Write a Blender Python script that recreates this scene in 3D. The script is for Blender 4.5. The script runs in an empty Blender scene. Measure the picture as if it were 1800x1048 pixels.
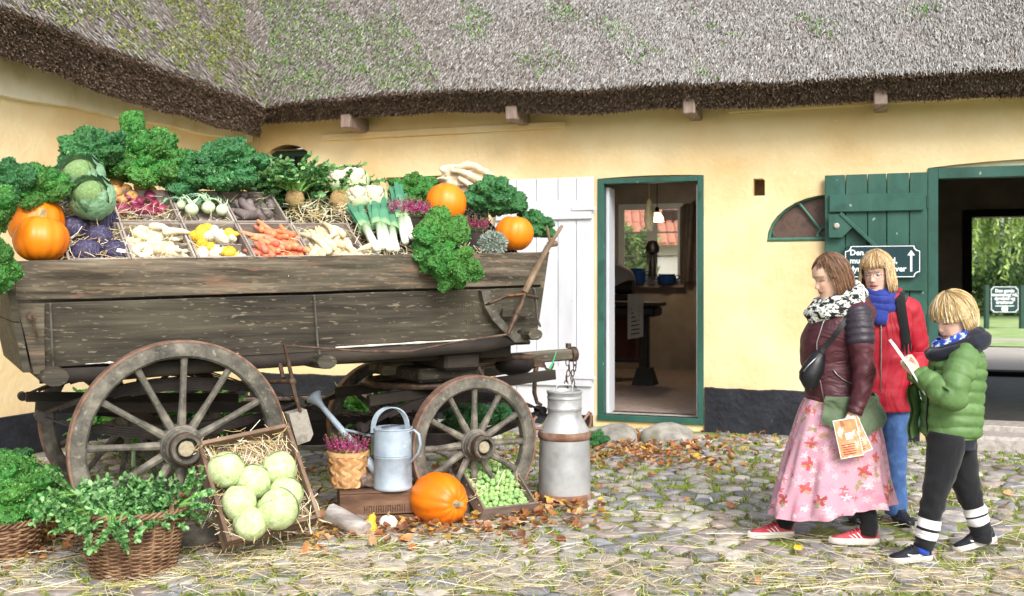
import bpy, bmesh, math, random
import numpy as np
from mathutils import Vector, Matrix, noise
random.seed(7); RNG = np.random.default_rng(7)
SC = bpy.context.scene
COL = SC.collection
pi = math.pi
def R(a): return math.radians(a)

# ------------------------------------------------------------------ camera, sky, sun, exposure
CAMH, F, CX, HY = 1.5, 1800.0, 900.0, 497.0
cd = bpy.data.cameras.new('camera'); cam = bpy.data.objects.new('camera', cd); COL.objects.link(cam)
cam.location = (0, 0, CAMH); cam.rotation_euler = (pi/2, 0, 0)
cd.sensor_width = 36; cd.lens = 36; cd.shift_y = -(524-HY)/1800.0
cd.clip_start = .05; cd.clip_end = 400
cd.dof.use_dof = True; cd.dof.focus_distance = 6.1; cd.dof.aperture_fstop = 3.2
SC.camera = cam
world = bpy.data.worlds.new('World'); SC.world = world; world.use_nodes = True
wn = world.node_tree; wn.nodes.clear()
wo = wn.nodes.new('ShaderNodeOutputWorld'); wb = wn.nodes.new('ShaderNodeBackground')
sky = wn.nodes.new('ShaderNodeTexSky'); sky.sky_type = 'NISHITA'; sky.sun_disc = False
SUN_EL, SUN_AZ = 39, 160           # the veiled sun stands behind the camera and a little to its right
sky.sun_elevation = R(SUN_EL); sky.sun_rotation = R(SUN_AZ)
sky.air_density = 1.0; sky.dust_density = 3.5; sky.ozone_density = 1.0
hs = wn.nodes.new('ShaderNodeHueSaturation'); hs.inputs['Saturation'].default_value = .45
wn.links.new(sky.outputs[0], hs.inputs['Color']); wn.links.new(hs.outputs[0], wb.inputs[0])
wb.inputs[1].default_value = .15; wn.links.new(wb.outputs[0], wo.inputs[0])
sd = bpy.data.lights.new('sun', 'SUN'); sun = bpy.data.objects.new('sun', sd); COL.objects.link(sun)
sd.energy = 1.6; sd.angle = R(24); sd.color = (1, .97, .92)
sv = Vector((math.sin(R(SUN_AZ))*math.cos(R(SUN_EL)), math.cos(R(SUN_AZ))*math.cos(R(SUN_EL)), math.sin(R(SUN_EL))))
sun.rotation_euler = sv.to_track_quat('Z', 'Y').to_euler(); sun.location = (0, 0, 12)
SC.view_settings.view_transform = 'Standard'; SC.view_settings.look = 'None'
SC.view_settings.exposure = .74; SC.view_settings.gamma = 1.0; SC.view_settings.use_curve_mapping = False
SC.render.film_transparent = False
SC.cycles.max_bounces = 10; SC.cycles.diffuse_bounces = 6

# ------------------------------------------------------------------ where things stand
def P(px, py, Y): return Vector(((px-CX)/F*Y, Y, CAMH-(py-HY)/F*Y))
def G(px, py, z=0.0):
    Y = (CAMH-z)*F/(py-HY); return Vector(((px-CX)/F*Y, Y, z))
A_W = R(19.58)
D1 = Vector((math.cos(A_W), -math.sin(A_W), 0)); D2 = Vector((-math.sin(A_W), -math.cos(A_W), 0)); OW = Vector((-3.11, 12.1, 0))
def W(u, v, z): return OW+D1*u+D2*v+Vector((0, 0, z))
def WP(px, py, v=0.0):
    rx = (px-CX)/F; o = OW+D2*v                       # u on the plane at distance v in front of the back wall
    u = (rx*o.y-o.x)/(D1.x-rx*D1.y); Y = o.y+u*D1.y
    return u, CAMH-(py-HY)/F*Y
def LP(px, py, u=0.0):
    rx = (px-CX)/F; o = OW+D1*u
    v = (rx*o.y-o.x)/(D2.x-rx*D2.y); Y = o.y+v*D2.y
    return v, CAMH-(py-HY)/F*Y

# ------------------------------------------------------------------ materials
def hexc(h):
    if not isinstance(h, str): return tuple(h)+((1,) if len(h) == 3 else ())
    h = h.lstrip('#'); c = [int(h[i:i+2], 16)/255 for i in (0, 2, 4)]
    return tuple(x/12.92 if x <= .04045 else ((x+.055)/1.055)**2.4 for x in c)+(1,)
def mat(name, ramp, scale=6, stretch=(1, 1, 1), detail=6, rough=.7, bump=.25, bscale=None, metal=0, rand=0, randh=0,
        spots=(), attr=None, coord='Object', spec=.4, dist=.01, lo=.3, hi=.7, emit=0, transl=0, sheen=0, fold=None):
    m = bpy.data.materials.new(name); m.use_nodes = True; nt = m.node_tree; N = nt.nodes; L = nt.links
    b = N['Principled BSDF']
    tc = N.new('ShaderNodeTexCoord'); mp = N.new('ShaderNodeMapping'); mp.inputs['Scale'].default_value = stretch
    L.new(tc.outputs[coord], mp.inputs[0])
    vec = mp.outputs[0]
    if rand or randh:
        oi = N.new('ShaderNodeObjectInfo'); ad = N.new('ShaderNodeVectorMath'); ad.operation = 'ADD'
        sc = N.new('ShaderNodeVectorMath'); sc.operation = 'SCALE'; sc.inputs['Scale'].default_value = 7
        cb = N.new('ShaderNodeCombineXYZ')
        for i in range(3): L.new(oi.outputs['Random'], cb.inputs[i])
        L.new(cb.outputs[0], sc.inputs[0]); L.new(vec, ad.inputs[0]); L.new(sc.outputs[0], ad.inputs[1]); vec = ad.outputs[0]
    nz = N.new('ShaderNodeTexNoise'); nz.inputs['Scale'].default_value = scale; nz.inputs['Detail'].default_value = detail
    nz.inputs['Roughness'].default_value = .62
    L.new(vec, nz.inputs['Vector'])
    cr = N.new('ShaderNodeValToRGB'); e = cr.color_ramp.elements
    n = len(ramp)
    while len(e) < n: e.new(.5)
    for i, c in enumerate(ramp):
        e[i].position = lo+(hi-lo)*(i/(n-1) if n > 1 else 0); e[i].color = hexc(c)
    L.new(nz.outputs['Fac'], cr.inputs[0]); colo = cr.outputs[0]
    for sp in spots:     # (colour, scale, lo, hi, stretch, amount)
        c, s, l, h = sp[:4]; st = sp[4] if len(sp) > 4 else (1, 1, 1); am = sp[5] if len(sp) > 5 else 1
        mp2 = N.new('ShaderNodeMapping'); mp2.inputs['Scale'].default_value = st; mp2.inputs['Location'].default_value = (3.1*s % 5, 1.7, 4.2)
        L.new(tc.outputs[coord], mp2.inputs[0])
        n2 = N.new('ShaderNodeTexNoise'); n2.inputs['Scale'].default_value = s; n2.inputs['Detail'].default_value = 5; L.new(mp2.outputs[0], n2.inputs['Vector'])
        mr = N.new('ShaderNodeMapRange'); mr.inputs[1].default_value = l; mr.inputs[2].default_value = h; mr.inputs[4].default_value = am
        L.new(n2.outputs['Fac'], mr.inputs[0])
        mx = N.new('ShaderNodeMixRGB'); mx.inputs[2].default_value = hexc(c); L.new(mr.outputs[0], mx.inputs[0]); L.new(colo, mx.inputs[1]); colo = mx.outputs[0]
    if attr:
        at = N.new('ShaderNodeAttribute'); at.attribute_name = attr
        mx = N.new('ShaderNodeMixRGB'); mx.blend_type = 'MULTIPLY'; mx.inputs[0].default_value = 1
        L.new(colo, mx.inputs[1]); L.new(at.outputs['Color'], mx.inputs[2]); colo = mx.outputs[0]
    if rand or randh:
        h2 = N.new('ShaderNodeHueSaturation')
        for inp, amt, c0 in (('Value', rand, 1), ('Hue', randh, .5)):
            if amt:
                mr = N.new('ShaderNodeMapRange'); mr.inputs[3].default_value = c0-amt; mr.inputs[4].default_value = c0+amt
                if inp == 'Hue':
                    ml = N.new('ShaderNodeMath'); ml.operation = 'FRACT'; m3 = N.new('ShaderNodeMath'); m3.operation = 'MULTIPLY'; m3.inputs[1].default_value = 13.7
                    L.new(oi.outputs['Random'], m3.inputs[0]); L.new(m3.outputs[0], ml.inputs[0]); L.new(ml.outputs[0], mr.inputs[0])
                else: L.new(oi.outputs['Random'], mr.inputs[0])
                L.new(mr.outputs[0], h2.inputs[inp])
        L.new(colo, h2.inputs['Color']); colo = h2.outputs[0]
    L.new(colo, b.inputs['Base Color'])
    b.inputs['Roughness'].default_value = rough; b.inputs['Metallic'].default_value = metal
    b.inputs['Specular IOR Level'].default_value = spec
    if sheen: b.inputs['Sheen Weight'].default_value = sheen
    if bump:
        src = nz.outputs['Fac']
        if bscale:
            n3 = N.new('ShaderNodeTexNoise'); n3.inputs['Scale'].default_value = bscale; n3.inputs['Detail'].default_value = 5; L.new(vec, n3.inputs['Vector']); src = n3.outputs['Fac']
        bp = N.new('ShaderNodeBump'); bp.inputs['Strength'].default_value = bump; bp.inputs['Distance'].default_value = dist
        L.new(src, bp.inputs['Height']); L.new(bp.outputs[0], b.inputs['Normal'])
        if fold:
            mf = N.new('ShaderNodeMapping'); mf.inputs['Scale'].default_value = fold[3] if len(fold) > 3 else (1, 1, 1.6); L.new(tc.outputs[coord], mf.inputs[0])
            nf = N.new('ShaderNodeTexNoise'); nf.inputs['Scale'].default_value = fold[0]; nf.inputs['Detail'].default_value = 2; nf.inputs['Distortion'].default_value = 1.6; L.new(mf.outputs[0], nf.inputs['Vector'])
            bf = N.new('ShaderNodeBump'); bf.inputs['Strength'].default_value = fold[1]; bf.inputs['Distance'].default_value = fold[2]; L.new(nf.outputs['Fac'], bf.inputs['Height']); L.new(bf.outputs[0], bp.inputs['Normal'])
    if emit:
        L.new(colo, b.inputs['Emission Color']); b.inputs['Emission Strength'].default_value = emit
    if transl:
        out = N['Material Output']; tr = N.new('ShaderNodeBsdfTranslucent'); ms = N.new('ShaderNodeMixShader'); ms.inputs[0].default_value = transl
        L.new(colo, tr.inputs[0]); L.new(b.outputs[0], ms.inputs[1]); L.new(tr.outputs[0], ms.inputs[2]); L.new(ms.outputs[0], out.inputs[0])
    return m

# ------------------------------------------------------------------ mesh builders
WM = {}
def frames(pts):
    pts = [Vector(p) for p in pts]; out = []; n = len(pts); up = None
    for i, p in enumerate(pts):
        t = (pts[min(i+1, n-1)]-pts[max(i-1, 0)])
        t = t.normalized() if t.length > 1e-9 else Vector((0, 0, 1))
        if up is None:
            a = Vector((0, 0, 1)) if abs(t.z) < .9 else Vector((1, 0, 0)); x = a.cross(t).normalized()
        else:
            x = (up-t*up.dot(t)); x = x.normalized() if x.length > 1e-6 else t.orthogonal().normalized()
        up = x; out.append((p, x, t.cross(x), t))
    return out
class MB:
    def __init__(s): s.v = []; s.f = []; s.m = []
    def add(s, vs, fs, mi=0, M=None):
        o = len(s.v)
        s.v += [tuple(M @ Vector(p)) if M else tuple(p) for p in vs]
        s.f += [tuple(o+i for i in f) for f in fs]; s.m += [mi]*len(fs); return s
    def box(s, c, size, M=None, b=0.0, mi=0):
        hx, hy, hz = [x/2 for x in size]; b = min(b, hx*.45, hy*.45, hz*.45); T = Matrix.Translation(c)
        if M is not None: T = T @ M.to_4x4()
        if b <= 0:
            vs = [(x, y, z) for x in (-hx, hx) for y in (-hy, hy) for z in (-hz, hz)]
            return s.add(vs, [(0, 1, 3, 2), (4, 6, 7, 5), (0, 4, 5, 1), (2, 3, 7, 6), (0, 2, 6, 4), (1, 5, 7, 3)], mi, T)
        bm = bmesh.new(); bmesh.ops.create_cube(bm, size=1)
        for v in bm.verts: v.co = Vector((v.co.x*2*hx, v.co.y*2*hy, v.co.z*2*hz))
        bmesh.ops.bevel(bm, geom=bm.edges[:], offset=b, segments=1, affect='EDGES')
        bm.verts.index_update(); vs = [v.co.copy() for v in bm.verts]; fs = [[v.index for v in f.verts] for f in bm.faces]; bm.free()
        return s.add(vs, fs, mi, T)
    def beam(s, a, b_, w, h, up=(0, 0, 1), bev=.004, mi=0, ext=0):
        a = Vector(a); b_ = Vector(b_); d = b_-a; x = d.normalized(); u = Vector(up); y = u.cross(x).normalized(); z = x.cross(y)
        M = Matrix((x, y, z)).transposed()
        return s.box((a+b_)/2, (d.length+ext, w, h), M, bev, mi)
    def loft(s, rings, caps=True, closed=True, mi=0):
        o = len(s.v); n = len(rings[0])
        for r in rings: s.v += [tuple(p) for p in r]
        k = n if closed else n-1
        for i in range(len(rings)-1):
            for j in range(k):
                a = o+i*n+j; b = o+i*n+(j+1) % n; s.f.append((a, b, b+n, a+n)); s.m.append(mi)
        if caps and closed:
            s.f.append(tuple(o+j for j in reversed(range(n)))); s.m.append(mi)
            e = o+(len(rings)-1)*n; s.f.append(tuple(e+j for j in range(n))); s.m.append(mi)
        return s
    def tube(s, pts, rad, n=8, flat=1.0, mi=0, caps=True):
        fr = frames(pts); rings = []
        for i, (p, x, y, t) in enumerate(fr):
            r = rad[i] if isinstance(rad, (list, tuple)) else rad
            rings.append([p+x*(r*math.cos(2*pi*k/n))+y*(r*flat*math.sin(2*pi*k/n)) for k in range(n)])
        return s.loft(rings, caps, True, mi)
    def lathe(s, prof, n=24, M=None, mi=0):
        rings = [[Vector((r*math.cos(2*pi*k/n), r*math.sin(2*pi*k/n), z)) for k in range(n)] for r, z in prof]
        if M is not None: rings = [[M @ p for p in r] for r in rings]
        return s.loft(rings, True, True, mi)
    def ball(s, c, r, n=16, m=10, M=None, mi=0, fn=None):
        if not isinstance(r, (tuple, list)): r = (r, r, r)
        rings = []
        for i in range(1, m):
            th = pi*i/m
            ring = []
            for k in range(n):
                ph = 2*pi*k/n; d = Vector((math.sin(th)*math.cos(ph), math.sin(th)*math.sin(ph), -math.cos(th)))
                q = fn(d, th, ph) if fn else d
                ring.append(Vector((q.x*r[0], q.y*r[1], q.z*r[2])))
            rings.append(ring)
        T = Matrix.Translation(c)
        if M is not None: T = T @ M.to_4x4()
        rings = [[T @ p for p in rr] for rr in rings]
        return s.loft(rings, True, True, mi)
    def poly(s, pts, thick, mi=0):
        """flat outline pts (Vectors) given thickness by vector thick"""
        n = len(pts); t = Vector(thick); vs = [Vector(p) for p in pts]+[Vector(p)+t for p in pts]
        fs = [tuple(range(n)), tuple(reversed(range(n, 2*n)))]+[(i, (i+1) % n, n+(i+1) % n, n+i) for i in range(n)]
        fs[2:] = [tuple(reversed(f)) for f in fs[2:]]
        return s.add(vs, fs, mi)
    def grid(s, fn, nu, nv, mi=0, closed=False):
        o = len(s.v)
        for i in range(nu+1):
            for j in range(nv+1): s.v.append(tuple(fn(i/nu, j/nv)))
        for i in range(nu):
            for j in range(nv):
                a = o+i*(nv+1)+j; s.f.append((a, a+1, a+nv+2, a+nv+1)); s.m.append(mi)
        return s
    def mesh(s, name, mats, smooth=35, M=None):
        me = bpy.data.meshes.new(name)
        v = [tuple(M @ Vector(p)) for p in s.v] if M is not None else s.v
        me.from_pydata(v, [], s.f)
        mats = mats if isinstance(mats, (list, tuple)) else [mats]
        for m in mats: me.materials.append(m)
        if len(mats) > 1: me.polygons.foreach_set('material_index', s.m)
        bm = bmesh.new(); bm.from_mesh(me); bmesh.ops.recalc_face_normals(bm, faces=bm.faces[:]); bm.to_mesh(me); bm.free()
        if smooth:
            me.polygons.foreach_set('use_smooth', [True]*len(me.polygons))
            if smooth < 180: me.set_sharp_from_angle(angle=R(smooth))
        me.update(); return me
def tag(o, label=None, cat=None, group=None, kind=None):
    for k, x in (('label', label), ('category', cat), ('group', group), ('kind', kind)):
        if x: o[k] = x
    return o
def link(name, data, parent=None, Mw=None):
    o = bpy.data.objects.new(name, data); COL.objects.link(o)
    Mw = Mw if Mw is not None else (WM[parent.name] if parent else Matrix())
    if parent: o.parent = parent; o.matrix_local = WM[parent.name].inverted() @ Mw
    else: o.matrix_world = Mw
    WM[o.name] = Mw.copy(); return o
def empty(name, loc, rz=0, label=None, cat=None, group=None, kind=None, M=None):
    return tag(link(name, None, None, M if M is not None else Matrix.Translation(loc) @ Matrix.Rotation(rz, 4, 'Z')), label, cat, group, kind)
def build(mb, name, mats, parent=None, smooth=35, label=None, cat=None, group=None, kind=None, local=False, origin=None):
    """mb holds world coordinates (or the parent's own when local); a mesh object of its own comes out"""
    if parent:
        Mw = WM[parent.name]
        me = mb.mesh(name, mats, smooth, None if local else Mw.inverted()); o = link(name, me, parent)
    else:
        if origin is None:
            a = np.array(mb.v); origin = ((a[:, 0].min()+a[:, 0].max())/2, (a[:, 1].min()+a[:, 1].max())/2, a[:, 2].min())
        T = Matrix.Translation(origin); me = mb.mesh(name, mats, smooth, T.inverted()); o = link(name, me, None, T)
    return tag(o, label, cat, group, kind)
def place(me, name, Mw, parent=None, label=None, cat=None, group=None, kind=None):
    return tag(link(name, me, parent, Mw), label, cat, group, kind)
def clone(o, Mw, label=None, group=None, parent=None):
    M0 = WM[o.name]; c = o.copy(); COL.objects.link(c); c.parent = parent
    if parent: c.matrix_local = WM[parent.name].inverted() @ Mw
    else: c.matrix_world = Mw
    WM[c.name] = Mw.copy()
    if label: c['label'] = label
    if group: c['group'] = group
    for ch in list(o.children): clone(ch, Mw @ M0.inverted() @ WM[ch.name], parent=c)
    return c
def TRS(loc, rx=0, ry=0, rz=0, s=1):
    S = Matrix.Diagonal((s, s, s, 1)) if not isinstance(s, (tuple, list)) else Matrix.Diagonal(tuple(s)+(1,))
    return Matrix.Translation(loc) @ Matrix.Rotation(rz, 4, 'Z') @ Matrix.Rotation(ry, 4, 'Y') @ Matrix.Rotation(rx, 4, 'X') @ S
def np_obj(name, V, Fa, m, parent=None, col=None, label=None, cat=None, group=None, kind=None, smooth=False, mats_idx=None):
    """many small faces at once: V (n,3) world, Fa (k,3|4)"""
    V = np.asarray(V, dtype=np.float64)
    if parent:
        Mi = np.array(WM[parent.name].inverted()); V = V @ Mi[:3, :3].T+Mi[:3, 3]
    me = bpy.data.meshes.new(name); k = Fa.shape[1]
    me.vertices.add(len(V)); me.vertices.foreach_set('co', V.astype(np.float32).ravel())
    me.loops.add(Fa.size); me.loops.foreach_set('vertex_index', Fa.astype(np.int32).ravel())
    me.polygons.add(len(Fa)); me.polygons.foreach_set('loop_start', np.arange(0, Fa.size, k, dtype=np.int32))
    me.polygons.foreach_set('loop_total', np.full(len(Fa), k, dtype=np.int32))
    for x in (m if isinstance(m, (list, tuple)) else [m]): me.materials.append(x)
    if mats_idx is not None: me.polygons.foreach_set('material_index', mats_idx.astype(np.int32))
    if smooth: me.polygons.foreach_set('use_smooth', np.ones(len(Fa), dtype=bool))
    me.update(calc_edges=True)
    if col is not None:
        a = me.color_attributes.new('col', 'FLOAT_COLOR', 'POINT')
        c4 = np.ones((len(V), 4), dtype=np.float32); c4[:, :3] = col; a.data.foreach_set('color', c4.ravel())
    return tag(link(name, me, parent), label, cat, group, kind)
def blades(base, dirv, side, length, width, lift=None, taper=.35, segs=1):
    """quads from base along dirv; all (n,3); returns V, F"""
    n = len(base); length = np.broadcast_to(np.asarray(length), (n,))[:, None]; width = np.broadcast_to(np.asarray(width), (n,))[:, None]
    lift = np.zeros((n, 3)) if lift is None else lift
    L = []
    for i in range(segs+1):
        t = i/segs; c = base+dirv*length*t+lift*(t*t); w = width*(1-(1-taper)*t)/2
        L += [c-side*w, c+side*w]
    V = np.stack(L, 1).reshape(-1, 3); k = 2*(segs+1); o = np.arange(n)[:, None]*k
    Fs = np.concatenate([o+np.array([[2*i, 2*i+1, 2*i+3, 2*i+2]]) for i in range(segs)], 0)
    return V, Fs
def nrm(a): return a/np.maximum(np.linalg.norm(a, axis=1, keepdims=True), 1e-9)
def pnoise(p, s=1.0, o=0): return noise.noise(Vector((p[0]*s+o, p[1]*s+o*1.7, p[2]*s-o)))
# ================================================================== SETTING
def mix_cols(cols, n, jit=.12, w=None):
    c = np.array([hexc(x)[:3] for x in cols]); i = RNG.choice(len(cols), n, p=w)
    return np.clip(c[i]*(1+RNG.normal(0, jit, (n, 1))), 0, 1)
M_plaster = mat('ochre limewash', ['#dcbc88', '#e3cb9c', '#e9d8b0'], 1.3, (1, 1, .8), 7, .9, .35, 20, spots=[('#ecdcb6', 1.1, .42, .7, (1, 1, 1.6), .75), ('#d5a45c', 2.2, .62, .8, (1, 1, .5), .25), ('#b98b4a', 9, .7, .8, (1, 1, .3), .4), ('#f1e8d0', 24, .7, .74, (1, 1, 1), .6), ('#8d7350', 34, .73, .76, (1, 1, 1), .5)], dist=.02)
M_plinth = mat('black tarred plinth', ['#11131a', '#1c1f28', '#2b2e37'], 5, rough=.65, bump=.5, bscale=22, spots=[('#7d7f86', 7, .72, .8, (1, 1, .5), .6)], dist=.02)
M_green = mat('green door paint', ['#24493f', '#2b564b', '#346259'], 3, (1, 1, .3), rough=.5, bump=.15, bscale=14, spots=[('#22463c', 5, .55, .75), ('#42695f', 3, .5, .7, (1, 1, .3), .6), ('#a9b8ae', 26, .7, .74, (1, 1, .6), .8), ('#1d3a32', 18, .68, .74, (1, 1, .3), .7)])
M_greend = mat('dark green paint', ['#1d3b33', '#26483f'], 4, rough=.5, bump=.1)
M_white = mat('white door paint', ['#c2c5ce', '#d0d3da', '#d9dbe0'], 2.5, (1, 1, .3), rough=.55, bump=.15, bscale=12, spots=[('#a0a4ae', 3, .6, .8, (1, 1, .2), .5), ('#8d8a86', 22, .72, .76, (1, 1, .5), .7)])
M_cornice = mat('whitewashed cornice', ['#d9d0b4', '#e6dfc6', '#cfc09a'], 2, rough=.9, bump=.3, bscale=14)
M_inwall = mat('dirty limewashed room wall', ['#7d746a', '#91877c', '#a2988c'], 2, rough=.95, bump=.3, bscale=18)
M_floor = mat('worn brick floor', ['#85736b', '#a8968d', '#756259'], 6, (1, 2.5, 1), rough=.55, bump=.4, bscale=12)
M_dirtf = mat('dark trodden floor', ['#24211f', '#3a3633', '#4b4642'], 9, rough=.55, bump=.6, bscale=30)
M_beam = mat('grey rafter wood', ['#6f6058', '#8d7b72', '#a3928a'], 5, (6, 1, 1), rough=.8)
M_stone = mat('field stone', ['#77746e', '#94918a', '#a9a59c'], 9, rough=.85, bump=.5, bscale=30, rand=.15, spots=[('#6c7048', 6, .6, .75)])
M_granite = mat('granite step', ['#8b8480', '#aaa39d', '#bdb5ae'], 20, rough=.85, bump=.5, bscale=40)
M_glassd = mat('dark window glass', ['#10161a', '#1a2226'], 3, rough=.08, bump=0, spec=.6)
M_reed = mat('weathered reed', ['#d0d0d0', '#ffffff'], 40, rough=.85, bump=0, attr='col')
M_thatch = mat('thatch bed', ['#4e443d', '#746a63', '#958c87'], 30, (1, 1, 1), rough=.95, bump=.9, bscale=55, dist=.04)
M_iron = mat('dark iron', ['#1d1a1a', '#2b2523', '#3b2f2a'], 12, rough=.6, bump=.3, metal=.3)
M_blackfr = mat('black passage frame', ['#1b1917', '#262321'], 5, rough=.95, bump=0)  # black of the far passage door frame and its threshold

# ---------- ground
def sheet(name, pts, m, z, kind='structure', parent=None):
    mb = MB(); mb.add([(p[0], p[1], z) for p in pts], [tuple(range(len(pts)))]); return build(mb, name, m, parent, 0, kind=kind, origin=(0, 0, 0) if not parent else None)
M_ground = mat('mossy courtyard soil', ['#565238', '#75714a', '#8f8b5c'], 7, rough=.95, bump=.8, bscale=40, spots=[('#8a9c42', 3.2, .4, .6), ('#7b6a52', 5, .55, .75)], dist=.03)
ground = sheet('ground', [(-90, -60), (90, -60), (90, 160), (-90, 160)], M_ground, 0)

# ---------- farmhouse: walls with openings
house = empty('farmhouse', tuple(W(2, 0, 0)), 0, 'yellow limewashed farmhouse with thatched roof enclosing the cobbled courtyard', 'building')
def holed(mb, outer, holes, fr, v0, v1, mi=0, mr=0):
    """wall: outline and holes as (u,z) loops on plane v0, reveals to v1"""
    bm = bmesh.new(); es = []
    for lp in [outer]+holes:
        vs = [bm.verts.new((p[0], p[1], 0)) for p in lp]
        es += [bm.edges.new((vs[i], vs[(i+1) % len(vs)])) for i in range(len(vs))]
    bmesh.ops.triangle_fill(bm, edges=es, use_beauty=True); bm.verts.index_update()
    vv = [(v.co.x, v.co.y) for v in bm.verts]; ff = [[v.index for v in f.verts] for f in bm.faces]; bm.free()
    mb.add([fr(u, v0, z) for u, z in vv], ff, mi); mb.add([fr(u, v1, z) for u, z in vv], ff, mi)
    for lp in [outer]+holes:
        n = len(lp); mb.add([fr(u, v0, z) for u, z in lp]+[fr(u, v1, z) for u, z in lp], [(i, (i+1) % n, n+(i+1) % n, n+i) for i in range(n)], mr)
    return mb
def rect(u0, u1, z0, z1): return [(u0, z0), (u1, z0), (u1, z1), (u0, z1)]
def archtop(u0, u1, z0, z1, rise, n=8): return [(u0, z0), (u1, z0)]+[(u1+(u0-u1)*i/n, z1+rise*(1-(2*i/n-1)**2)) for i in range(n+1)]
BW = lambda u, v, z: W(u, v, z)
WT = -.34
dA, dB = (4.25, 5.35), (7.44, 9.5)
sC, sa, sb = 6.57, .605, .45                             # half-round stable window
half = [(sC-sa, 1.9), (sC+sa, 1.9)]+[(sC+sa*math.cos(pi*i/16), 1.905+sb*math.sin(pi*i/16)) for i in range(1, 16)]
openings = [archtop(dA[0], dA[1], .07, 2.583, .016), archtop(dB[0], dB[1], .05, 2.575, .055), archtop(.25, .79, 2.35, 3.02, .09), rect(1.8, 3.03, 1.95, 2.68),
            [(5.83, 2.36), (5.95, 2.36), (5.95, 2.51), (5.93, 2.53), (5.84, 2.53)], half]
mb = MB(); holed(mb, rect(-.3, 12, -.1, 3.5), openings, BW, 0, WT); build(mb, 'wall', M_plaster, house, 0)
LW = lambda v, u, z: W(u, v, z)
mb = MB(); holed(mb, rect(0.002, 9, -.1, 3.55), [], LW, 0, -.34); build(mb, 'wall', M_plaster, house, 0)
mb = MB(); n = 40                                        # plastered cornice under the left eave, slightly wavy
for i in range(n):
    v0, v1 = .02+i*.22, .02+(i+1)*.22
    h0 = 3.155-.02*v0+.012*math.sin(v0*5); h1 = 3.155-.02*v1+.012*math.sin(v1*5)
    mb.add([W(.07, v0, h0), W(.07, v1, h1), W(.1, v1, 3.6), W(.1, v0, 3.6), W(.001, v0, h0-.01), W(.001, v1, h1-.01)], [(0, 1, 2, 3), (4, 5, 1, 0)])
build(mb, 'cornice', M_cornice, house, 60)
for a, b, h in ((0.03, 4.2, .44), (5.36, 7.37, .44), (9.56, 12, .44)):
    mb = MB(); nn = max(8, int((b-a)/.035)); rws = []
    for i in range(nn+1):
        u_ = a+(b-a)*i/nn; t_ = h+.012*noise.noise(Vector((u_*4, 0, 0)))+.006*noise.noise(Vector((u_*22, 3, 0))); q_ = .024+.006*noise.noise(Vector((u_*3, 7, 0)))
        rws.append([W(u_, .001, -.1), W(u_, q_+.006, -.1), W(u_, q_+.004, .02), W(u_, q_, t_*.6), W(u_, q_-.004, t_-.008), W(u_, .001, t_+.004)])
    mb.loft(rws); build(mb, 'plinth', M_plinth, house)
mb = MB(); mb.box(W(.012, 4.5, .13), (.03, 8.9, .46), Matrix.Rotation(-A_W, 3, 'Z'), .006); build(mb, 'plinth', M_plinth, house)
# courtyard wing depth and its rooms
DEP = -5.6
wv = (DEP, DEP-.3)
a0, z0 = WP(1085, 500, DEP); a1, z1 = WP(1200, 356, DEP); FW = (a0, a1, z0, z1)
b0, zb0 = WP(1708, 640, DEP); _, zb1 = WP(1708, 382, DEP)
FD = (b0, b0+1.9, .2, zb1)
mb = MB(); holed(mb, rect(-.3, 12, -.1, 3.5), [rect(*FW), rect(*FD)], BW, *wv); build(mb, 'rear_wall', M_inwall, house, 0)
def panel(mb, p): mb.add(p, [(0, 1, 2, 3)])
for u in (1.2, 6.45, 6.9, 11.2):
    mb = MB(); mb.box(W(u, (WT+DEP)/2, 1.6), (.12, -DEP+WT-.01, 3.3), Matrix.Rotation(-A_W, 3, 'Z')); build(mb, 'partition', M_inwall, house, 0)
mb = MB(); panel(mb, [W(-.3, 0, 3.05), W(12, 0, 3.05), W(12, DEP, 3.05), W(-.3, DEP, 3.05)]); build(mb, 'ceiling', M_inwall, house, 0)
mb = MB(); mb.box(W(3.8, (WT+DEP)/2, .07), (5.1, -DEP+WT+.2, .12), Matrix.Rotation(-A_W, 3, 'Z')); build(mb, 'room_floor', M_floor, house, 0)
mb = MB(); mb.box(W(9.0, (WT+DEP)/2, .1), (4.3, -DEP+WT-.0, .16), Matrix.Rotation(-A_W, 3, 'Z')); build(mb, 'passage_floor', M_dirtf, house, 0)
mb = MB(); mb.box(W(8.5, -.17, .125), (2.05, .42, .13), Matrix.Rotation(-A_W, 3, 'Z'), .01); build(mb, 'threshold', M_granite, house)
mb = MB(); mb.box(W(b0+.95, DEP-.15, .2), (2.1, .36, .09), Matrix.Rotation(-A_W, 3, 'Z'), .01); build(mb, 'threshold', M_blackfr, house)
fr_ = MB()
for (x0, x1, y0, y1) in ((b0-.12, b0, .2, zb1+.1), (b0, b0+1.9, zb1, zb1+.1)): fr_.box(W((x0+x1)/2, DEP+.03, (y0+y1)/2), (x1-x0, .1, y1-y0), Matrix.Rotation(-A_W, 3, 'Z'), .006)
build(fr_, 'passage_door_frame', M_blackfr, house)
RW = Matrix.Rotation(-A_W, 3, 'Z')
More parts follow.
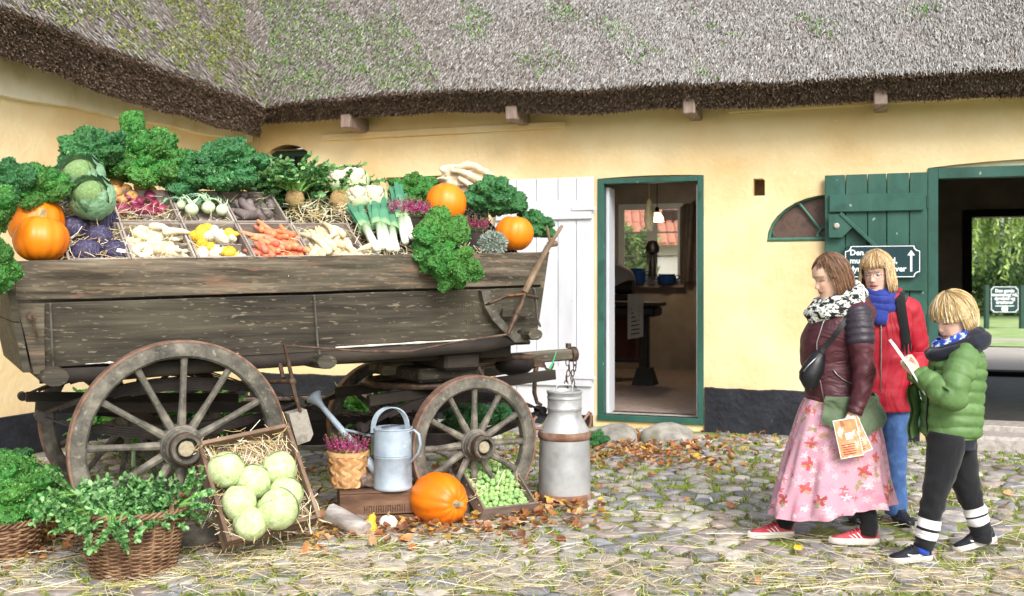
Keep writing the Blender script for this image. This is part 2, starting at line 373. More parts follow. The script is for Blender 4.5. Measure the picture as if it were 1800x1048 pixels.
# ---------- thatched roof
OVL, OVB, SL = .60, .58, 1.12
def eaveL(d): return 3.47+.17*min(1, d/3.5)+.015*math.sin(d*2.3)
def eaveB(d): return 3.47+.05*math.exp(-((d-1.6)/1.2)**2)-.11*min(1, max(0, (d-2.2)/4.5))+.01*math.sin(d*3.1)
def roofpt(side, dist, d, zo):
    """dist along the eave from the valley; d from the wall; zo above the eave line there"""
    m = (OVB if side else OVL)-d
    e = eaveB(dist) if side else eaveL(dist)
    val = .16*math.exp(-dist/.3)*min(1, max(0, m)/.25)-.09*math.exp(-dist/.22)*(1 if zo < -.05 else .3)
    z = e+zo+val
    if m > .01: z += .025*noise.noise(Vector((dist*1.7+side*9, m*1.7, 0)))
    lump = .02*noise.noise(Vector((dist*4+side*5, zo*3, 2)))
    return W(d+dist, d+lump, z) if side else W(d+lump, d+dist, z)
rows = [(-.02, -.02), (.2, -.16), (.33, -.235), (.36, -.24), (.40, -.20), (.53, -.05), (.57, -.012)]
roof = None
mb = MB()
def rowset(side):
    ov = OVB if side else OVL; th = .82 if side else 1.45
    rr = [(d+(0 if side else .02), z*th) for d, z in rows]
    m = 0
    while m < 3.7:
        rr.append((ov-m, SL*m)); m += .12 if m < 1.6 else .5
    rr.append((ov-3.75, SL*3.72)); return rr
dists = [0, .04, .1, .18, .28, .4, .55]+[.7+.25*i for i in range(46)]
for side in (0, 1):
    rr = rowset(side); nd = len(dists)-(0 if side else 20)
    rings = [[roofpt(side, dists[j], d, z) for j in range(nd)] for d, z in rr]
    mb.loft(rings, False, False)
roof = build(mb, 'thatched_roof', M_thatch, house, 180)
mb = MB()
for side in (0, 1):
    rr = rowset(side)[-1]; top = [roofpt(side, x, *rr) for x in (0, 11 if side else 7)]
    mb.add([top[0], top[1], top[1]+(-D2 if side else -D1)*3.2-Vector((0, 0, 3.6)), top[0]+(-D2 if side else -D1)*3.2-Vector((0, 0, 3.6))], [(0, 1, 2, 3)])
build(mb, 'rear_roof_slope', M_thatch, house, 0)
def scatter_roof(n, side, dmax, mmax, fn, kind):
    B = []; D = []; Sd = []; Nn = []
    down = np.array((D2 if side else D1)*1.0-Vector((0, 0, SL))); down /= np.linalg.norm(down)
    across = np.array(D1 if side else D2); nor = np.cross(across, down); nor = nor if nor[2] > 0 else -nor
    ds = RNG.random(n)**1.0*dmax; ms = RNG.random(n)*mmax
    ov = OVB if side else OVL
    P0 = np.array([roofpt(side, a, ov-m, SL*m) for a, m in zip(ds, ms)])
    return P0, ds, ms, np.tile(down, (n, 1)), np.tile(across, (n, 1)), np.tile(nor, (n, 1))
allV, allF, allC = [], [], []; off = 0
def push(V, Fa, C, k):
    global off
    allV.append(V); allF.append(Fa+off); allC.append(np.repeat(C, k, 0)); off += len(V)
for side, n, dmax, mmax in ((1, 105000, 9.6, 1.5), (0, 60000, 4.6, 2.3)):
    p, ds, ms, dn, ac, no = scatter_roof(n, side, dmax, mmax, None, None)
    dn = nrm(dn+ac*RNG.normal(0, .22, (n, 1))+no*RNG.normal(.06, .08, (n, 1))); sdv = nrm(np.cross(dn, no)+no*RNG.normal(0, .5, (n, 1)))
    V, Fa = blades(p+no*RNG.uniform(0, .022, (n, 1)), dn, sdv, RNG.uniform(.03, .075, n), RNG.uniform(.004, .0095, n), taper=.6)
    pale = np.clip(.22+.15*ds if side else .28+.02*ds, 0, .92)+.15*np.array([noise.noise(Vector((a*1.3+side*7, b*2, 1))) for a, b in zip(ds, ms)])
    c1 = mix_cols(['#b8b6b3', '#a7a4a0', '#cac9c7', '#918d88'], n, .1); c2 = mix_cols(['#746a60', '#90867b', '#5a5149', '#a69b90'], n, .12)
    push(V, Fa, np.where((RNG.random(n) < pale)[:, None], c1, c2), 4)
    # cut reed ends on the eave face
    k = n//2 if side else int(n*.75)
    ds = RNG.random(k)*dmax; tt = RNG.random(k)
    rr = [x for x in rowset(side)[3:7]]
    pts = []
    for a, t in zip(ds, tt):
        x = t*2.999; i = int(x); f = x-i; pts.append(roofpt(side, a, rr[i][0]+(rr[i+1][0]-rr[i][0])*f, rr[i][1]+(rr[i+1][1]-rr[i][1])*f))
    pts = np.array(pts); dn = nrm(np.tile(dn.mean(0), (k, 1))+RNG.normal(0, .35, (k, 3)))
    V, Fa = blades(pts-dn*.02, dn, nrm(np.cross(dn, RNG.normal(0, 1, (k, 3)))), RNG.uniform(.03, .065, k), RNG.uniform(.006, .011, k), taper=.8)
    push(V, Fa, mix_cols(['#6a5547', '#85705f', '#a08a78', '#4a3b30', '#b9a694'], k, .15, [.3, .3, .2, .12, .08]), 4)
np_obj('reed', np.concatenate(allV), np.concatenate(allF), M_reed, roof, np.concatenate(allC), kind='stuff')
# moss on the thatch
allV, allF, allC, off = [], [], [], 0
for side, n, dmax, mmax in ((1, 26000, 9, 1.5), (0, 30000, 4.6, 2.3)):
    p, ds, ms, dn, ac, no = scatter_roof(n, side, dmax, mmax, None, None)
    nv = np.array([noise.noise(Vector((a*2.1+side*3, b*2.1, 5)))+.45*noise.noise(Vector((a*7, b*7, 8))) for a, b in zip(ds, ms)])
    bias = np.where(ds < 2.2, .42-.3*ds/2.2, .0-.05*ds) if side else .17+.06*np.sin(ds*1.3)
    keep = (nv+bias+np.clip(ms-.25, -.3, .25)*.5 > .16)
    p, no, ds = p[keep], no[keep], ds[keep]; k = len(p)
    d = nrm(no+RNG.normal(0, .7, (k, 3)))
    V, Fa = blades(p+no*.012, d, nrm(np.cross(d, RNG.normal(0, 1, (k, 3)))), RNG.uniform(.012, .032, k), RNG.uniform(.01, .02, k), taper=.5)
    col = mix_cols(['#74b034', '#5f9e2e', '#92c84a', '#4d7c2a'], k, .15) if side else mix_cols(['#8f9a3e', '#aab34a', '#74963a', '#667030'], k, .15)
    push(V, Fa, col, 4)
np_obj('moss', np.concatenate(allV), np.concatenate(allF), M_reed, roof, np.concatenate(allC), kind='stuff')
# rafter ends and the wall plate board
for px, py in ((610, 214), (900, 199), (1212, 188), (1548, 172)):
    u, z = WP(px, py, .4); mb = MB(); mb.box(W(u, .2, z+.0), (.12, .5, .15), RW, .012); build(mb, 'rafter_end', M_beam, house)
for c_, s_ in ((W(2.45, .02, 3.165), (2.9, .04, .075)), (W(6.9, .02, 3.22), (2.6, .035, .06))): mb = MB(); mb.box(c_, s_, RW, .01); build(mb, 'eave_board', M_plaster, house)
u, z = WP(1320, 188); mb = MB(); mb.box(W(u, .012, z+.02), (.2, .03, .2), RW, .012); build(mb, 'wall_hatch', M_plaster, house)

# ---------- doors and windows
def wbox(mb, u0, u1, v0, v1, z0, z1, b=.004, mi=0): return mb.box(W((u0+u1)/2, (v0+v1)/2, (z0+z1)/2), (u1-u0, abs(v1-v0), z1-z0), RW, b, mi)
mb = MB(); wbox(mb, dA[0]+.0, dA[0]+.066, -.08, .015, .09, 2.58); wbox(mb, dA[1]-.062, dA[1], -.08, .015, .09, 2.58); wbox(mb, dA[0]+.066, dA[1]-.062, -.08, .012, 2.525, 2.58); wbox(mb, dA[0], dA[1], -.1, .03, .07, .13)
build(mb, 'door_frame', M_green, house)
mb = MB(); wbox(mb, dA[0]+.066, dA[0]+.1, -.33, -.085, .13, 2.5); wbox(mb, dA[1]-.09, dA[1]-.064, -.33, -.085, .13, 2.5); build(mb, 'door_lining', M_white, house)
mb = MB(); wbox(mb, dA[0], dA[1], -.34, -.02, .05, .13, .012); build(mb, 'door_sill', M_granite, house)
mb = MB(); wbox(mb, dB[0], dB[0]+.09, -.1, .02, .2, 2.57); wbox(mb, dB[1]-.09, dB[1], -.1, .02, .2, 2.57); wbox(mb, dB[0]+.09, dB[1]-.09, -.1, .017, 2.47, 2.57)
build(mb, 'door_frame', M_green, house)
mb = MB(); wbox(mb, dB[0]+.002, dB[1]-.002, -.12, -.06, 2.572, 2.645); build(mb, 'arch_filling', M_cornice, house)
# white door folded back against the wall
wd = empty('white_door', tuple(W(4.24, .05, .12)), 0); wd.parent = house; wd.matrix_local = WM[house.name].inverted() @ WM[wd.name]
x = 3.13
for i, w_ in enumerate((.25, .22, .24, .2, .19)):
    mb = MB(); wbox(mb, x, x+w_-.006, .04, .075, .12+.004*(i % 2), 2.60, .005); build(mb, 'plank', M_white, wd); x += w_
for z_ in (.42, 2.16): mb = MB(); wbox(mb, 3.15, 4.21, .0765, .105, z_, z_+.19, .008); build(mb, 'batten', M_white, wd)
for z_ in (.5, 2.25): mb = MB(); wbox(mb, 4.0, 4.26, .1065, .118, z_, z_+.035, .003); build(mb, 'hinge', M_white, wd)
# green stable door folded back
gd = empty('green_door', tuple(W(7.43, .05, .15)), 0); gd.parent = house; gd.matrix_local = WM[house.name].inverted() @ WM[gd.name]
gx = 6.52
for i, w_ in enumerate((.19, .2, .17, .2, .16)):
    mb = MB(); wbox(mb, gx, gx+w_-.006, .04, .08, .14, 2.53, .005); build(mb, 'plank', M_green, gd); gx += w_
for z_ in (2.17, 1.42, .98, .35): mb = MB(); wbox(mb, 6.56, 7.40, .0815, .118, z_, z_+.17, .012); build(mb, 'batten', M_green, gd)
mb = MB(); mb.beam(W(6.66, .10, 2.16), W(7.22, .10, 1.6), .036, .13, up=D2, bev=.006); build(mb, 'brace', M_green, gd)
mb = MB(); mb.poly([W(a, .119, b) for a, b in ((6.56, 1.93), (6.68, 1.93), (6.78, 2.03), (6.67, 2.15), (6.56, 2.15))], D2*.035); build(mb, 'lock_box', M_green, gd)
mb = MB(); mb.lathe([(.0, 0), (.026, 0), (.028, .008), (.018, .02), (0, .022)], 14, Matrix.Translation(W(6.63, .153, 2.04)) @ D2.to_track_quat('Z', 'Y').to_matrix().to_4x4()); build(mb, 'lock_knob', M_granite, gd)
mb = MB(); wbox(mb, 6.7, 6.8, .12, .135, 1.83, 1.845, .002); mb.tube([W(6.76, .13, 1.8), W(6.76, .15, 1.82), W(6.76, .15, 1.86), W(6.76, .13, 1.88)], .006, 6); build(mb, 'latch', M_greend, gd)
for z_ in (2.25, 1.15, .45): mb = MB(); mb.tube([W(7.435, .07, z_-.06), W(7.435, .07, z_+.06)], .016, 8); build(mb, 'hinge', M_greend, gd)
# half round cast iron stable window
M_cast = mat('green cast iron', ['#355d4f', '#3f6c5c', '#49766a'], 8, rough=.5, bump=.2)
hw = MB()
arc = [W(sC+(sa-.02)*math.cos(pi*i/24), -.06, 1.92+(sb-.02)*math.sin(pi*i/24)) for i in range(25)]
hw.tube(arc, .017, 6); hw.tube([W(sC-sa, -.06, 1.925), W(sC+sa, -.06, 1.925)], .022, 6)
for dx in (-1, 1):
    hw.tube([W(sC+dx*sa*x, -.06, 1.93+sb*y) for x, y in ((.16, .2), (.25, .35), (.4, .62), (.52, .82))], [.014, .017, .011, .02], 6)
    hw.tube([W(sC+dx*(sa*.22+.0)*math.cos(t), -.06, 1.93+sb*.28*math.sin(t)) for t in np.linspace(0, pi, 9)], .012, 6)
    hw.ball(W(sC+dx*sa*.52, -.055, 1.93+sb*.8), .03, 8, 6); hw.ball(W(sC+dx*sa*.2, -.055, 1.95), .022, 8, 6)
    hw.tube([W(sC+dx*sa*(.95-.07*math.cos(t)), -.06, 1.97+.04*math.sin(t)) for t in np.linspace(0, 2*pi, 9)], .007, 5)
sw = build(hw, 'stable_window', M_cast, house)
mb = MB(); mb.poly([W(sC+(sa-.004)*math.cos(pi*i/24), -.085, 1.907+(sb-.006)*math.sin(pi*i/24)) for i in range(25)], -D2*.008)
build(mb, 'pane', mat('rusty mesh behind stable window', ['#4b3a33', '#604b42', '#3b2f2b'], 9, rough=.5, bump=.1), sw)
# two dark windows above the wagon
for (u0, u1, z0, z1) in ((.25, .79, 2.35, 3.04), (1.8, 3.03, 1.95, 2.68)):
    mb = MB(); 
    for q in ((u0, u0+.05, z0, z1), (u1-.05, u1, z0, z1), (u0+.05, u1-.05, z1-.06, z1), (u0+.05, u1-.05, z0, z0+.05), ((u0+u1)/2-.02, (u0+u1)/2+.02, z0+.05, z1-.06)): wbox(mb, q[0], q[1], -.16, -.1, q[2], q[3])
    f = build(mb, 'window', M_greend, house)
    mb = MB(); wbox(mb, u0+.05, u1-.05, -.15, -.14, z0+.05, z1-.06, 0); build(mb, 'pane', M_glassd, f)
mb = MB(); wbox(mb, 5.80, 5.98, -.2, -.17, 2.3, 2.6, 0); build(mb, 'niche_back', mat('brown niche plaster', ['#5a4636', '#75604a'], 9, rough=.95), house)  # back of the niche in plain brown
# the room's far window: white casements
u0, u1, z0, z1 = FW; M_wf = mat('white window frame', ['#c7cac8', '#dcdedb'], 4, rough=.5, bump=.1)
mb = MB(); um = u0+(u1-u0)*.52
def fbox(mb, q, a=DEP-.12, b=DEP-.07): wbox(mb, q[0], q[1], a, b, q[2], q[3])
for q in ((u0, u0+.06, z0, z1), (u1-.06, u1, z0, z1), (u0+.06, u1-.06, z1-.07, z1), (u0+.06, u1-.06, z0, z0+.06), (um-.05, um+.05, z0+.06, z1-.07)): fbox(mb, q)
f = build(mb, 'window', M_wf, house)
for s0, s1 in ((u0+.06, um-.05), (um+.05, u1-.06)):
    mb = MB()
    for q in ((s0, s0+.035, z0+.06, z1-.07), (s1-.035, s1, z0+.06, z1-.07)): fbox(mb, q, DEP-.11, DEP-.078)
    for k in range(4): zz = z0+.06+(z1-z0-.155)*k/3; fbox(mb, (s0+.035, s1-.035, zz, zz+.025), DEP-.108, DEP-.08)
    build(mb, 'sash', M_wf, f)
    for k in range(3):
        zz = z0+.06+(z1-z0-.155)*k/3; mb = MB(); fbox(mb, (s0+.035, s1-.035, zz+.025, zz+(z1-z0-.155)/3), DEP-.096, DEP-.093)
        g = bpy.data.materials.get('window glass')
        if not g:
            g = bpy.data.materials.new('window glass'); g.use_nodes = True; nt = g.node_tree; b = nt.nodes['Principled BSDF']
            tb = nt.nodes.new('ShaderNodeBsdfTransparent'); mx = nt.nodes.new('ShaderNodeMixShader'); mx.inputs[0].default_value = .12; b.inputs['Roughness'].default_value = .05
            nt.links.new(tb.outputs[0], mx.inputs[1]); nt.links.new(b.outputs[0], mx.inputs[2]); nt.links.new(mx.outputs[0], nt.nodes['Material Output'].inputs[0])
        build(mb, 'pane', g, f)
mb = MB(); wbox(mb, u0-.05, u1+.05, DEP+.0, DEP+.14, z0-.05, z0-.005); build(mb, 'window_board', M_beam, house)

# ---------- beyond the house: raised farm ground, gravel, lawn, hedge, willow, tiled outbuilding
def far(u, v, z): return W(u, v, z)
M_gravel = mat('pale gravel', ['#9a948c', '#b7b1a8', '#cbc5bb'], 60, rough=.95, bump=.5, bscale=120)
M_lawn = mat('lawn', ['#86a05a', '#9cb474', '#b2c590'], 1.5, rough=.95, bump=.5, bscale=60)
mb = MB(); panel(mb, [W(-12, DEP-.3, .2), W(40, DEP-.3, .2), W(46, -14, .3), W(-12, -14, .3)]); build(mb, 'gravel_path', M_gravel, None, 0, kind='structure')
mb = MB(); panel(mb, [W(-30, -11.2, .285), W(46, -11.2, .285), W(90, -70, .4), W(-30, -70, .4)]); build(mb, 'lawn', M_lawn, None, 0, kind='structure')
M_leafc = mat('leaf', ['#d8d8d8', '#ffffff'], 3, rough=.6, bump=0, attr='col', transl=.25)
def leaf_cloud(name, centers, n, rad, size, cols, parent=None, droop=0, **k):
    c = np.asarray(centers, dtype=float); i = RNG.integers(0, len(c), n)
    d = RNG.normal(0, 1, (n, 3)); d = nrm(d)*(RNG.random((n, 1))**.45); p = c[i][:, :3]+d*np.asarray(rad)*(c[i][:, 3:4] if c.shape[1] > 3 else 1)
    dr = nrm(RNG.normal(0, 1, (n, 3))+np.array([0, 0, -droop])); V, Fa = blades(p, dr, nrm(np.cross(dr, RNG.normal(0, 1, (n, 3)))), RNG.uniform(size*.7, size*1.4, n), RNG.uniform(size*.4, size*.8, n), taper=.4)
    return np_obj(name, V, Fa, M_leafc, parent, np.repeat(mix_cols(cols, n, .2), 4, 0), **k)
hc = [tuple(P(px, 505+random.uniform(-32, 40), 37+random.uniform(-.7, .7)))+(1,) for px in range(1640, 1990, 7)]+[tuple(P(px, 560+random.uniform(-20, 20), 36.5))+(1,) for px in range(1640, 1990, 7)]
hedge = empty('hedge', tuple(P(1760, 580, 37)), 0, 'tall leafy hedge beyond the gravel path behind the passage', 'hedge')
leaf_cloud('foliage', hc, 26000, (.75, .6, .75), .13, ['#5f8448', '#76985a', '#8fae70', '#a3bd86', '#4a6a3a'], hedge, kind='stuff')
mb = MB()
for px in range(1650, 1990, 40): b = P(px, 580, 37); b.z = .3; mb.tube([b, b+Vector((.1, 0, 1.0)), b+Vector((-.1, .05, 1.9))], [.06, .04, .015], 6)
build(mb, 'stem', M_beam, hedge)
wil = empty('willow_tree', (17.6, 33, .3), 0, 'weeping willow with pale hanging foliage above the hedge', 'tree')
mb = MB(); tp = Vector((17.6, 33, .3)); mb.tube([tp, tp+Vector((.1, 0, 2)), tp+Vector((-.3, 0, 4)), tp+Vector((-.2, .2, 6))], [.38, .3, .2, .06], 10)
for a in range(7): mb.tube([tp+Vector((0, 0, 2.5+a*.4)), tp+Vector((1.6*math.cos(a*2.4), 1.2*math.sin(a*2.4), 4.2+a*.3)), tp+Vector((2.9*math.cos(a*2.4), 2.2*math.sin(a*2.4), 4.4+a*.3))], [.12, .07, .03], 6)
build(mb, 'trunk', M_beam, wil)
wc = []
for k in range(150):
    a = random.random()*2*pi; r = 3.1*math.sqrt(random.random()); x, y = tp.x-.3+r*math.cos(a), tp.y+r*.7*math.sin(a); zt = 6.2-.35*r+random.uniform(-.5, .5)
    L = random.uniform(1.2, 3.6)
    for j in range(10): wc.append((x+.05*j*math.cos(a), y, zt-L*j/10))
leaf_cloud('crown', wc, 30000, (.13, .13, .3), .13, ['#a3bd6c', '#bcd184', '#86a556', '#d2e0a6'], wil, droop=1.6)
fld = sheet('field', [(-80, 60), (120, 60), (120, 150), (-80, 150)], mat('pale stubble field', ['#c5bf8a', '#d8d3a4'], .3, rough=1, bump=0), .9)
fc = [(x, 75+random.uniform(-3, 3), 3.5+random.uniform(-2, 1.5)) for x in np.arange(22, 62, .9)]
leaf_cloud('distant_trees', fc, 9000, (1.6, 1.2, 1.8), .6, ['#5f7d5a', '#74906c', '#8aa384'], None, label='pale line of distant trees past the field', cat='trees', kind='stuff')
ob = empty('outbuilding', tuple(W(5.2, -18, .3)), 0, 'low outbuilding with orange tiled roof seen through the room window', 'building')
M_tile = mat('orange clay tile', ['#bd7a62', '#cf9078', '#ae6a54'], 5, rough=.8, bump=.2, rand=.15)  # clay orange paled so the colour carries a bright haze
M_obw = mat('grey render', ['#b5b2aa', '#c6c3bb'], 2, rough=.9, bump=.2)
yb = 25.0
mb = MB(); mb.box((3.9, yb+3, 1.3), (12, 4, 2.9), None, 0); build(mb, 'wall', M_obw, ob, 0)
mb = MB(); mb.add([(-2.4, yb+.6, 2.45), (10.2, yb+.6, 2.45), (10.2, yb+3, 4.9), (-2.4, yb+3, 4.9), (-2.4, yb+5.4, 2.45), (10.2, yb+5.4, 2.45)], [(0, 1, 2, 3), (3, 2, 5, 4)]); rfo = build(mb, 'roof', M_tile, ob, 0)
tl = MB()
for r_ in range(9):
    t0, t1 = r_/9, (r_+1.12)/9
    for k in range(60):
        x = -2.3+k*.21
        a = Vector((x, yb+.58+2.4*t0, 2.49+2.45*t0)); b = Vector((x, yb+.58+2.4*t1, 2.46+2.45*t1)); tl.tube([a, b], .085, 5, .5)
build(tl, 'tiles', M_tile, rfo, 60, kind='stuff')
mb = MB(); mb.box((4.3, yb+1.1, 3.15), (1.0, .06, .5), Matrix.Rotation(R(45), 3, 'X')); build(mb, 'skylight', M_glassd, ob)
bush = empty('bush', tuple(P(1115, 520, 20)-Vector((0, 0, 1.0))), 0, 'bright green bush in front of the tiled outbuilding', 'bush')
leaf_cloud('foliage', [tuple(P(1112+random.uniform(-26, 30), 455+random.uniform(-42, 60), 20+random.uniform(-.4, .4))) for _ in range(40)], 5000, (.22, .22, .22), .1, ['#94b868', '#abc97e', '#7aa052'], bush, kind='stuff')  # leaf greens lightened, bright haze painted into them
mb = MB(); bp_ = P(1115, 520, 20); mb.tube([Vector((bp_.x, 20, .3)), bp_, bp_+Vector((.1, 0, .5))], [.06, .04, .02], 6); build(mb, 'stem', M_beam, bush)
# ---------- cobbles
X0, X1, Y0, Y1, SP = -6.6, 6.4, 3.4, 12.4, .175
nx, ny = int((X1-X0)/SP), int((Y1-Y0)/SP)
seeds = {}
for j in range(-1, ny+1):
    for i in range(-1, nx+1):
        s = .36 if random.random() < .93 else .5
        seeds[i, j] = (X0+(i+.5+(.5 if j % 2 else 0)+random.uniform(-s, s))*SP, Y0+(j+.5+random.uniform(-s, s))*SP*.86)
def clip(poly, mx, my, nx_, ny_):
    out = []; n = len(poly)
    for k in range(n):
        a, b = poly[k], poly[(k+1) % n]; da = (a[0]-mx)*nx_+(a[1]-my)*ny_; db = (b[0]-mx)*nx_+(b[1]-my)*ny_
        if da <= 0: out.append(a)
        if da*db < 0: t = da/(da-db); out.append((a[0]+(b[0]-a[0])*t, a[1]+(b[1]-a[1])*t))
    return out
cells = []; gaps = []
for j in range(ny):
    for i in range(nx):
        c = seeds[i, j]
        q = (Vector((c[0], c[1], 0))-OW); v = q.dot(D2); u = q.dot(D1)
        if v < .08 or u < .1 or random.random() < .05: continue
        poly = [(c[0]-.3, c[1]-.3), (c[0]+.3, c[1]-.3), (c[0]+.3, c[1]+.3), (c[0]-.3, c[1]+.3)]
        for dj in (-2, -1, 0, 1, 2):
            for di in (-2, -1, 0, 1, 2):
                if (di or dj) and (i+di, j+dj) in seeds:
                    e = seeds[i+di, j+dj]; poly = clip(poly, (c[0]+e[0])/2, (c[1]+e[1])/2, e[0]-c[0], e[1]-c[1])
                    if len(poly) < 3: break
        if len(poly) < 3: continue
        ar = abs(sum(poly[k][0]*poly[(k+1) % len(poly)][1]-poly[(k+1) % len(poly)][0]*poly[k][1] for k in range(len(poly))))/2
        if ar < .006: continue
        cells.append((ar, c, poly))
M_cob = mat('cobble stone', ['#b9b7b5', '#dedcda', '#fbfaf8'], 14, rough=.8, bump=.45, bscale=45, attr='col', spots=[('#8a9440', 4.5, .56, .7, (1, 1, 1), .75)])
def cobble(c, poly):
    cx = sum(p[0] for p in poly)/len(poly); cy = sum(p[1] for p in poly)/len(poly); n = len(poly)
    size = math.sqrt(sum((p[0]-cx)**2+(p[1]-cy)**2 for p in poly)/n); k = max(.5, 1-.011/size*random.uniform(.8, 1.9))
    pts = []
    for a in range(n):
        p, q = poly[a], poly[(a+1) % n]
        for t in (.22, .78): pts.append(((p[0]+(q[0]-p[0])*t-cx)*k, (p[1]+(q[1]-p[1])*t-cy)*k))
    h = random.uniform(.006, .022); tx, ty = random.uniform(-.06, .06), random.uniform(-.06, .06); b = random.uniform(-.006, .006)
    rings = [[(x*s+cx, y*s+cy, z+b+x*tx+y*ty) for x, y in pts] for s, z in (((1, -.01), (.95, h*.6), (.76, h*.95), (.35, h*1.04)) if cy < 7 else ((1, -.01), (.9, h*.8), (.5, h*1.03)))]
    return rings
near = sorted(range(len(cells)), key=lambda i: -(cells[i][0]/cells[i][1][1]**3 if abs(cells[i][1][0]) < cells[i][1][1]*.52 and cells[i][1][1] > 4.85 and not (cells[i][1][0] < -.4 and cells[i][1][1] > 6.2) else 0))
single = set(near[:300]); rest = MB(); rcol = []
CC = ['#a3a19f', '#b4b1ae', '#c4c0bc', '#9fa1a8', '#aca3a2', '#cfcac4', '#919194', '#b5a8a3']
for i, (ar, c, poly) in enumerate(cells):
    rings = cobble(c, poly); col = mix_cols(CC, 1, .1)[0]
    if i in single:
        mb = MB(); mb.loft(rings); o = build(mb, 'cobble', M_cob, ground, 180)
        a = o.data.color_attributes.new('col', 'FLOAT_COLOR', 'POINT'); a.data.foreach_set('color', list(tuple(col)+(1,))*len(o.data.vertices))
    else:
        n0 = len(rest.v); rest.loft(rings); rcol += [tuple(col)+(1,)]*(len(rest.v)-n0)
o = build(rest, 'cobbles', M_cob, ground, 180, kind='stuff')
a = o.data.color_attributes.new('col', 'FLOAT_COLOR', 'POINT'); a.data.foreach_set('color', [x for c in rcol for x in c])
# grass and moss in the joints
ed = []
for ar, c, poly in cells:
    for k in range(len(poly)): ed.append((poly[k], poly[(k+1) % len(poly)]))
ed = np.array(ed); n = 66000; i = RNG.integers(0, len(ed), n); t = RNG.random((n, 1))
xy = ed[i, 0]*(1-t)+ed[i, 1]*t+RNG.normal(0, .012, (n, 2))
g = np.array([noise.noise(Vector((x*.9, y*.9, 3)))+.5*noise.noise(Vector((x*3, y*3, 1))) for x, y in xy]); keep = g > -.12
xy = xy[keep]; g = g[keep]; n = len(xy); base = np.column_stack([xy, np.full(n, .002)])
d = nrm(RNG.normal(0, .75, (n, 3))*[1, 1, .3]+[0, 0, .75]); V, Fa = blades(base, d, nrm(np.cross(d, RNG.normal(0, 1, (n, 3)))), RNG.uniform(.012, .04, n)*(1+.5*np.clip(g, 0, 1)), RNG.uniform(.006, .014, n), taper=.3)
np_obj('grass', V, Fa, M_leafc, None, np.repeat(mix_cols(['#8fa840', '#a8bd50', '#71903a', '#bcbf6c'], n, .18), 4, 0), label='short grass and moss growing in the joints of the cobbles', cat='grass', kind='stuff')
# two boulders before the doorway and a slab at the passage
for px, py, sx, sy, sz, lab in ((1172, 766, .27, .17, .17, 'rounded grey boulder before the doorway, larger and nearer its right side'), (1082, 764, .23, .15, .15, 'rounded grey boulder before the doorway beside the milk can')):
    mb = MB(); c = G(px, py+12); mb.ball((c.x, c.y, .02), (sx, sy, sz), 20, 12, fn=lambda d, a, b: d*(1+.14*noise.noise(d*1.6+Vector((px, 0, 0))))); build(mb, 'boulder', M_stone, None, 180, lab, 'stone', 'boulders before the doorway')
mb = MB(); mb.box(W(8.55, .22, .06), (2.1, .4, .16), RW, .03); build(mb, 'stone_step', M_granite, None, 35, 'worn granite step below the passage opening', 'step')
# ================================================================== WAGON
WA = R(30); C1 = Vector((-1.85, 5.72, 0))
wagon = empty('farm_wagon', tuple(C1), WA, 'weathered dark wooden farm wagon with spoked wheels, loaded with harvest vegetables', 'wagon')
WGM = WM[wagon.name]; WGI = WGM.inverted()
def onplane(M, px, py, h=0.0, axis=2):
    """pixel ray met with the plane (axis coordinate == h) of frame M -> local point"""
    Mi = M.inverted(); o = Mi @ Vector((0, 0, CAMH)); d = Mi.to_3x3() @ Vector(((px-CX)/F, 1, -(py-HY)/F)); t = (h-o[axis])/d[axis]; return o+d*t
def CL(px, py, yp): return onplane(WGM, px, py, yp, 1)
def KP(px, py, yp): return WGM @ CL(px, py, yp)
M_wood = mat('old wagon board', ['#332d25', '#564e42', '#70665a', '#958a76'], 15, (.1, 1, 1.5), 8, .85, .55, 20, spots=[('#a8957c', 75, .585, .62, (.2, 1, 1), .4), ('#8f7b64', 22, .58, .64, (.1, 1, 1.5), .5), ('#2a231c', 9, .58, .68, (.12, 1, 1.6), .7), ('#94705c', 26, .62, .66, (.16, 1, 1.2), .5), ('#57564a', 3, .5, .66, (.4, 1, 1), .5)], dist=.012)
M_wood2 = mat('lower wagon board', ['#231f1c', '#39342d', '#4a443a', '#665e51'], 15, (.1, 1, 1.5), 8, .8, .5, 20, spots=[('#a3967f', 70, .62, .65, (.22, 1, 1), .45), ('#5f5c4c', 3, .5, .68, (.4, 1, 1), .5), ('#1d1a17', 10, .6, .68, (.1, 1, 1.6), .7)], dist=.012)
M_spoke = mat('grey wheel wood', ['#3a3833', '#524f48', '#6b675e', '#868073'], 9, (1, 1, 1), 7, .8, .5, 30, spots=[('#a39b88', 34, .62, .7, (1, 1, 1), .5), ('#2f2b26', 9, .58, .72, (1, 1, 1), .5), ('#77705f', 60, .6, .66, (1, 1, 1), .5)])
M_rust = mat('rusted iron tyre', ['#54423a', '#785d4f', '#917465', '#6b5d55'], 9, rough=.75, bump=.4, bscale=40, metal=.2)
M_ironw = mat('worn brown iron', ['#3c2f28', '#57453a', '#75614f'], 14, rough=.6, bump=.35, metal=.3, spots=[('#8a5a3c', 10, .6, .72)])
M_irong = mat('worn grey strap iron', ['#5f5b57', '#7d7973', '#98938b'], 12, rough=.55, bump=.3, metal=.3, spots=[('#4a3a30', 8, .58, .7)])
M_dark = mat('dark underframe wood', ['#1e1a17', '#2e2823', '#40382f'], 8, (.3, 1, 1), rough=.85, bump=.4)  # dark wood of underframe, display ramp and trough
M_end = mat('pale axle end', ['#7d7464', '#a3987f', '#b9ae93'], 20, rough=.7, bump=.3)
M_flake = mat('flaking white paint', ['#cfcabd', '#e9e6dc'], 20, rough=.8, bump=.3)
def Lb(mb, name, m, parent=wagon, **k): return build(mb, name, m, parent, k.pop('smooth', 35), local=True, **k)
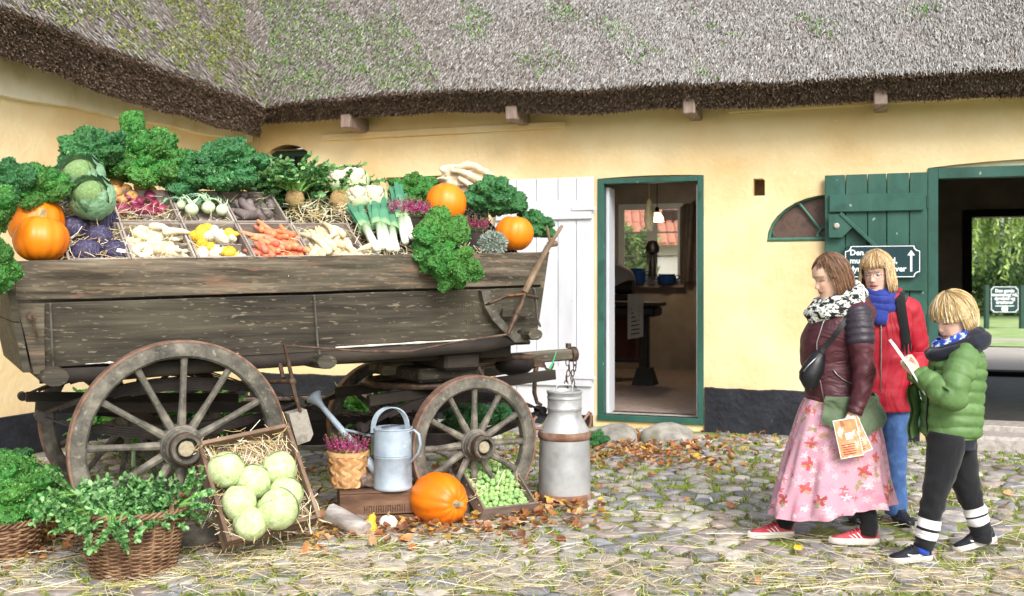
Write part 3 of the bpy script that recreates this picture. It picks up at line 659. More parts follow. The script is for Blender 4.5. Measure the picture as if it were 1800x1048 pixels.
def wheel(R_, xc, yc, rot0, nsp, side):
    """side -1: outer face to the camera"""
    Mw = WGM @ Matrix.Translation((xc, yc, R_)) @ Matrix.Rotation(R(90), 4, 'X')      # local z -> -y (towards the camera)
    if side > 0: Mw = Mw @ Matrix.Rotation(pi, 4, 'X')
    rw, ax = R_*.062+.048, .036
    mb = MB(); n = 72
    ro = R_-.014
    prof = [(ro, -ax), (ro, ax), (ro-.008, ax+.004), (ro-rw+.012, ax+.004), (ro-rw, ax-.01), (ro-rw, -ax+.01), (ro-rw+.012, -ax)]
    rings = [[(r*math.cos(2*pi*k/n), r*math.sin(2*pi*k/n), z) for r, z in prof] for k in range(n+1)]
    mb.loft(rings, False, True)
    me = mb.mesh('wheel', M_spoke); wl = place(me, 'wheel', Mw, wagon)
    mb = MB(); prof = [(R_, -ax-.002), (R_, ax+.003), (ro+.001, ax+.003), (ro+.001, -ax-.002)]
    mb.loft([[(r*math.cos(2*pi*k/n), r*math.sin(2*pi*k/n), z) for r, z in prof] for k in range(n+1)], False, True)
    place(mb.mesh('tyre', M_rust), 'tyre', Mw, wl)
    h = R_/.59*.5+.5
    mb = MB(); mb.lathe([(.0, -.10), (.075*h, -.10), (.095*h, -.06), (.112*h, -.045), (.118*h, -.04), (.118*h, .035), (.108*h, .04), (.104*h, .055), (.1*h, .058), (.098*h, .08), (.09*h, .09), (.084*h, .095), (.083*h, .15), (.079*h, .158), (.062*h, .158), (.06*h, .10), (0, .10)], 32)
    place(mb.mesh('hub', M_spoke, 30), 'hub', Mw, wl)
    mb = MB(); mb.lathe([(.0865*h, .098), (.0875*h, .1), (.0875*h, .148), (.0855*h, .15), (.0835*h, .15), (.0835*h, .098)], 28); mb.lathe([(.119*h, -.038), (.1215*h, -.036), (.1215*h, -.02), (.119*h, -.018)], 28); place(mb.mesh('hub_band', M_ironw, 30), 'hub_band', Mw, wl)
    mb = MB(); mb.lathe([(0, .101), (.042*h, .101), (.044*h, .11), (.044*h, .142), (.038*h, .149), (0, .15)], 20); place(mb.mesh('axle_end', M_end, 30), 'axle_end', Mw, wl)
    mb = MB(); L0, L1 = .1*h, ro-rw+.01
    for_r = [(L0, .026, .03, .0), (L0+.05, .024, .024, .003), ((L0+L1)/2, .0185, .021, .006), (L1-.05, .019, .018, .008), (L1, .022, .016, .008)]
    mb.loft([[(r, a*math.cos(t), z+b*math.sin(t)) for t in np.linspace(0, 2*pi, 9)[:-1]] for r, a, b, z in for_r])
    sm = mb.mesh('spoke', M_spoke)
    for k in range(nsp): place(sm, 'spoke', Mw @ Matrix.Rotation(R(rot0)+2*pi*k/nsp+random.uniform(-.015, .015), 4, 'Z'), wl)
    return wl
wheel(.59, 0, 0, 28, 12, -1); wheel(.45, 1.85, 0, 0, 12, -1); wheel(.59, 0, 1.5, 10, 12, 1); wheel(.45, 1.85, 1.5, 12, 12, 1)
# body sides
def side_board(name, pts, ys, th, m, far=False, nseg=16):
    """pts: pixel corners bl, br, tr, tl seen on planes ys (bottom, top)"""
    bl, br = CL(*pts[0], ys[0]), CL(*pts[1], ys[0]); tr, tl = CL(*pts[2], ys[1]), CL(*pts[3], ys[1])
    mb = MB()
    def q(a, b, inn):
        p = (bl*(1-a)+br*a)*(1-b)+(tl*(1-a)+tr*a)*b
        p = p+Vector((0, inn, 0))
        if 0 < a < 1: p.z += .004*noise.noise(Vector((a*9, b*3, ys[0]*9)))
        if far: p.y = 1.5-p.y
        return p
    A = [i/nseg for i in range(nseg+1)]; bz = .004
    rings = []
    for a in A: rings.append([q(a, .015, 0), q(a, 0, .006), q(a, 0, th), q(a, 1, th), q(a, 1, .006), q(a, .985, 0)])
    mb.loft(rings); return Lb(mb, name, m)
for far_ in (False, True):
    side_board('side_plank', [(28, 529), (951, 501), (966, 443), (25, 459)], (.035, -.03), .035, M_wood, far_)
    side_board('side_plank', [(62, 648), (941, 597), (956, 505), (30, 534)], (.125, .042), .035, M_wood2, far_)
e0, e1 = CL(66, 650, .12), CL(941, 598, .12)
# bottom sill, flaking white edge, floor, cross bolsters
for y_ in (.11, 1.33):
    mb = MB(); ps = [CL(x, y, .1) for x, y in ((70, 662), (200, 657), (380, 642), (560, 630), (720, 618), (850, 608), (925, 592))]
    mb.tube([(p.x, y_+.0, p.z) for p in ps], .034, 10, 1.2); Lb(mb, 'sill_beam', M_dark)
for xs in (((150, 640), (250, 634)), ((330, 628), (420, 621)), ((590, 611), (700, 605), (830, 597))):
    ps = [CL(x, y, .1) for x, y in xs]
    mb = MB(); mb.tube([ps[0]+(ps[-1]-ps[0])*t/12+Vector((0, 0, .004*noise.noise(Vector((t, 0, xs[0][0]))))) for t in range(13)], [.0015+.010*max(0, noise.noise(Vector((t*.9, 3, xs[0][0]))))+(.003*(1+noise.noise(Vector((t*1.7, 1, 5)))) if xs[0][0] > 500 else 0) for t in range(13)], 6); Lb(mb, 'paint_flake', M_flake)
for i in range(6): mb = MB(); mb.box(((e0.x+e1.x)/2, .25+.2*i, 1.09), (e1.x-e0.x-.04, .194, .03), None, .004); Lb(mb, 'floor_plank', M_dark)
for px, py, r in ((96, 663, .05), (572, 636, .045), (937, 588, .04)):
    p = CL(px, py, -.02); mb = MB()
    mb.loft([[(p.x+r*1.35*math.cos(t), y, p.z+r*.95*math.sin(t)*(1.15 if y > .1 else 1)) for t in np.linspace(0, 2*pi, 11)[:-1]] for y in (-.055, -.045, .12, 1.38, 1.545, 1.555)]); Lb(mb, 'bolster', M_wood2)
# tail board and head board
mb = MB()
tl0, tb0 = CL(22, 462, -.03), CL(58, 652, .12)
for k, (za, zb) in enumerate(((0, .46), (.47, 1))):
    f = lambda t: tb0.x+(tl0.x-tb0.x)*t-.02
    mb = MB(); z_ = lambda t: tb0.z+(tl0.z-tb0.z)*t
    mb.loft([[(f(t), y0, z_(t)), (f(t)-.035, y0, z_(t)), (f(t)-.035, y1, z_(t)), (f(t), y1, z_(t))] for t, y0, y1 in ((za, .02-.11*za, 1.48+.11*za), (zb, .02-.11*zb, 1.48+.11*zb))]); Lb(mb, 'tail_plank', M_wood2)
tr0, br0 = CL(962, 446, -.03), CL(938, 597, .12)
mb = MB(); mb.loft([[(x, y0, z), (x+.03, y0, z), (x+.03, y1, z), (x, y1, z)] for x, z, y0, y1 in ((br0.x, br0.z, .13, 1.37), (tr0.x, tr0.z-.01, .0, 1.5))]); Lb(mb, 'head_plank', M_wood)
# standards, straps and hooks on the near side
def pxpoly(mb, pts, y0, y1, th):
    return mb.poly([Vector(CL(x, y, y0 if k < len(pts)/2 else y1)) for k, (x, y) in enumerate(pts)], (0, th, 0))
def strap(name, pts, yp, r, m=M_irong, flat=.4, n=8, **k):
    mb = MB(); P_ = [CL(x, y, yp+dy) for x, y, dy in pts]; mb.tube(P_, r, n, flat); return Lb(mb, name, m, **k)
mb = MB(); mb.loft([[CL(x0, y, yp), CL(x1, y, yp), CL(x1, y, yp)+Vector((0, .05, 0)), CL(x0, y, yp)+Vector((0, .05, 0))] for y, x0, x1, yp in ((534, 27, 78, -.0), (560, 36, 78, .02), (600, 46, 78, .05), (640, 55, 79, .08), (658, 60, 79, .09))]); Lb(mb, 'standard', M_wood)
strap('iron_strap', [(88, 534, 0), (90, 570, .01), (92, 620, .04), (94, 650, .06)], -.0, [.016, .014, .017, .013])
mb = MB(); c = CL(55, 555, -.02); mb.tube([c+Vector((0, .02, 0)), c-Vector((0, .012, 0))], .022, 10); mb.tube([c+Vector((.003, -.014, 0)), CL(60, 575, -.02), CL(66, 594, -.005)], [.01, .014, .011], 8, .5); Lb(mb, 'hook', M_ironw)
strap('iron_strap', [(552, 519, 0), (555, 560, .025), (558, 605, .06), (562, 625, .0)], .02, [.013, .012, .014, .016])
mb = MB(); mb.loft([[CL(x0, y, yp), CL(x1, y, yp), CL(x1, y, yp)+Vector((0, .045, 0)), CL(x0, y, yp)+Vector((0, .045, 0))] for y, x0, x1, yp in ((511, 846, 862, -.0), (540, 853, 870, .02), (560, 864, 882, .035), (578, 880, 898, .05), (590, 893, 918, .055), (602, 905, 934, .07))]); Lb(mb, 'standard', M_spoke)
strap('iron_strap', [(938, 507, 0), (943, 540, .02), (944, 560, .02), (950, 574, -.02)], -.01, [.017, .015, .013, .012])
mb = MB(); pxpoly(mb, [(883, 557), (930, 556), (931, 543), (884, 543)], .035, .03, .02); Lb(mb, 'name_plate', M_wood2)
# brake lever pole with loop bracket, brake rod and block
def lv(x, y, d=0): return CL(x, y, -.11+d)
mb = MB(); mb.tube([lv(922, 514), lv(938, 482), lv(962, 436), lv(972, 422)], [.026, .026, .024, .02], 10, .8); mb.tube([lv(972, 422), lv(988, 397)], [.013, .012], 8); mb.tube([lv(968, 428), lv(964, 412), lv(961, 397)], [.012, .009, .008], 8); mb.tube([lv(964, 430), lv(978, 428)], .02, 8)
brk = Lb(mb, 'brake_lever', mat('worn pole wood', ['#5a4838', '#7b6650', '#98826a'], 9, (1, 1, .4), rough=.75, bump=.4))
mb = MB(); mb.tube([lv(924, 512), lv(917, 534), lv(906, 556), lv(893, 588)], [.018, .016, .02, .014], 8); mb.ball(lv(909, 550), .026, 10, 8); mb.tube([lv(855, 536, .1), lv(862, 533, .04), lv(890, 521, 0), lv(918, 518, 0), lv(938, 522, .0), lv(946, 524, .06)], [.01, .013, .014, .016, .014, .012], 8, .7); place_ = build(mb, 'lever_bracket', M_ironw, brk, 35, local=True) if False else Lb(mb, 'lever_bracket', M_ironw)
mb = MB(); mb.tube([lv(500, 608), lv(560, 612, .02), lv(640, 618, .03), lv(720, 618, .03), lv(800, 602, .03), lv(892, 588, .0)], .008, 6); Lb(mb, 'brake_rod', M_ironw)
mb = MB(); mb.tube([lv(500, 606), lv(506, 632), lv(513, 664)], [.016, .018, .019], 8, .6); mb.tube([lv(512, 664), lv(514, 676), lv(520, 700), lv(528, 724)], [.018, .022, .016, .014], 8, .7); mb.ball(lv(514, 671), .024, 10, 8); mb.tube([lv(470, 671, .3), lv(514, 671, 0)], .014, 8); mb.tube([lv(492, 640, .2), lv(498, 665, .14)], .014, 8); Lb(mb, 'brake_arm', M_ironw)
mb = MB(); mb.poly([lv(*p) for p in ((508, 728), (539, 720), (551, 763), (545, 775), (523, 783))], (0, .1, 0)); Lb(mb, 'brake_block', mat('grey brake block', ['#7f7a72', '#9b958b', '#6c665e'], 12, (1, 1, 1), rough=.85, bump=.4))
# underframe: axles, springs, turntable, drawbar
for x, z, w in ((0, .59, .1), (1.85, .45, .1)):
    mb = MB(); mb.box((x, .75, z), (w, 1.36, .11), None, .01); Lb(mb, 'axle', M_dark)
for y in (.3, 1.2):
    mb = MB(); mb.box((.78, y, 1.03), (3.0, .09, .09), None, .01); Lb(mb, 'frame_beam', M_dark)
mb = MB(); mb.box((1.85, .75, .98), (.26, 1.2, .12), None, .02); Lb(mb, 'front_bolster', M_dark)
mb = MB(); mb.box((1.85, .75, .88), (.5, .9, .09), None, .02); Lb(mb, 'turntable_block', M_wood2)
mb = MB(); mb.tube([(1.85+.42*math.cos(t), .75+.42*math.sin(t), .80) for t in np.linspace(0, 2*pi, 33)], .022, 8); Lb(mb, 'turntable_ring', M_ironw)
def spring(xc, y, zc, hl, rise, tilt=0):
    ro = None
    for s in (1, -1):
        for k in range(6):
            L = hl*(1-.13*k); mb = MB(); rows_ = []
            for t in np.linspace(-1, 1, 13):
                x = L*t; z = s*(rise*(1-(x/hl)**2)-.013*k); rows_.append((xc+x, z+zc+tilt*x))
            mb.loft([[(x, y-.03, z-.0055), (x, y+.03, z-.0055), (x, y+.03, z+.0055), (x, y-.03, z+.0055)] for x, z in rows_])
            if ro is None: ro = Lb(mb, 'spring', M_iron)
            else: Lb(mb, 'spring_leaf', M_iron, ro)
    for sx in (-1, 1): mb = MB(); mb.tube([(xc+sx*hl, y-.045, zc+tilt*sx*hl), (xc+sx*hl, y+.045, zc+tilt*sx*hl)], .028, 10); Lb(mb, 'spring_eye', M_iron, ro)
for y in (.2, 1.3): spring(.02, y, .78, .72, .17); spring(1.82, y, .60, .66, .17, .02)
for y in (.45, 1.05):
    mb = MB(); mb.beam((1.3, y, .72), (2.75, y, .80+.03), .06, .07); Lb(mb, 'futchel', M_dark)
    mb = MB(); mb.beam((-.7, y, .8), (.6, y, .72), .05, .06); Lb(mb, 'brace_bar', M_dark)
dq = CL(1003, 623, .72); d0 = Vector((1.5, .72, dq.z-.05))
mb = MB(); mb.beam(d0, dq, .085, .085, bev=.012); db = Lb(mb, 'drawbar', M_wood)
mb = MB(); mb.lathe([(0, -.005), (.055, -.005), (.058, .0), (.058, .04), (0, .045)], 14, Matrix.Translation(dq) @ Vector((1, 0, .05)).to_track_quat('Z', 'Y').to_matrix().to_4x4()); mb.tube([dq+Vector((-.02, 0, .05)), dq+Vector((-.02, 0, .085))], .022, 8); build(mb, 'end_cap', M_ironw, db, 35, local=True)
mb = MB(); hk = lambda x, y: CL(x, y, .62); mb.tube([hk(944, 637), hk(940, 660), hk(939, 690), hk(944, 708), hk(952, 712)], [.022, .018, .016, .015, .012], 8); mb.beam(hk(880, 632), hk(955, 640), .05, .055); Lb(mb, 'shaft_bracket', M_ironw)
mb = MB(); mb.tube([hk(956, 640), hk(960, 648), hk(966, 651), hk(971, 646), hk(973, 638)], .009, 8); Lb(mb, 'draw_hook', M_ironw)
mb = MB(); mb.tube([hk(960, 651), hk(966, 648), hk(971, 640), hk(978, 618)], [.004, .01, .007, .003], 6); build(mb, 'string', mat('green twine', ['#2fae6a', '#46c480'], 20, rough=.7), None, 35, 'short bit of bright green twine tied to the draw hook', 'twine', local=False) if False else None
sm_ = MB(); sm_.tube([WGM @ p for p in (hk(960, 651), hk(966, 648), hk(971, 640), hk(978, 618))], [.004, .01, .007, .003], 6); build(sm_, 'twine', mat('green twine', ['#2fae6a', '#46c480'], 20, rough=.7), None, 35, 'short bit of bright green twine tied to the draw hook', 'twine')
mb = MB(); mb.ball(CL(905, 640, .55), (.16, .1, .085), 14, 8); Lb(mb, 'front_bracket', M_iron)
mb = MB(); mb.tube([CL(830, 585+50, .5), CL(900, 628, .3), CL(938, 628, .3)], .02, 8); mb.tube([CL(838, 640, .25), CL(850, 665, .2), CL(820, 680, .15)], .015, 8); Lb(mb, 'front_rod', M_ironw)
# chain hanging from the drawbar end: separate links
ch = empty('chain', tuple(WGM @ dq), 0, 'rusty iron chain hanging doubled from the end of the drawbar', 'chain')
mb = MB(); mb.tube([(.014*math.cos(t), 0, .026*math.sin(t)) for t in np.linspace(0, 2*pi, 13)], .0045, 6); lk = mb.mesh('link', M_ironw, 180)
p0 = WGM @ dq
for s, n, dx in ((0, 9, -.025), (1, 12, .02)):
    for k in range(n):
        place(lk, 'link', Matrix.Translation((p0.x+dx+.012*math.sin(k*1.3+s), p0.y-.03, p0.z-.06-k*.041)) @ Matrix.Rotation(R(90)*(k % 2)+.4*s+.2, 4, 'Z') @ Matrix.Rotation(R(random.uniform(-9, 9)), 4, 'Y'), ch)
# faint scratched lettering on the lower board
mb = MB()
def scratch(x0, y0, x1, y1):
    a = CL(x0, y0, .085-(y0-520)*-.0004); 
    f = (650-y0)/140; yy = .125-.083*min(1, max(0, (598-y0)/93))-.004
    a = CL(x0, y0, yy); b = CL(x1, y1, .125-.083*min(1, max(0, (598-y1)/93))-.004); mb.tube([a, b], .0016, 4)
for row, (ya, yb, xa, xb, st) in enumerate(((537, 552, 625, 840, 9), (565, 580, 690, 830, 9))):
    x = xa
    while x < xb:
        w = random.uniform(4, 8); o = (x-xa)*-.02
        k = random.random()
        scratch(x, ya+o, x+random.uniform(-1, 2), yb+o)
        if k < .4: scratch(x, ya+o, x+w, yb+o)
        elif k < .7: scratch(x, ya+o, x+w, ya+o+1)
        else: scratch(x, (ya+yb)/2+o, x+w, (ya+yb)/2+o)
        if random.random() < .6: scratch(x+w, ya+o, x+w+1, yb+o)
        x += w+random.uniform(3, 6)
Lb(mb, 'scratched_lettering', mat('scratched wood', ['#6f6656', '#8d8472'], 20, rough=.9, bump=0), kind='stuff')
# ================================================================== PRODUCE KITS
M_crate = mat('old crate wood', ['#4b3a2e', '#6c5646', '#8c7562', '#a6917e'], 7, (.3, .3, 1.5), 7, .85, .4, 30, rand=.12, spots=[('#b3a493', 8, .62, .74, (.3, .3, 1), .5)])
M_crateg = mat('greyed crate wood', ['#6a5f57', '#8d8178', '#aaa096', '#c2b9af'], 7, (.3, .3, 1.5), 7, .85, .35, 30, rand=.1)
M_straw = mat('straw', ['#ffffff', '#e4e4e4'], 20, rough=.7, bump=0, attr='col')
STRAWC = ['#e3d3a4', '#d8c48c', '#efe5c4', '#c9b079', '#f3ecd8']
M_orange = mat('pumpkin skin', ['#d96a06', '#ee7d0a', '#f78f16'], 3, (1, 1, .4), rough=.42, bump=.2, bscale=16, spots=[('#f7a834', 4, .55, .8, (1, 1, .5), .7), ('#b9600f', 14, .66, .76, (1, 1, 1), .5), ('#a58a4c', 30, .7, .74, (1, 1, 1), .6)], spec=.5)
M_pstem = mat('dry pumpkin stem', ['#6f6a48', '#9a9270', '#b6ac88'], 12, rough=.85, bump=.4)
M_kale = mat('curly kale', ['#ffffff', '#e6efe6'], 6, rough=.4, bump=.5, bscale=70, attr='col', rand=.18, randh=.012, transl=.12)
M_leek = mat('leek', ['#ffffff', '#eef4ee'], 5, rough=.4, bump=.1, attr='col')
M_celery = mat('celery leaf', ['#ffffff', '#dde8dd'], 5, rough=.45, bump=0, attr='col', transl=.2)
M_carrot = mat('carrot skin', ['#d86f45', '#e48660', '#eea68a'], 9, rough=.5, bump=.2, bscale=40, rand=.1, randh=.012, spots=[('#f6c9b0', 6, .6, .8, (1, 1, 1), .6)])
M_parsnip = mat('parsnip skin', ['#d2bf90', '#e0d2ae', '#ebe1c6'], 9, rough=.6, bump=.25, bscale=40, rand=.06, spots=[('#c9ad78', 9, .66, .78)])
M_root = mat('pale root skin', ['#d3c39c', '#e2d6b9', '#ece4d0'], 6, rough=.6, bump=.2, bscale=40, rand=.06, spots=[('#dfbf86', 7, .6, .75)])
M_redonion = mat('red onion skin', ['#6f2140', '#8a3050', '#a8566f'], 5, (3, 3, .6), rough=.3, bump=.08, rand=.15)
M_onion = mat('brown onion skin', ['#c98b4a', '#dda765', '#ecc48c'], 5, (3, 3, .6), rough=.35, bump=.1, rand=.12)
M_redcab = mat('red cabbage leaf', ['#29233c', '#3d3550', '#65648a'], 4, (2, 2, .8), rough=.45, bump=.4, bscale=14, rand=.12, spots=[('#8a8cae', 6, .6, .72, (2.5, 2.5, .6), .7)])  # palest tones hold waxy bloom plus painted bluish highlights
M_whitecab = mat('white cabbage leaf', ['#a5bb78', '#bccc96', '#d3deb4'], 3, (1, 1, .6), rough=.45, bump=.25, bscale=9, rand=.06, spots=[('#eef1da', 5, .58, .68, (2.2, 2.2, .4), .8), ('#9fb873', 2.5, .6, .75)])
M_savoy = mat('savoy leaf', ['#7fa862', '#9cc07c', '#b9d69a'], 6, rough=.5, bump=.9, bscale=26, spots=[('#b4cf94', 7, .6, .7)], dist=.02)
M_savoyd = mat('dark savoy outer leaf', ['#5c8a66', '#7da985', '#9fc3a0'], 6, rough=.5, bump=.9, bscale=26, dist=.02)
M_kohl = mat('kohlrabi skin', ['#b9cf9a', '#d3e2ba', '#e6efd6'], 5, rough=.45, bump=.1, rand=.05)
M_kstalk = mat('pale green stalk', ['#a9c7a0', '#c5dcbc'], 5, rough=.5, bump=.1)
M_kleaf = mat('grey green leaf', ['#4f7f68', '#6f9a80', '#8fb59c'], 5, rough=.5, bump=.3)
M_mauve = mat('dark radish skin', ['#544a4a', '#716664', '#918683'], 8, rough=.7, bump=.3, bscale=40, rand=.15)
M_celeriac = mat('celeriac root', ['#a9854f', '#c8a873', '#dcc398'], 7, rough=.8, bump=.8, bscale=22, dist=.02)
M_cauli = mat('cauliflower curd', ['#d8d1b2', '#e6e0c8', '#f0ebda'], 12, rough=.8, bump=.6, bscale=60)
M_gy = mat('yellow gourd', ['#dda117', '#efbb34', '#f6d169'], 5, (1, 1, 1), rough=.4, bump=.15, rand=.1, spots=[('#e8852a', 6, .62, .72)])
M_gw = mat('cream gourd', ['#d6ceb2', '#e4ddc6', '#eee8d8'], 5, rough=.4, bump=.12, rand=.04)
M_gs = mat('striped gourd', ['#e8b52c', '#f1d98a', '#6f8b4a'], 7, (3, 3, .4), rough=.4, bump=.15)
M_sprout = mat('brussels sprout leaf', ['#7fae55', '#9cc478', '#bcdb9d'], 14, rough=.5, bump=.4, rand=.14, randh=.01)
M_burlap = mat('burlap', ['#c9b496', '#dcc9ad', '#eadcc6'], 10, rough=.95, bump=.4, bscale=160)
M_sack = M_burlap

def straw(name, pos, Lr=(.06, .2), wd=.0035, up=.25, frame=None, parent=None, label=None, bend=1.0, cols=STRAWC, kind='stuff', cat='straw'):
    """pos (n,3) points in world; up: how far the stalks tilt off the surface; frame 3x3 whose z is the surface normal"""
    pos = np.asarray(pos); n = len(pos); a = RNG.random(n)*2*pi
    d = np.column_stack([np.cos(a), np.sin(a), RNG.normal(0, up, n)]); nn = np.tile([[0, 0, 1.]], (n, 1))
    if frame is not None: Fm = np.array(frame); d = d @ Fm.T; nn = nn @ Fm.T
    d = nrm(d); L = RNG.uniform(*Lr, n)*RNG.uniform(.6, 1.1, n); sd = nrm(np.cross(d, nn)+.5*RNG.normal(0, 1, (n, 3)))
    lift = (nn*RNG.normal(-.02*bend, .03*bend, (n, 1))+RNG.normal(0, .035, (n, 3))*[1, 1, bend])*(L[:, None]/.15)
    V, Fa = blades(pos-d*L[:, None]*.5, d, sd, L, RNG.uniform(.7, 1.4, n)*wd, lift, taper=.8, segs=3)
    return np_obj(name, V, Fa, M_straw, parent, np.repeat(mix_cols(cols, n, .1), 8, 0), label=label, cat=cat if not parent else None, kind=kind)

# ---- curly kale: a shared ruffled leaf
def kale_leaf_mesh(seed, cols, nu=34, nv=56):
    """a thick, tightly curled leaf: bubbly mass with small frilled flakes standing on it"""
    rd = random.Random(seed); mb = MB(); oz = rd.uniform(0, 30); cs = []; c0, c1, c2 = [np.array(hexc(c)[:3]) for c in cols]
    def surf(d):
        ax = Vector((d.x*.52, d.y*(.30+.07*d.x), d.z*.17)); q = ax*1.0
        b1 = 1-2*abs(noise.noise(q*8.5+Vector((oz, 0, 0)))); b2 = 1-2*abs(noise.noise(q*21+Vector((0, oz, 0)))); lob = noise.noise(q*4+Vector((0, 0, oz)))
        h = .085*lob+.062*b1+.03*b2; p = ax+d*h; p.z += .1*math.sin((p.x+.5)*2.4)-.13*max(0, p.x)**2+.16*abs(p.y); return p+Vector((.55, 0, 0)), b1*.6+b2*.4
    rows = []
    for i in range(1, nu):
        th = pi*i/nu; r = []
        for k in range(nv):
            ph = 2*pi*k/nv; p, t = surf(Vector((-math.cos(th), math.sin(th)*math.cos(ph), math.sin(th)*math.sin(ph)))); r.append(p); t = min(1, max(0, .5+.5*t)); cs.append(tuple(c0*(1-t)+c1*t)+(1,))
        rows.append(r)
    mb.loft(rows)
    for k in range(420):
        d = Vector((rd.gauss(0, 1), rd.gauss(0, 1), rd.gauss(0, 1))).normalized(); p, t = surf(d); o = (d+Vector((rd.gauss(0, .6), rd.gauss(0, .6), rd.gauss(0, .6)))).normalized(); s_ = o.cross(Vector((rd.gauss(0, 1), rd.gauss(0, 1), rd.gauss(0, 1)))).normalized(); L = rd.uniform(.02, .05); w = rd.uniform(.014, .03); n_ = o.cross(s_)
        mb.add([p-o*.01-s_*w, p-o*.01+s_*w, p+o*L*.6+s_*w*1.2+n_*.012, p+o*L*.6-s_*w*1.2-n_*.012, p+o*L+s_*w*.7-n_*.02, p+o*L-s_*w*.7+n_*.02], [(0, 1, 2, 3), (3, 2, 4, 5)])
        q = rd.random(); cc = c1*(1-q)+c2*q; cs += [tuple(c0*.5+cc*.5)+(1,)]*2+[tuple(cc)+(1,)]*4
    mb.tube([(.1, 0, .02), (-.1, 0, -.03), (-.3, 0, -.14)], [.03, .026, .03], 6); cs += [hexc('#8fb070')]*(len(mb.v)-len(cs))
    me = bpy.data.meshes.new('kale_leaf'); me.from_pydata(mb.v, [], mb.f); me.materials.append(M_kale); me.polygons.foreach_set('use_smooth', [True]*len(me.polygons)); me.update()
    a = me.color_attributes.new('col', 'FLOAT_COLOR', 'POINT'); a.data.foreach_set('color', [x for c in cs for x in c]); return me
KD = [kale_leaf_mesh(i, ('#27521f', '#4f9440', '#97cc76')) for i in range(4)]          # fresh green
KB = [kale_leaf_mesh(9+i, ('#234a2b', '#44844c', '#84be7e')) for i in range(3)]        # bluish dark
def kale(loc, r, n, set_, label, tilt=(0, 0, 1), spread=1.15, droop=0, name='curly_kale', seed=0, aim=None):
    rd = random.Random(seed+int(loc[0]*1000)); e = empty(name, tuple(loc), 0, label, 'kale', 'curly kale bunches'); z = Vector(tilt).normalized(); q = z.to_track_quat('Z', 'Y').to_matrix().to_4x4()
    n = int(n*1.15)
    for k in range(n):
        th = spread*math.sqrt((k+.4)/n); ph = k*2.39996+rd.uniform(-.3, .3)
        if aim and k < len(aim): th, ph = aim[k]
        s = r*rd.uniform(.8, 1.12)
        Mw = Matrix.Translation(Vector(loc)) @ q @ Matrix.Rotation(ph, 4, 'Z') @ Matrix.Rotation(-(pi/2-th), 4, 'Y') @ Matrix.Rotation(rd.uniform(-.5, .5), 4, 'X') @ Matrix.Translation((.16*s, 0, 0)) @ Matrix.Diagonal((s, s, s, 1))
        place(rd.choice(set_), 'leaf', Mw, e)
    return e
# ---- feathery celery / parsley sprig made of quads
def sprig_template(seed, leaflets=7, size=.3, stem_only=.55, curl=.3):
    rd = random.Random(seed); V = []; Fq = []; C = []
    def quadstrip(pts, col):
        o = len(V)
        for a, b in pts: V.extend([a, b]); C.extend([col, col])
        for i in range(len(pts)-1): Fq.append((o+2*i, o+2*i+1, o+2*i+3, o+2*i+2))
    stc = hexc('#8fbf6a')[:3]
    ax = [Vector((curl*size*t*t, .04*size*math.sin(t*3), size*t*(1-.12*t))) for t in np.linspace(0, 1, 6)]
    for w in (Vector((0, .012*size/.3, 0)), Vector((.012*size/.3, 0, 0))): quadstrip([(p-w*(1-.5*i/5), p+w*(1-.5*i/5)) for i, p in enumerate(ax)], stc)
    for k in range(leaflets):
        t = stem_only+(1-stem_only)*(k//2)/(max(1, (leaflets-1)//2)); i = min(4, int(t*5)); p = ax[i].lerp(ax[i+1], t*5-i)
        sd = (1 if k % 2 else -1); d = Vector((.25*rd.uniform(.3, 1.6), sd*rd.uniform(.7, 1), rd.uniform(-.1, .6))).normalized()
        if k == leaflets-1: d = (ax[5]-ax[4]).normalized()
        L = size*rd.uniform(.09, .16); nn = d.orthogonal().normalized(); nn = (Matrix.Rotation(rd.random()*6.28, 3, d) @ nn); s = d.cross(nn)
        wv_ = [.06, .36, .26, .44, .30, .34, .05]; cc = np.array(hexc(rd.choice(['#457d40', '#65995c', '#2f6034', '#7fb06c', '#96c083']))[:3])  # palest greens paint reflected highlights onto random leaflets
        prev = []
        for q in range(7):
            tt = q/6; c = p+d*L*tt-nn*L*.25*tt*tt; w = wv_[q]*L*(1-.1*tt)
            prev.append((c-s*w+nn*w*.35, c, c+s*w+nn*w*.35))
        o = len(V)
        for a in prev: V.extend(a); C.extend([tuple(cc), tuple(cc*1.15), tuple(cc)])
        for q in range(6):
            b = o+3*q; Fq.append((b, b+1, b+4, b+3)); Fq.append((b+1, b+2, b+5, b+4))
    return np.array([tuple(v) for v in V]), np.array(Fq), np.array(C)
SPR = [sprig_template(i, 29, .3, .38, .25+.1*i) for i in range(4)]
def sprigs(name, mats4, parent=None, tint=(1, 1, 1), **k):
    Vs, Fs, Cs = [], [], []; o = 0
    for M in mats4:
        v, f, c = random.choice(SPR); Mn = np.array(M); Vs.append(v @ Mn[:3, :3].T+Mn[:3, 3]); Fs.append(f+o); Cs.append(np.clip(c*np.array(tint)*random.uniform(.75, 1.25), 0, 1)); o += len(v)
    return np_obj(name, np.concatenate(Vs), np.concatenate(Fs), M_celery, parent, np.concatenate(Cs), smooth=True, **k)
def tuft(loc, n, s, spread, dir_=(0, 0, 1)):
    q = Vector(dir_).normalized().to_track_quat('Z', 'Y').to_matrix().to_4x4(); out = []
    for k in range(n):
        th = spread*math.sqrt(random.random()); ph = random.random()*2*pi
        out.append(Matrix.Translation(Vector(loc)+Vector((random.gauss(0, .02), random.gauss(0, .02), 0))) @ q @ Matrix.Rotation(ph, 4, 'Z') @ Matrix.Rotation(th, 4, 'Y') @ Matrix.Diagonal((s*random.uniform(.7, 1.2),)*3+(1,)))
    return out
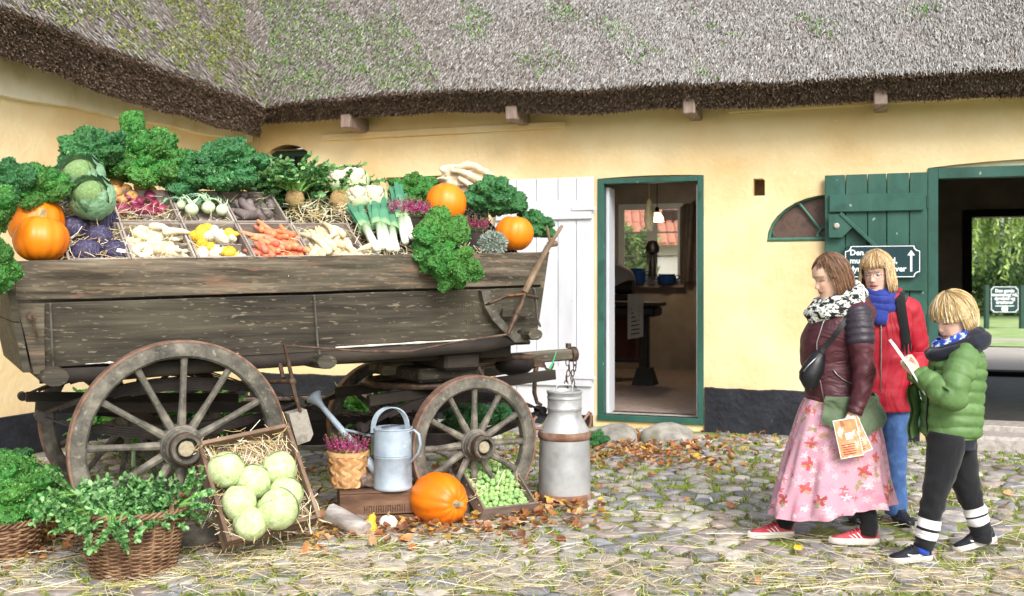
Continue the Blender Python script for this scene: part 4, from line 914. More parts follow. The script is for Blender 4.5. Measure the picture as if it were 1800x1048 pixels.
# ---- simple vegetable meshes
def ribbed(n_ribs, amp, shape):
    return lambda d, th, ph: Vector((d.x, d.y, d.z))*(1-amp*(abs(math.cos(ph*n_ribs/2))**6)*math.sin(th))*shape(th)
def pumpkin_mesh(name, r, flat=.82, ribs=10, amp=.05, m=M_orange, seed=0):
    mb = MB(); mb.ball((0, 0, 0), (r, r, r*flat), 60, 26, fn=lambda d, th, ph: d*(1-amp*(.5+.5*math.cos(ph*ribs+.4*math.sin(ph*2+seed)))**3*math.sin(th)**.6)*(1-.10*math.exp(-(th/.35)**2)-.16*math.exp(-((pi-th)/.3)**2))*(1+.04*noise.noise(d*1.3+Vector((seed, 0, 0)))))
    return mb.mesh(name, m, 180)
def pstem_mesh(r, L, bend=.3):
    mb = MB(); fr = []
    for i, t in enumerate(np.linspace(0, 1, 6)):
        rr = r*(1.5-.75*min(1, t*2.2)); c = Vector((bend*L*t*t, 0, L*t)); fr.append([c+Vector(((rr*(1+.16*math.cos(5*a)))*math.cos(a), rr*(1+.16*math.cos(5*a))*math.sin(a), 0)) for a in np.linspace(0, 2*pi, 16)[:-1]])
    mb.loft(fr); return mb.mesh('stem', M_pstem, 40)
def pumpkin(loc, r, flat, rot, label, seed, stem=(.02, .05), group='large orange pumpkins', m=M_orange, name='pumpkin', amp=.05, ribs=10, cat='pumpkin', rz=0):
    Mw = Matrix.Translation(loc) @ rot @ Matrix.Rotation(rz, 4, 'Z')
    o = place(pumpkin_mesh(name, r, flat, ribs, amp, m, seed), name, Mw, None, label, cat, group)
    place(pstem_mesh(*stem), 'stem', Mw @ Matrix.Translation((0, 0, r*flat*.86)), o); return o
def taper_mesh(name, L, r, m, seed, bend=.15, tip=.18, crown=None):
    rd = random.Random(seed); mb = MB(); pts = []; rr = []
    b1, b2 = rd.uniform(-bend, bend)*L, rd.uniform(-bend, bend)*L
    for t in (0, .03, .12, .3, .5, .7, .88, .97, 1):
        pts.append((L*(t-.5), b1*math.sin(t*pi)+rd.gauss(0, r*.03), b2*t*(1-t)*2)); rr.append(r*max(.05, (1-(1-tip)*t**1.25))*(.35 if t == 0 else .8 if t == .03 else .4 if t == 1 else .75 if t == .97 else 1)*rd.uniform(.96, 1.05))
    mb.tube(pts, rr, 10); me = mb.mesh(name, m, 180); return me
CAR = [taper_mesh('carrot', .17, .0215, M_carrot, i, .08, .45) for i in range(5)]
PAR = [taper_mesh('parsnip', .19, .026, M_parsnip, i+20, .08, .25) for i in range(5)]
ROO = [taper_mesh('pale_root', .15, .027, M_root, i+40, .22, .35) for i in range(5)]
RAD = [taper_mesh('dark_radish', .13, .027, M_mauve, i+60, .08, .75) for i in range(4)]
def bulb(name, m, flat=.85, neck=.25):
    mb = MB(); mb.lathe([(0, -.86*flat), (.1, -.86*flat), (.5, -.72*flat), (.86, -.36*flat), (1, 0), (.93, .32*flat), (.66, .66*flat), (.34, .86*flat), (.16, .98*flat), (.09, 1.1*flat+neck*.5), (.05, 1.05*flat+neck), (0, 1.05*flat+neck)], 18); return mb.mesh(name, m, 60)
ON = bulb('brown_onion', M_onion, .88, .3); RON = bulb('red_onion', M_redonion, .85, .15)
def cab_mesh(name, m, seed, leaves=5, amp=.05):
    mb = MB(); rd = random.Random(seed)
    mb.ball((0, 0, 0), (1, 1, .92), 40, 22, fn=lambda d, th, ph: d*(1+.05*noise.noise(d*1.5+Vector((seed, 1, 1)))))
    for k in range(leaves):                              # outer leaves hug the head and end in a free edge
        a0 = 2*pi*k/leaves+rd.uniform(-.3, .3); top = rd.uniform(.5, 1.0)
        def fn(u, v, a0=a0, top=top, s=seed+k):
            th = pi-(u*(pi-top)); half = 1.15*(math.sin(pi*min(1, .12+.8*u))**.7); ph = a0+(v*2-1)*half
            e = max(abs(v*2-1), u if u > .5 else 0)
            rr = 1.015+.012*(k % 3)+amp*.9*max(0, e-.8)/.2+.012*math.sin((v*2-1)*22)*u; rr += .03*noise.noise(Vector((u*3, v*3, s)))
            return Vector((math.sin(th)*math.cos(ph)*rr, math.sin(th)*math.sin(ph)*rr, math.cos(th)*rr*.92))
        mb.grid(fn, 12, 12)
    return mb.mesh(name, m, 60)
WCAB = [cab_mesh('white_cabbage', M_whitecab, i, 4, .04) for i in range(3)]; RCAB = [cab_mesh('red_cabbage', M_redcab, i+5, 5, .05) for i in range(3)]; SCAB = cab_mesh('savoy_cabbage', M_savoy, 11, 4, .1)
def gourd_mesh(name, m, kind, seed):
    mb = MB()
    if kind == 'pear': mb.lathe([(0, -1), (.35, -.97), (.75, -.75), (.93, -.35), (.85, .05), (.55, .45), (.42, .8), (.4, 1.1), (.25, 1.35), (.1, 1.4), (.08, 1.6), (0, 1.6)], 20)
    elif kind == 'rib': mb.ball((0, 0, 0), (1, 1, .72), 40, 16, fn=lambda d, th, ph: d*(1-.1*(.5+.5*math.cos(ph*9))**2*math.sin(th))*(1-.2*math.exp(-((pi-th)/.35)**2))); mb.tube([(0, 0, .55), (.03, 0, .85), (.1, 0, .95)], [.14, .09, .09], 8)
    else: mb.ball((0, 0, 0), (1, 1, 1.35), 26, 16, fn=lambda d, th, ph: d*(1-.05*math.cos(ph*8))*(1+.06*noise.noise(d*2+Vector((seed, 0, 0))))); mb.tube([(0, 0, 1.25), (.05, 0, 1.55)], [.14, .1], 8)
    return mb.mesh(name, m, 60)
GO = [gourd_mesh('gourd', M_gy, 'rib', 1), gourd_mesh('gourd', M_gw, 'rib', 2), gourd_mesh('gourd', M_gy, 'pear', 3), gourd_mesh('gourd', M_gw, 'long', 4), gourd_mesh('gourd', M_gs, 'rib', 5), gourd_mesh('gourd', M_gy, 'long', 6)]
def crate(M, w, l, d, m, label, group=None, divider=True, th=.012, name='vegetable_crate', boards=1, gap=.008):
    """open box: local x width, y length, z up to the rim at z=0"""
    e = empty(name, None, 0, label, 'crate', group, M=M)
    def bd(nm, c, s): mb = MB(); mb.box(c, s, None, .002); return build(mb, nm, m, e, 35, local=True)
    hb = (d-gap*(boards-1))/boards
    for b in range(boards):
        z = -d+hb/2+b*(hb+gap)
        for sx in (0, 1): bd('side_board', ((th/2 if not sx else w-th/2), l/2, z), (th, l, hb))
        for sy in (0, 1): bd('end_board', (w/2, (th/2 if not sy else l-th/2), z), (w-2*th-.001, th, hb))
    nb = max(2, round(w/.14))
    for k in range(nb): bd('bottom_board', (th+(w-2*th)*(k+.5)/nb, l/2, -d+.004), ((w-2*th)/nb-.006, l-2*th-.002, .008))
    if divider: bd('divider', (w/2, l*.49, -.03-(d-.03)/2), (w-2*th-.002, .01, d-.035))
    return e

# ================================================================== DISPLAY ON THE WAGON
DM = WGM @ Matrix.Translation((0, .03, 1.632)) @ Matrix.Rotation(-.028, 4, 'Y') @ Matrix.Rotation(R(30.5), 4, 'X')
DR = DM.to_3x3()
def D(px, py, h=0.0): return onplane(DM, px, py, h)
mb = MB(); mb.box((.83, .55, -.15), (3.1, 1.25, .02), None, .003); rampo = build(mb, 'display_ramp', M_dark, None, 35)
rampo.matrix_world = DM; WM[rampo.name] = DM.copy(); tag(rampo, 'sloping dark board that carries the vegetable crates inside the wagon', 'display board')
me = rampo.data; me.transform(Matrix.Translation((.83, .55, -.16)))
S = [D(x, 452).x for x in (117, 230, 346, 447, 547, 652)]
CN = [('red cabbages in straw', None), ('pale roots', 'onions brown over red'), ('yellow and cream gourds', 'kohlrabi and their stalks'), ('carrots', 'dark radishes'), ('parsnips', None)]
for k in range(5):
    w = S[k+1]-S[k]-.006
    crate(DM @ Matrix.Translation((S[k]+.003, .012, random.uniform(-.004, .004))), w, .43, .115, M_crateg, 'grey wooden crate in the front row on the wagon holding '+CN[k][0], 'crates on the wagon')
    if CN[k][1]: crate(DM @ Matrix.Translation((S[k]+.003, .456, random.uniform(0, .008))), w, .42, .115, M_crateg, 'grey wooden crate in the upper row on the wagon holding '+CN[k][1], 'crates on the wagon', False)
def putp(me, name, px, py, h, rz=0, tilt=0, s=1, roll=0, **k):
    p = D(px, py, h); M = DM @ Matrix.Translation(p) @ Matrix.Rotation(rz, 4, 'Z') @ Matrix.Rotation(tilt, 4, 'Y') @ Matrix.Rotation(roll, 4, 'X')
    sc_ = s if isinstance(s, (tuple, list)) else (s, s, s); return place(me, name, M @ Matrix.Diagonal(tuple(sc_)+(1,)), None, **k)
def putl(me, name, x, y, h, rz=0, tilt=0, s=1, roll=0, **k):
    M = DM @ Matrix.Translation((x, y, h)) @ Matrix.Rotation(rz, 4, 'Z') @ Matrix.Rotation(tilt, 4, 'Y') @ Matrix.Rotation(roll, 4, 'X') @ Matrix.Diagonal((s, s, s, 1)); return place(me, name, M, None, **k)
rr = random.Random(3)
# red cabbages (5), each named by its place in the crate
for px, py, s, lab in ((178, 392, .093, 'dark violet red cabbage at the top of its crate, largest of them'), (132, 402, .08, 'violet red cabbage at the upper left of its crate beside the pumpkin'), (177, 420, .078, 'bluish red cabbage in the middle of its crate'), (152, 444, .08, 'bluish red cabbage at the lower left of its crate by the wagon edge'), (203, 444, .07, 'bluish red cabbage at the lower right of its crate with a price tag')):
    putp(rr.choice(RCAB), 'red_cabbage', px, py, -.035, rr.random()*6, rr.uniform(-.6, .6), s, rr.uniform(.2, .9), label=lab, cat='red cabbage', group='red cabbages on the wagon')
mb = MB(); mb.poly([(-.022, -.012, 0), (.018, -.012, 0), (.024, -.006, 0), (.024, .006, 0), (.018, .012, 0), (-.022, .012, 0)], (0, 0, .002)); tg = mb.mesh('price_tag', mat('white paper tag', ['#e4e4e0', '#f0f0ec'], 5, rough=.8, bump=0))
place(tg, 'price_tag', DM @ Matrix.Translation(D(213, 441, .04)) @ Matrix.Rotation(R(-25), 4, 'Z') @ Matrix.Rotation(R(20), 4, 'X'), None, 'small white paper tag lying on a red cabbage', 'tag')
# roots, carrots, parsnips, gourds heaped in the two halves of the front crates
def heap(k, meshes, name, n, half, hr, lab, grp, s=(.9, 1.1), lie=None, cat=None, y0=None, y1=None, mx=.035):
    a, b = S[k]+mx, S[k+1]-mx; lo, hi = ((.05, .2) if half == 0 else (.245, .4)); lo = y0 if y0 is not None else lo; hi = y1 if y1 is not None else hi
    for i in range(n):
        f = (i+.5)/n; x = a+(b-a)*((i*.618+.13*half) % 1); y = lo+(hi-lo)*((i*.382+.2) % 1); h = hr[0]+(hr[1]-hr[0])*rr.random()**.8
        rz = lie[0]+rr.gauss(0, lie[1]) if lie else rr.random()*6.28
        putl(rr.choice(meshes), name, x, y, h, rz, rr.gauss(0, .18), rr.uniform(*s), rr.random()*6.28, label=lab, cat=cat or name.replace('_', ' '), group=grp)
heap(3, CAR, 'carrot', 27, 0, (-.07, .03), 'orange carrot heaped in the lower half of the carrot crate', 'carrots in the lower half', lie=(R(115), .35), y0=.075, y1=.19, mx=.05)
heap(3, CAR, 'carrot', 16, 1, (-.07, .02), 'orange carrot heaped in the upper half of the carrot crate', 'carrots in the upper half', lie=(R(130), .45), y0=.25, y1=.36, mx=.05)
heap(4, PAR, 'parsnip', 24, 0, (-.07, .03), 'cream parsnip heaped in the lower half of the parsnip crate', 'parsnips in the lower half', lie=(R(95), .4), y0=.08, y1=.19, mx=.05)
heap(4, PAR, 'parsnip', 14, 1, (-.07, .02), 'cream parsnip heaped in the upper half of the parsnip crate', 'parsnips in the upper half', lie=(R(92), .3), y0=.25, y1=.35, mx=.05)
heap(1, ROO, 'pale_root', 22, 0, (-.07, .025), 'stubby pale root heaped in the lower half of its crate', 'pale roots in the lower half', lie=(R(10), .8), mx=.05, cat='root')
heap(1, ROO, 'pale_root', 17, 1, (-.07, .01), 'stubby pale root heaped in the upper half of its crate', 'pale roots in the upper half', lie=(R(0), .5), mx=.055, cat='root')
pp = D(655, 432, .01); putl(PAR[1], 'parsnip', pp.x, pp.y, .0, R(200), 0, 1.25, label='single long parsnip lying over the edge of the parsnip crate', cat='parsnip')
for half, lab in ((0, 'lower'), (1, 'upper')):
    a, b = S[2]+.045, S[3]-.045; lo, hi = ((.06, .19) if half == 0 else (.26, .38))
    kinds = rr.sample([0, 1, 2, 3, 4, 5, 0, 1, 3, 1, 0, 5, 1, 4, 0], 15)
    desc = ['flat ribbed yellow gourd', 'flat ribbed cream gourd', 'pear shaped yellow gourd', 'oval cream gourd', 'striped green and yellow gourd', 'oval yellow gourd']
    for i, q in enumerate(kinds):
        putl(GO[q], 'gourd', a+(b-a)*((i*.618+.3*half) % 1), lo+(hi-lo)*((i*.37+.1) % 1), -.055+.055*rr.random(), rr.random()*6, rr.uniform(-1.2, 1.2), rr.uniform(.032, .046), rr.uniform(-1, 1), label=f'{desc[q]} in the {lab} half of the gourd crate', cat='gourd', group=f'{desc[q]}s in the {lab} half')
# onions: brown above, red below
for i, (px, py, s) in enumerate(((205, 322, .04), (203, 336, .04), (222, 334, .033), (247, 330, .04), (258, 326, .03), (232, 345, .033), (196, 346, .034), (214, 352, .03), (268, 336, .026))):
    putp(ON, 'brown_onion', px, py, -.012, rr.random()*6, rr.uniform(-1.1, 1.1), s*1.12, rr.uniform(-.8, .8), label='golden brown onion heaped above the red onions in the upper crate', cat='onion', group='brown onions')
for i, (px, py, s) in enumerate(((216, 368, .04), (240, 370, .034), (256, 369, .032), (226, 350, .034), (246, 354, .03), (264, 346, .038), (272, 360, .03), (284, 368, .03), (208, 352, .028), (268, 372, .028), (236, 358, .028))):
    putp(RON, 'red_onion', px, py, -.03, rr.random()*6, rr.uniform(-1.0, 1.0), s*1.12, rr.uniform(-.8, .8), label='glossy purple red onion below the brown onions in the upper crate', cat='onion', group='red onions')
# kohlrabi with stalks
mb = MB(); mb.ball((0, 0, 0), (1, 1, .9), 20, 12); kbm = mb.mesh('kohlrabi', M_kohl, 180)
def stalks(n, s, seed):
    rd = random.Random(seed); out = []
    for k in range(n):
        a = rd.uniform(-1.2, 1.2)+R(100); L = rd.uniform(2.4, 3.6)*s; mb = MB()
        pts = [Vector((math.cos(a)*L*t*.75, math.sin(a)*L*t*.75, .6*s+L*.3*math.sin(t*2.4)))+Vector((.3*s*math.sin(t*4+k), 0, 0)) for t in np.linspace(0, 1, 6)]
        mb.tube(pts, [.13*s, .12*s, .1*s, .09*s, .07*s, .04*s], 6); e = len(mb.v)
        lf = []
        p, q = pts[-1], (pts[-1]-pts[-2]).normalized()
        sd_ = q.cross(Vector((0, 0, 1))).normalized(); mb2 = MB(); mb2.grid(lambda u, v: p+q*(u*1.3*s)+sd_*((v-.5)*1.3*s*math.sin(pi*(.1+.85*u)))+Vector((0, 0, .25*s*math.sin(u*5+v*4)-.4*s*u*u)), 6, 6)
        out.append((mb, mb2))
    return out
for i, (px, py, s) in enumerate(((366, 364, .044), (337, 368, .042), (391, 369, .04), (318, 360, .032), (350, 355, .03))):
    p = D(px, py, -.02); M = DM @ Matrix.Translation(p); o = place(kbm, 'kohlrabi', M @ Matrix.Diagonal((s, s, s, 1)), None, 'pale green kohlrabi with cut stalks in the upper crate, '+['in the middle', 'left of the middle one', 'rightmost', 'leftmost and small', 'tucked behind the others'][i], 'kohlrabi', 'kohlrabi on the wagon')
    for mbs, mbl in stalks(6, s, i):
        st = place(mbs.mesh('stalk', M_kstalk, 180), 'stalk', M, o); place(mbl.mesh('leaf', M_kleaf, 180), 'leaf', M, o)
for i in range(15):
    x, y = 412+rr.random()*66, 338+rr.random()*40
    putp(rr.choice(RAD), 'dark_radish', x, y, -.05+.05*rr.random(), R(100)+rr.gauss(0, .7), rr.gauss(0, .3), rr.uniform(.9, 1.2), label='dusky mauve radish root in the upper crate beside the celeriac leaves', cat='radish', group='dark radishes')
# celeriac and celery foliage
mb = MB(); mb.ball((0, 0, 0), 1, 26, 18, fn=lambda d, th, ph: d*(1+.12*noise.noise(d*3.2)+.07*noise.noise(d*8))); clm = mb.mesh('celeriac', M_celeriac, 180)
for px, py, s, lab in ((518, 349, .062, 'round tan celeriac root with long leaf stalks fanning above it'), (598, 352, .07, 'large pale celeriac root beside the cauliflowers')):
    p = DM @ D(px, py, .02); o = place(clm, 'celeriac', Matrix.Translation(p) @ Matrix.Diagonal((s, s, s, 1)), None, lab, 'celeriac', 'celeriac roots')
    sprigs('leaves', tuft(p+Vector((0, 0, s*.8)), 70 if s < .07 else 10, .74 if s < .07 else .5, 1.0, (-.1, .15, 1)), o, kind='stuff')
cel = empty('celery', tuple(DM @ D(470, 350, .0)), 0, 'big mound of leafy green celery behind the crates below the small window', 'celery')
ms = []
for k in range(84):
    b = KP(440+random.random()*165, 388-random.random()*66, .9+random.random()*.25); ms += tuft(b, 5, random.uniform(.65, .95), 1.1, (-.1, -.35, 1))
sprigs('leaves', ms, cel, kind='stuff')
# cauliflowers
mb = MB()
gr = random.Random(5)
for k in range(60):
    th = math.acos(1-gr.random()*1.25); ph = k*2.4; d = Vector((math.sin(th)*math.cos(ph), math.sin(th)*math.sin(ph), math.cos(th))); mb.ball(d*.74, gr.uniform(.2, .33), 9, 6)
cfm = mb.mesh('cauliflower', M_cauli, 180)
def cleaf(M, o, n, s, m=M_kleaf):
    for k in range(n):
        a = 2*pi*k/n; mb = MB()
        def fn(u, v):
            th = pi-.5-u*1.7; rr_ = (1.02+.1*u*u)*s; ph = a+(v*2-1)*.65*math.sin(pi*(.2+.7*u)); return Vector((math.sin(th)*math.cos(ph)*rr_, math.sin(th)*math.sin(ph)*rr_, math.cos(th)*rr_+.05*s*math.sin(v*9+u*5)))
        mb.grid(fn, 8, 8); place(mb.mesh('leaf', m, 180), 'leaf', M, o)
M_cfl = mat('cauliflower leaf', ['#a9c77f', '#c9dca5', '#dfe9c6'], 4, rough=.5, bump=.3)
for px, py, s, lab in ((622, 318, .1, 'white cauliflower at the back, highest of the four'), (592, 318, .08, 'white cauliflower at the back beside the celery leaves'), (656, 348, .09, 'white cauliflower in pale leaves beside the heather, rightmost'), (628, 346, .085, 'white cauliflower between two others, half hidden by leaves')):
    p = DM @ D(px, py, .06); M = Matrix.Translation(p) @ Matrix.Rotation(R(40), 4, 'X'); o = place(cfm, 'cauliflower', M @ Matrix.Diagonal((s, s, s, 1)), None, lab, 'cauliflower', 'cauliflowers'); cleaf(M, o, 5, s*1.05, M_cfl)
# savoy cabbages at the left
for px, py, yp, s, lab in ((160, 344, .34, .088, 'light green savoy cabbage with crinkled open leaves beside the onions'), (140, 308, .55, .094, 'savoy cabbage with dark outer leaves behind the light one')):
    p = KP(px, py, yp); M = Matrix.Translation(p) @ Matrix.Rotation(R(50), 4, 'X') @ Matrix.Rotation(.6, 4, 'Z'); o = place(SCAB, 'savoy_cabbage', M @ Matrix.Diagonal((s, s, s, 1)), None, lab, 'cabbage', 'savoy cabbages'); cleaf(M, o, 6, s*1.2, M_savoyd); cleaf(M @ Matrix.Rotation(.5, 4, 'Z') @ Matrix.Translation((0, 0, -.25*s)), o, 6, s*1.42, M_savoyd)
# leeks
def leek_mesh(seed):
    rd = random.Random(seed); L = .52; mb = MB(); pts = [(L*(t-.0), .01*math.sin(t*4+seed), 0) for t in (0, .02, .2, .5)]; mb.tube(pts, [.014, .021, .022, .024], 12, 1); cs = [hexc('#f1f3e4')]*12+[hexc('#f6f7ec')]*12+[hexc('#eef3df')]*12+[hexc('#a8c796')]*12
    for k in range(5):
        a = rd.uniform(-.22, .22); o = len(mb.v); r0 = .024; ll = rd.uniform(.8, 1.05)*L*.55; b = rd.uniform(-.12, .12)
        def fn(u, v):
            w = r0*(1.15-.7*u)*(1.2); y = (v*2-1)*w+a*ll*u; z = -abs(v*2-1)*w*.5+b*ll*u*u+.012*(k-2); return Vector((.48*L+ll*u, y, z))
        mb.grid(fn, 8, 4); c = [hexc(x) for x in ('#9cc28c', '#5f9a78', '#4a8468')]
        for i in range(9):
            for j in range(5): cs.append(c[0 if i < 2 else 1 if i < 5 else 2])
    me = mb.mesh('leek', M_leek, 180); at = me.color_attributes.new('col', 'FLOAT_COLOR', 'POINT'); at.data.foreach_set('color', [x for q in cs for x in q]); return me
LK = [leek_mesh(i) for i in range(3)]
for i, (x0, y0, x1, y1, lab) in enumerate(((697, 440, 683, 350, 'thickest leek standing foremost of the bunch'), (668, 440, 628, 375, 'leek leaning left along the crate edge'), (676, 436, 655, 362, 'leek second from the crate edge'), (686, 440, 668, 365, 'leek third from the crate edge'), (716, 428, 700, 360, 'leek right of the thickest one'), (728, 420, 705, 362, 'leek at the right end of the bunch by the hanging kale'))):
    a, b = D(x0, y0, .02), D(x1, y1, .03+.01*i); d = b-a; M = DM @ Matrix.Translation(a) @ d.to_track_quat('X', 'Z').to_matrix().to_4x4() @ Matrix.Diagonal((1.15,)*3+(1,))
    place(LK[i % 3], 'leek', M, None, lab, 'leek', 'leeks')
# pumpkins on the wagon
pumpkin(KP(72, 421, .14), .142, .92, Matrix.Rotation(R(-6), 4, 'X'), 'big orange pumpkin at the left corner of the wagon, in front of another one', 1, (.016, .05))
pumpkin(KP(64, 391, .4), .15, 1.05, Matrix.Rotation(R(8), 4, 'Y'), 'orange pumpkin tucked behind the left corner pumpkin', 2, (.014, .03))
pumpkin(KP(784, 358, .48), .145, 1.0, Matrix.Rotation(R(-12), 4, 'X') @ Matrix.Rotation(R(8), 4, 'Y'), 'tall smooth orange pumpkin below the rolled burlap sack', 3, (.012, .01), amp=.02)
pumpkin(KP(904, 410, .22), .135, .92, Matrix.Rotation(R(6), 4, 'Y'), 'orange pumpkin at the front end of the wagon by the brake lever', 4, (.02, .012), amp=.03)
# burlap sack draped over something at the back
T_ = Matrix.Translation(KP(822, 318, .95)) @ WGM.to_3x3().to_4x4() @ Matrix.Rotation(R(8), 4, 'Y')
def clump(d, th, ph):
    w = 1.5*noise.noise(d*1.7+Vector((4, 1, 2))); f = math.sin(9*d.x+5*d.z+3*w)*.075+math.sin(15*d.z-6*d.x+4*w)*.05
    return d*(1+f+.16*noise.noise(d*2.2)-.35*math.exp(-((d.x+.1)**2+(d.z+.25)**2)/.05)*(1 if d.y < 0 else 0))
mb = MB(); mb.ball((0, 0, 0), (.215, .13, .125), 72, 44, T_ if False else None, fn=clump); mb.v = [tuple(T_ @ Vector(p)) for p in mb.v]
sk = build(mb, 'burlap_sack', M_burlap, None, 180, 'crumpled pale burlap sack rolled up behind the tall pumpkin', 'sack')
mb = MB()
for k, (x0, z0, x1, z1) in enumerate(((-.17, .05, .16, .09), (-.2, .0, .19, .03), (-.12, -.05, .2, -.05))): mb.tube([T_ @ Vector((x0+(x1-x0)*t, -.11-.02*math.sin(t*pi), z0+(z1-z0)*t+.03*math.sin(t*5+k))) for t in np.linspace(0, 1, 12)], [.012+.018*math.sin(pi*t) for t in np.linspace(.05, .95, 12)], 8)
build(mb, 'fold', M_burlap, sk, 180)
# kale round the load
for i, (px, py, yp, r, n, st, tilt, lab) in enumerate((
    (2, 398, .0, .17, 18, KD, (-.5, -.7, .6), 'curly kale bunch hanging over the left corner of the wagon'),
    (14, 460, -.08, .15, 14, KD, (-.3, -.9, -.1), 'lowest curly kale leaves drooping down the left end of the wagon'),
    (34, 346, .34, .16, 12, KB, (-.3, -.5, 1), 'dark curly kale bunch at the left above the corner pumpkin'),
    (84, 358, .42, .17, 16, KD, (-.1, -.6, 1), 'curly kale bunch between the left pumpkins and the savoy cabbages'),
    (170, 302, .9, .22, 18, KB, (-.1, -.5, 1), 'dark curly kale bunch behind the savoy cabbages'),
    (262, 316, .93, .25, 24, KD, (.0, -.6, 1), 'broad curly kale bunch with one tall upright leaf above the onions'),
    (330, 334, .86, .2, 16, KB, (.1, -.6, 1), 'small curly kale bunch between the two taller ones'),
    (396, 328, .86, .25, 24, KB, (0, -.5, 1), 'tall dense curly kale bunch above the kohlrabi'),
    (726, 352, .9, .16, 14, KD, (0, -.4, 1), 'curly kale bunch before the low window behind the heather'),
    (868, 372, .62, .2, 18, KB, (.1, -.5, 1), 'curly kale bunch between the tall pumpkin and the end pumpkin'),
    (932, 410, .45, .15, 12, KB, (.5, -.3, .9), 'dark curly kale showing behind the end pumpkin'),
    (776, 432, .05, .19, 20, KD, (.0, -1, .35), 'large curly kale bunch spilling over the wagon side'),
    (796, 462, -.07, .16, 14, KD, (.2, -1, -.45), 'curly kale leaves hanging down the wagon side board'))):
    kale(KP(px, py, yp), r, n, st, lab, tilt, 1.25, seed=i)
kale(KP(236, 268, .95), .2, 7, KD, 'single upright curly kale leaf, highest point of the load', (0.02, -.1, 1), .28, seed=40)
# heather in pots, and a silvery cushion plant
M_pot = mat('dark plant pot', ['#2b2723', '#3c352f'], 6, rough=.7, bump=.2)
def heather(center, r, n, hgt, cols, lab, name='heather', pot=True, base=None):
    e = empty(name, tuple(center), 0, lab, 'heather', 'heather plants'); a = RNG.random(n)*2*pi; q = np.sqrt(RNG.random(n))*r
    b = np.column_stack([q*np.cos(a), q*np.sin(a), np.zeros(n)])+np.array(center); dn = nrm(np.column_stack([np.cos(a)*q/r*.45, np.sin(a)*q/r*.45, np.ones(n)])+RNG.normal(0, .1, (n, 3))); L = RNG.uniform(.6, 1, n)*hgt
    m = 34; t = np.tile(np.linspace(.05, 1, m), n); i = np.repeat(np.arange(n), m); p = b[i]+dn[i]*(L[i]*t)[:, None]
    dd = nrm(RNG.normal(0, 1, (n*m, 3))+dn[i]*.8); V, Fa = blades(p, dd, nrm(np.cross(dd, RNG.normal(0, 1, (n*m, 3)))), RNG.uniform(.009, .016, n*m)*(1.15-.6*t), RNG.uniform(.006, .01, n*m), taper=.5)
    c = mix_cols(cols[0], n*m, .15); g = mix_cols(cols[1], n*m, .15); sel = (t < .3) | (t > .93); c[sel] = g[sel]
    np_obj('flower_spikes', V, Fa, M_leafc, e, np.repeat(c, 4, 0), kind='stuff')
    if pot: mb = MB(); mb.lathe([(0, -.12), (r*.72, -.12), (r*.95, .0), (r*1.02, .0), (r*1.02, .012), (r*.9, .012), (r*.85, -.01), (0, -.01)], 20, Matrix.Translation(center)); build(mb, 'pot', M_pot, e)
    return e
PK = (['#c2568f', '#d97aa8', '#b8407c', '#e09abb'], ['#6f8a4a', '#8aa35c', '#5a7340'])
heather(KP(718, 383, .42), .105, 130, .14, PK, 'pink heather in a dark pot between the cauliflower and the tall pumpkin')
heather(KP(835, 408, .36), .075, 60, .12, (['#c9688f', '#b5507c', '#a06a70'], PK[1]), 'dusky pink heather beside the end pumpkin')
np_ = empty('silver_plant', tuple(KP(866, 432, .05)), 0, 'silvery grey cushion plant hanging at the wagon edge before the end pumpkin', 'plant')
n = 2600; dd = nrm(RNG.normal(0, 1, (n, 3))); pc = np.array(KP(866, 428, .05)); p = pc+dd*np.array([.088, .07, .075])*RNG.uniform(.5, 1, (n, 1)); V, Fa = blades(p, nrm(dd+RNG.normal(0, .5, (n, 3))), nrm(np.cross(dd, RNG.normal(0, 1, (n, 3)))), RNG.uniform(.015, .03, n), RNG.uniform(.005, .009, n), taper=.5)
np_obj('foliage', V, Fa, M_leafc, np_, np.repeat(mix_cols(['#a9b8ac', '#c3cfc4', '#8ea394', '#d9e0d8'], n, .1), 4, 0), kind='stuff')
# straw among the crates
pts = []
for k in range(1500):
    px = random.choice((random.uniform(110, 680), random.uniform(180, 320), random.uniform(500, 660), random.uniform(110, 240))); py = random.uniform(345, 452)
    q = D(px, py, 0)
    pts.append(tuple(DM @ Vector((q.x, q.y, random.uniform(-.09, .012)))))
for k in range(260): q = D(random.uniform(520, 660), random.uniform(352, 388)); pts.append(tuple(DM @ Vector((q.x, q.y, random.uniform(-.02, .03)))))
for k in range(220): q = D(random.uniform(640, 860), random.uniform(436, 452)); pts.append(tuple(DM @ Vector((q.x, q.y, random.uniform(-.02, .02)))))
for k in range(3200): pts.append(tuple(DM @ Vector((random.uniform(-.7, 2.35), random.uniform(0, 1.15), random.uniform(-.145, -.1)))))
straw('straw', pts, (.05, .17), .0035, .3, DR, None, 'loose pale straw between and under the vegetable crates')
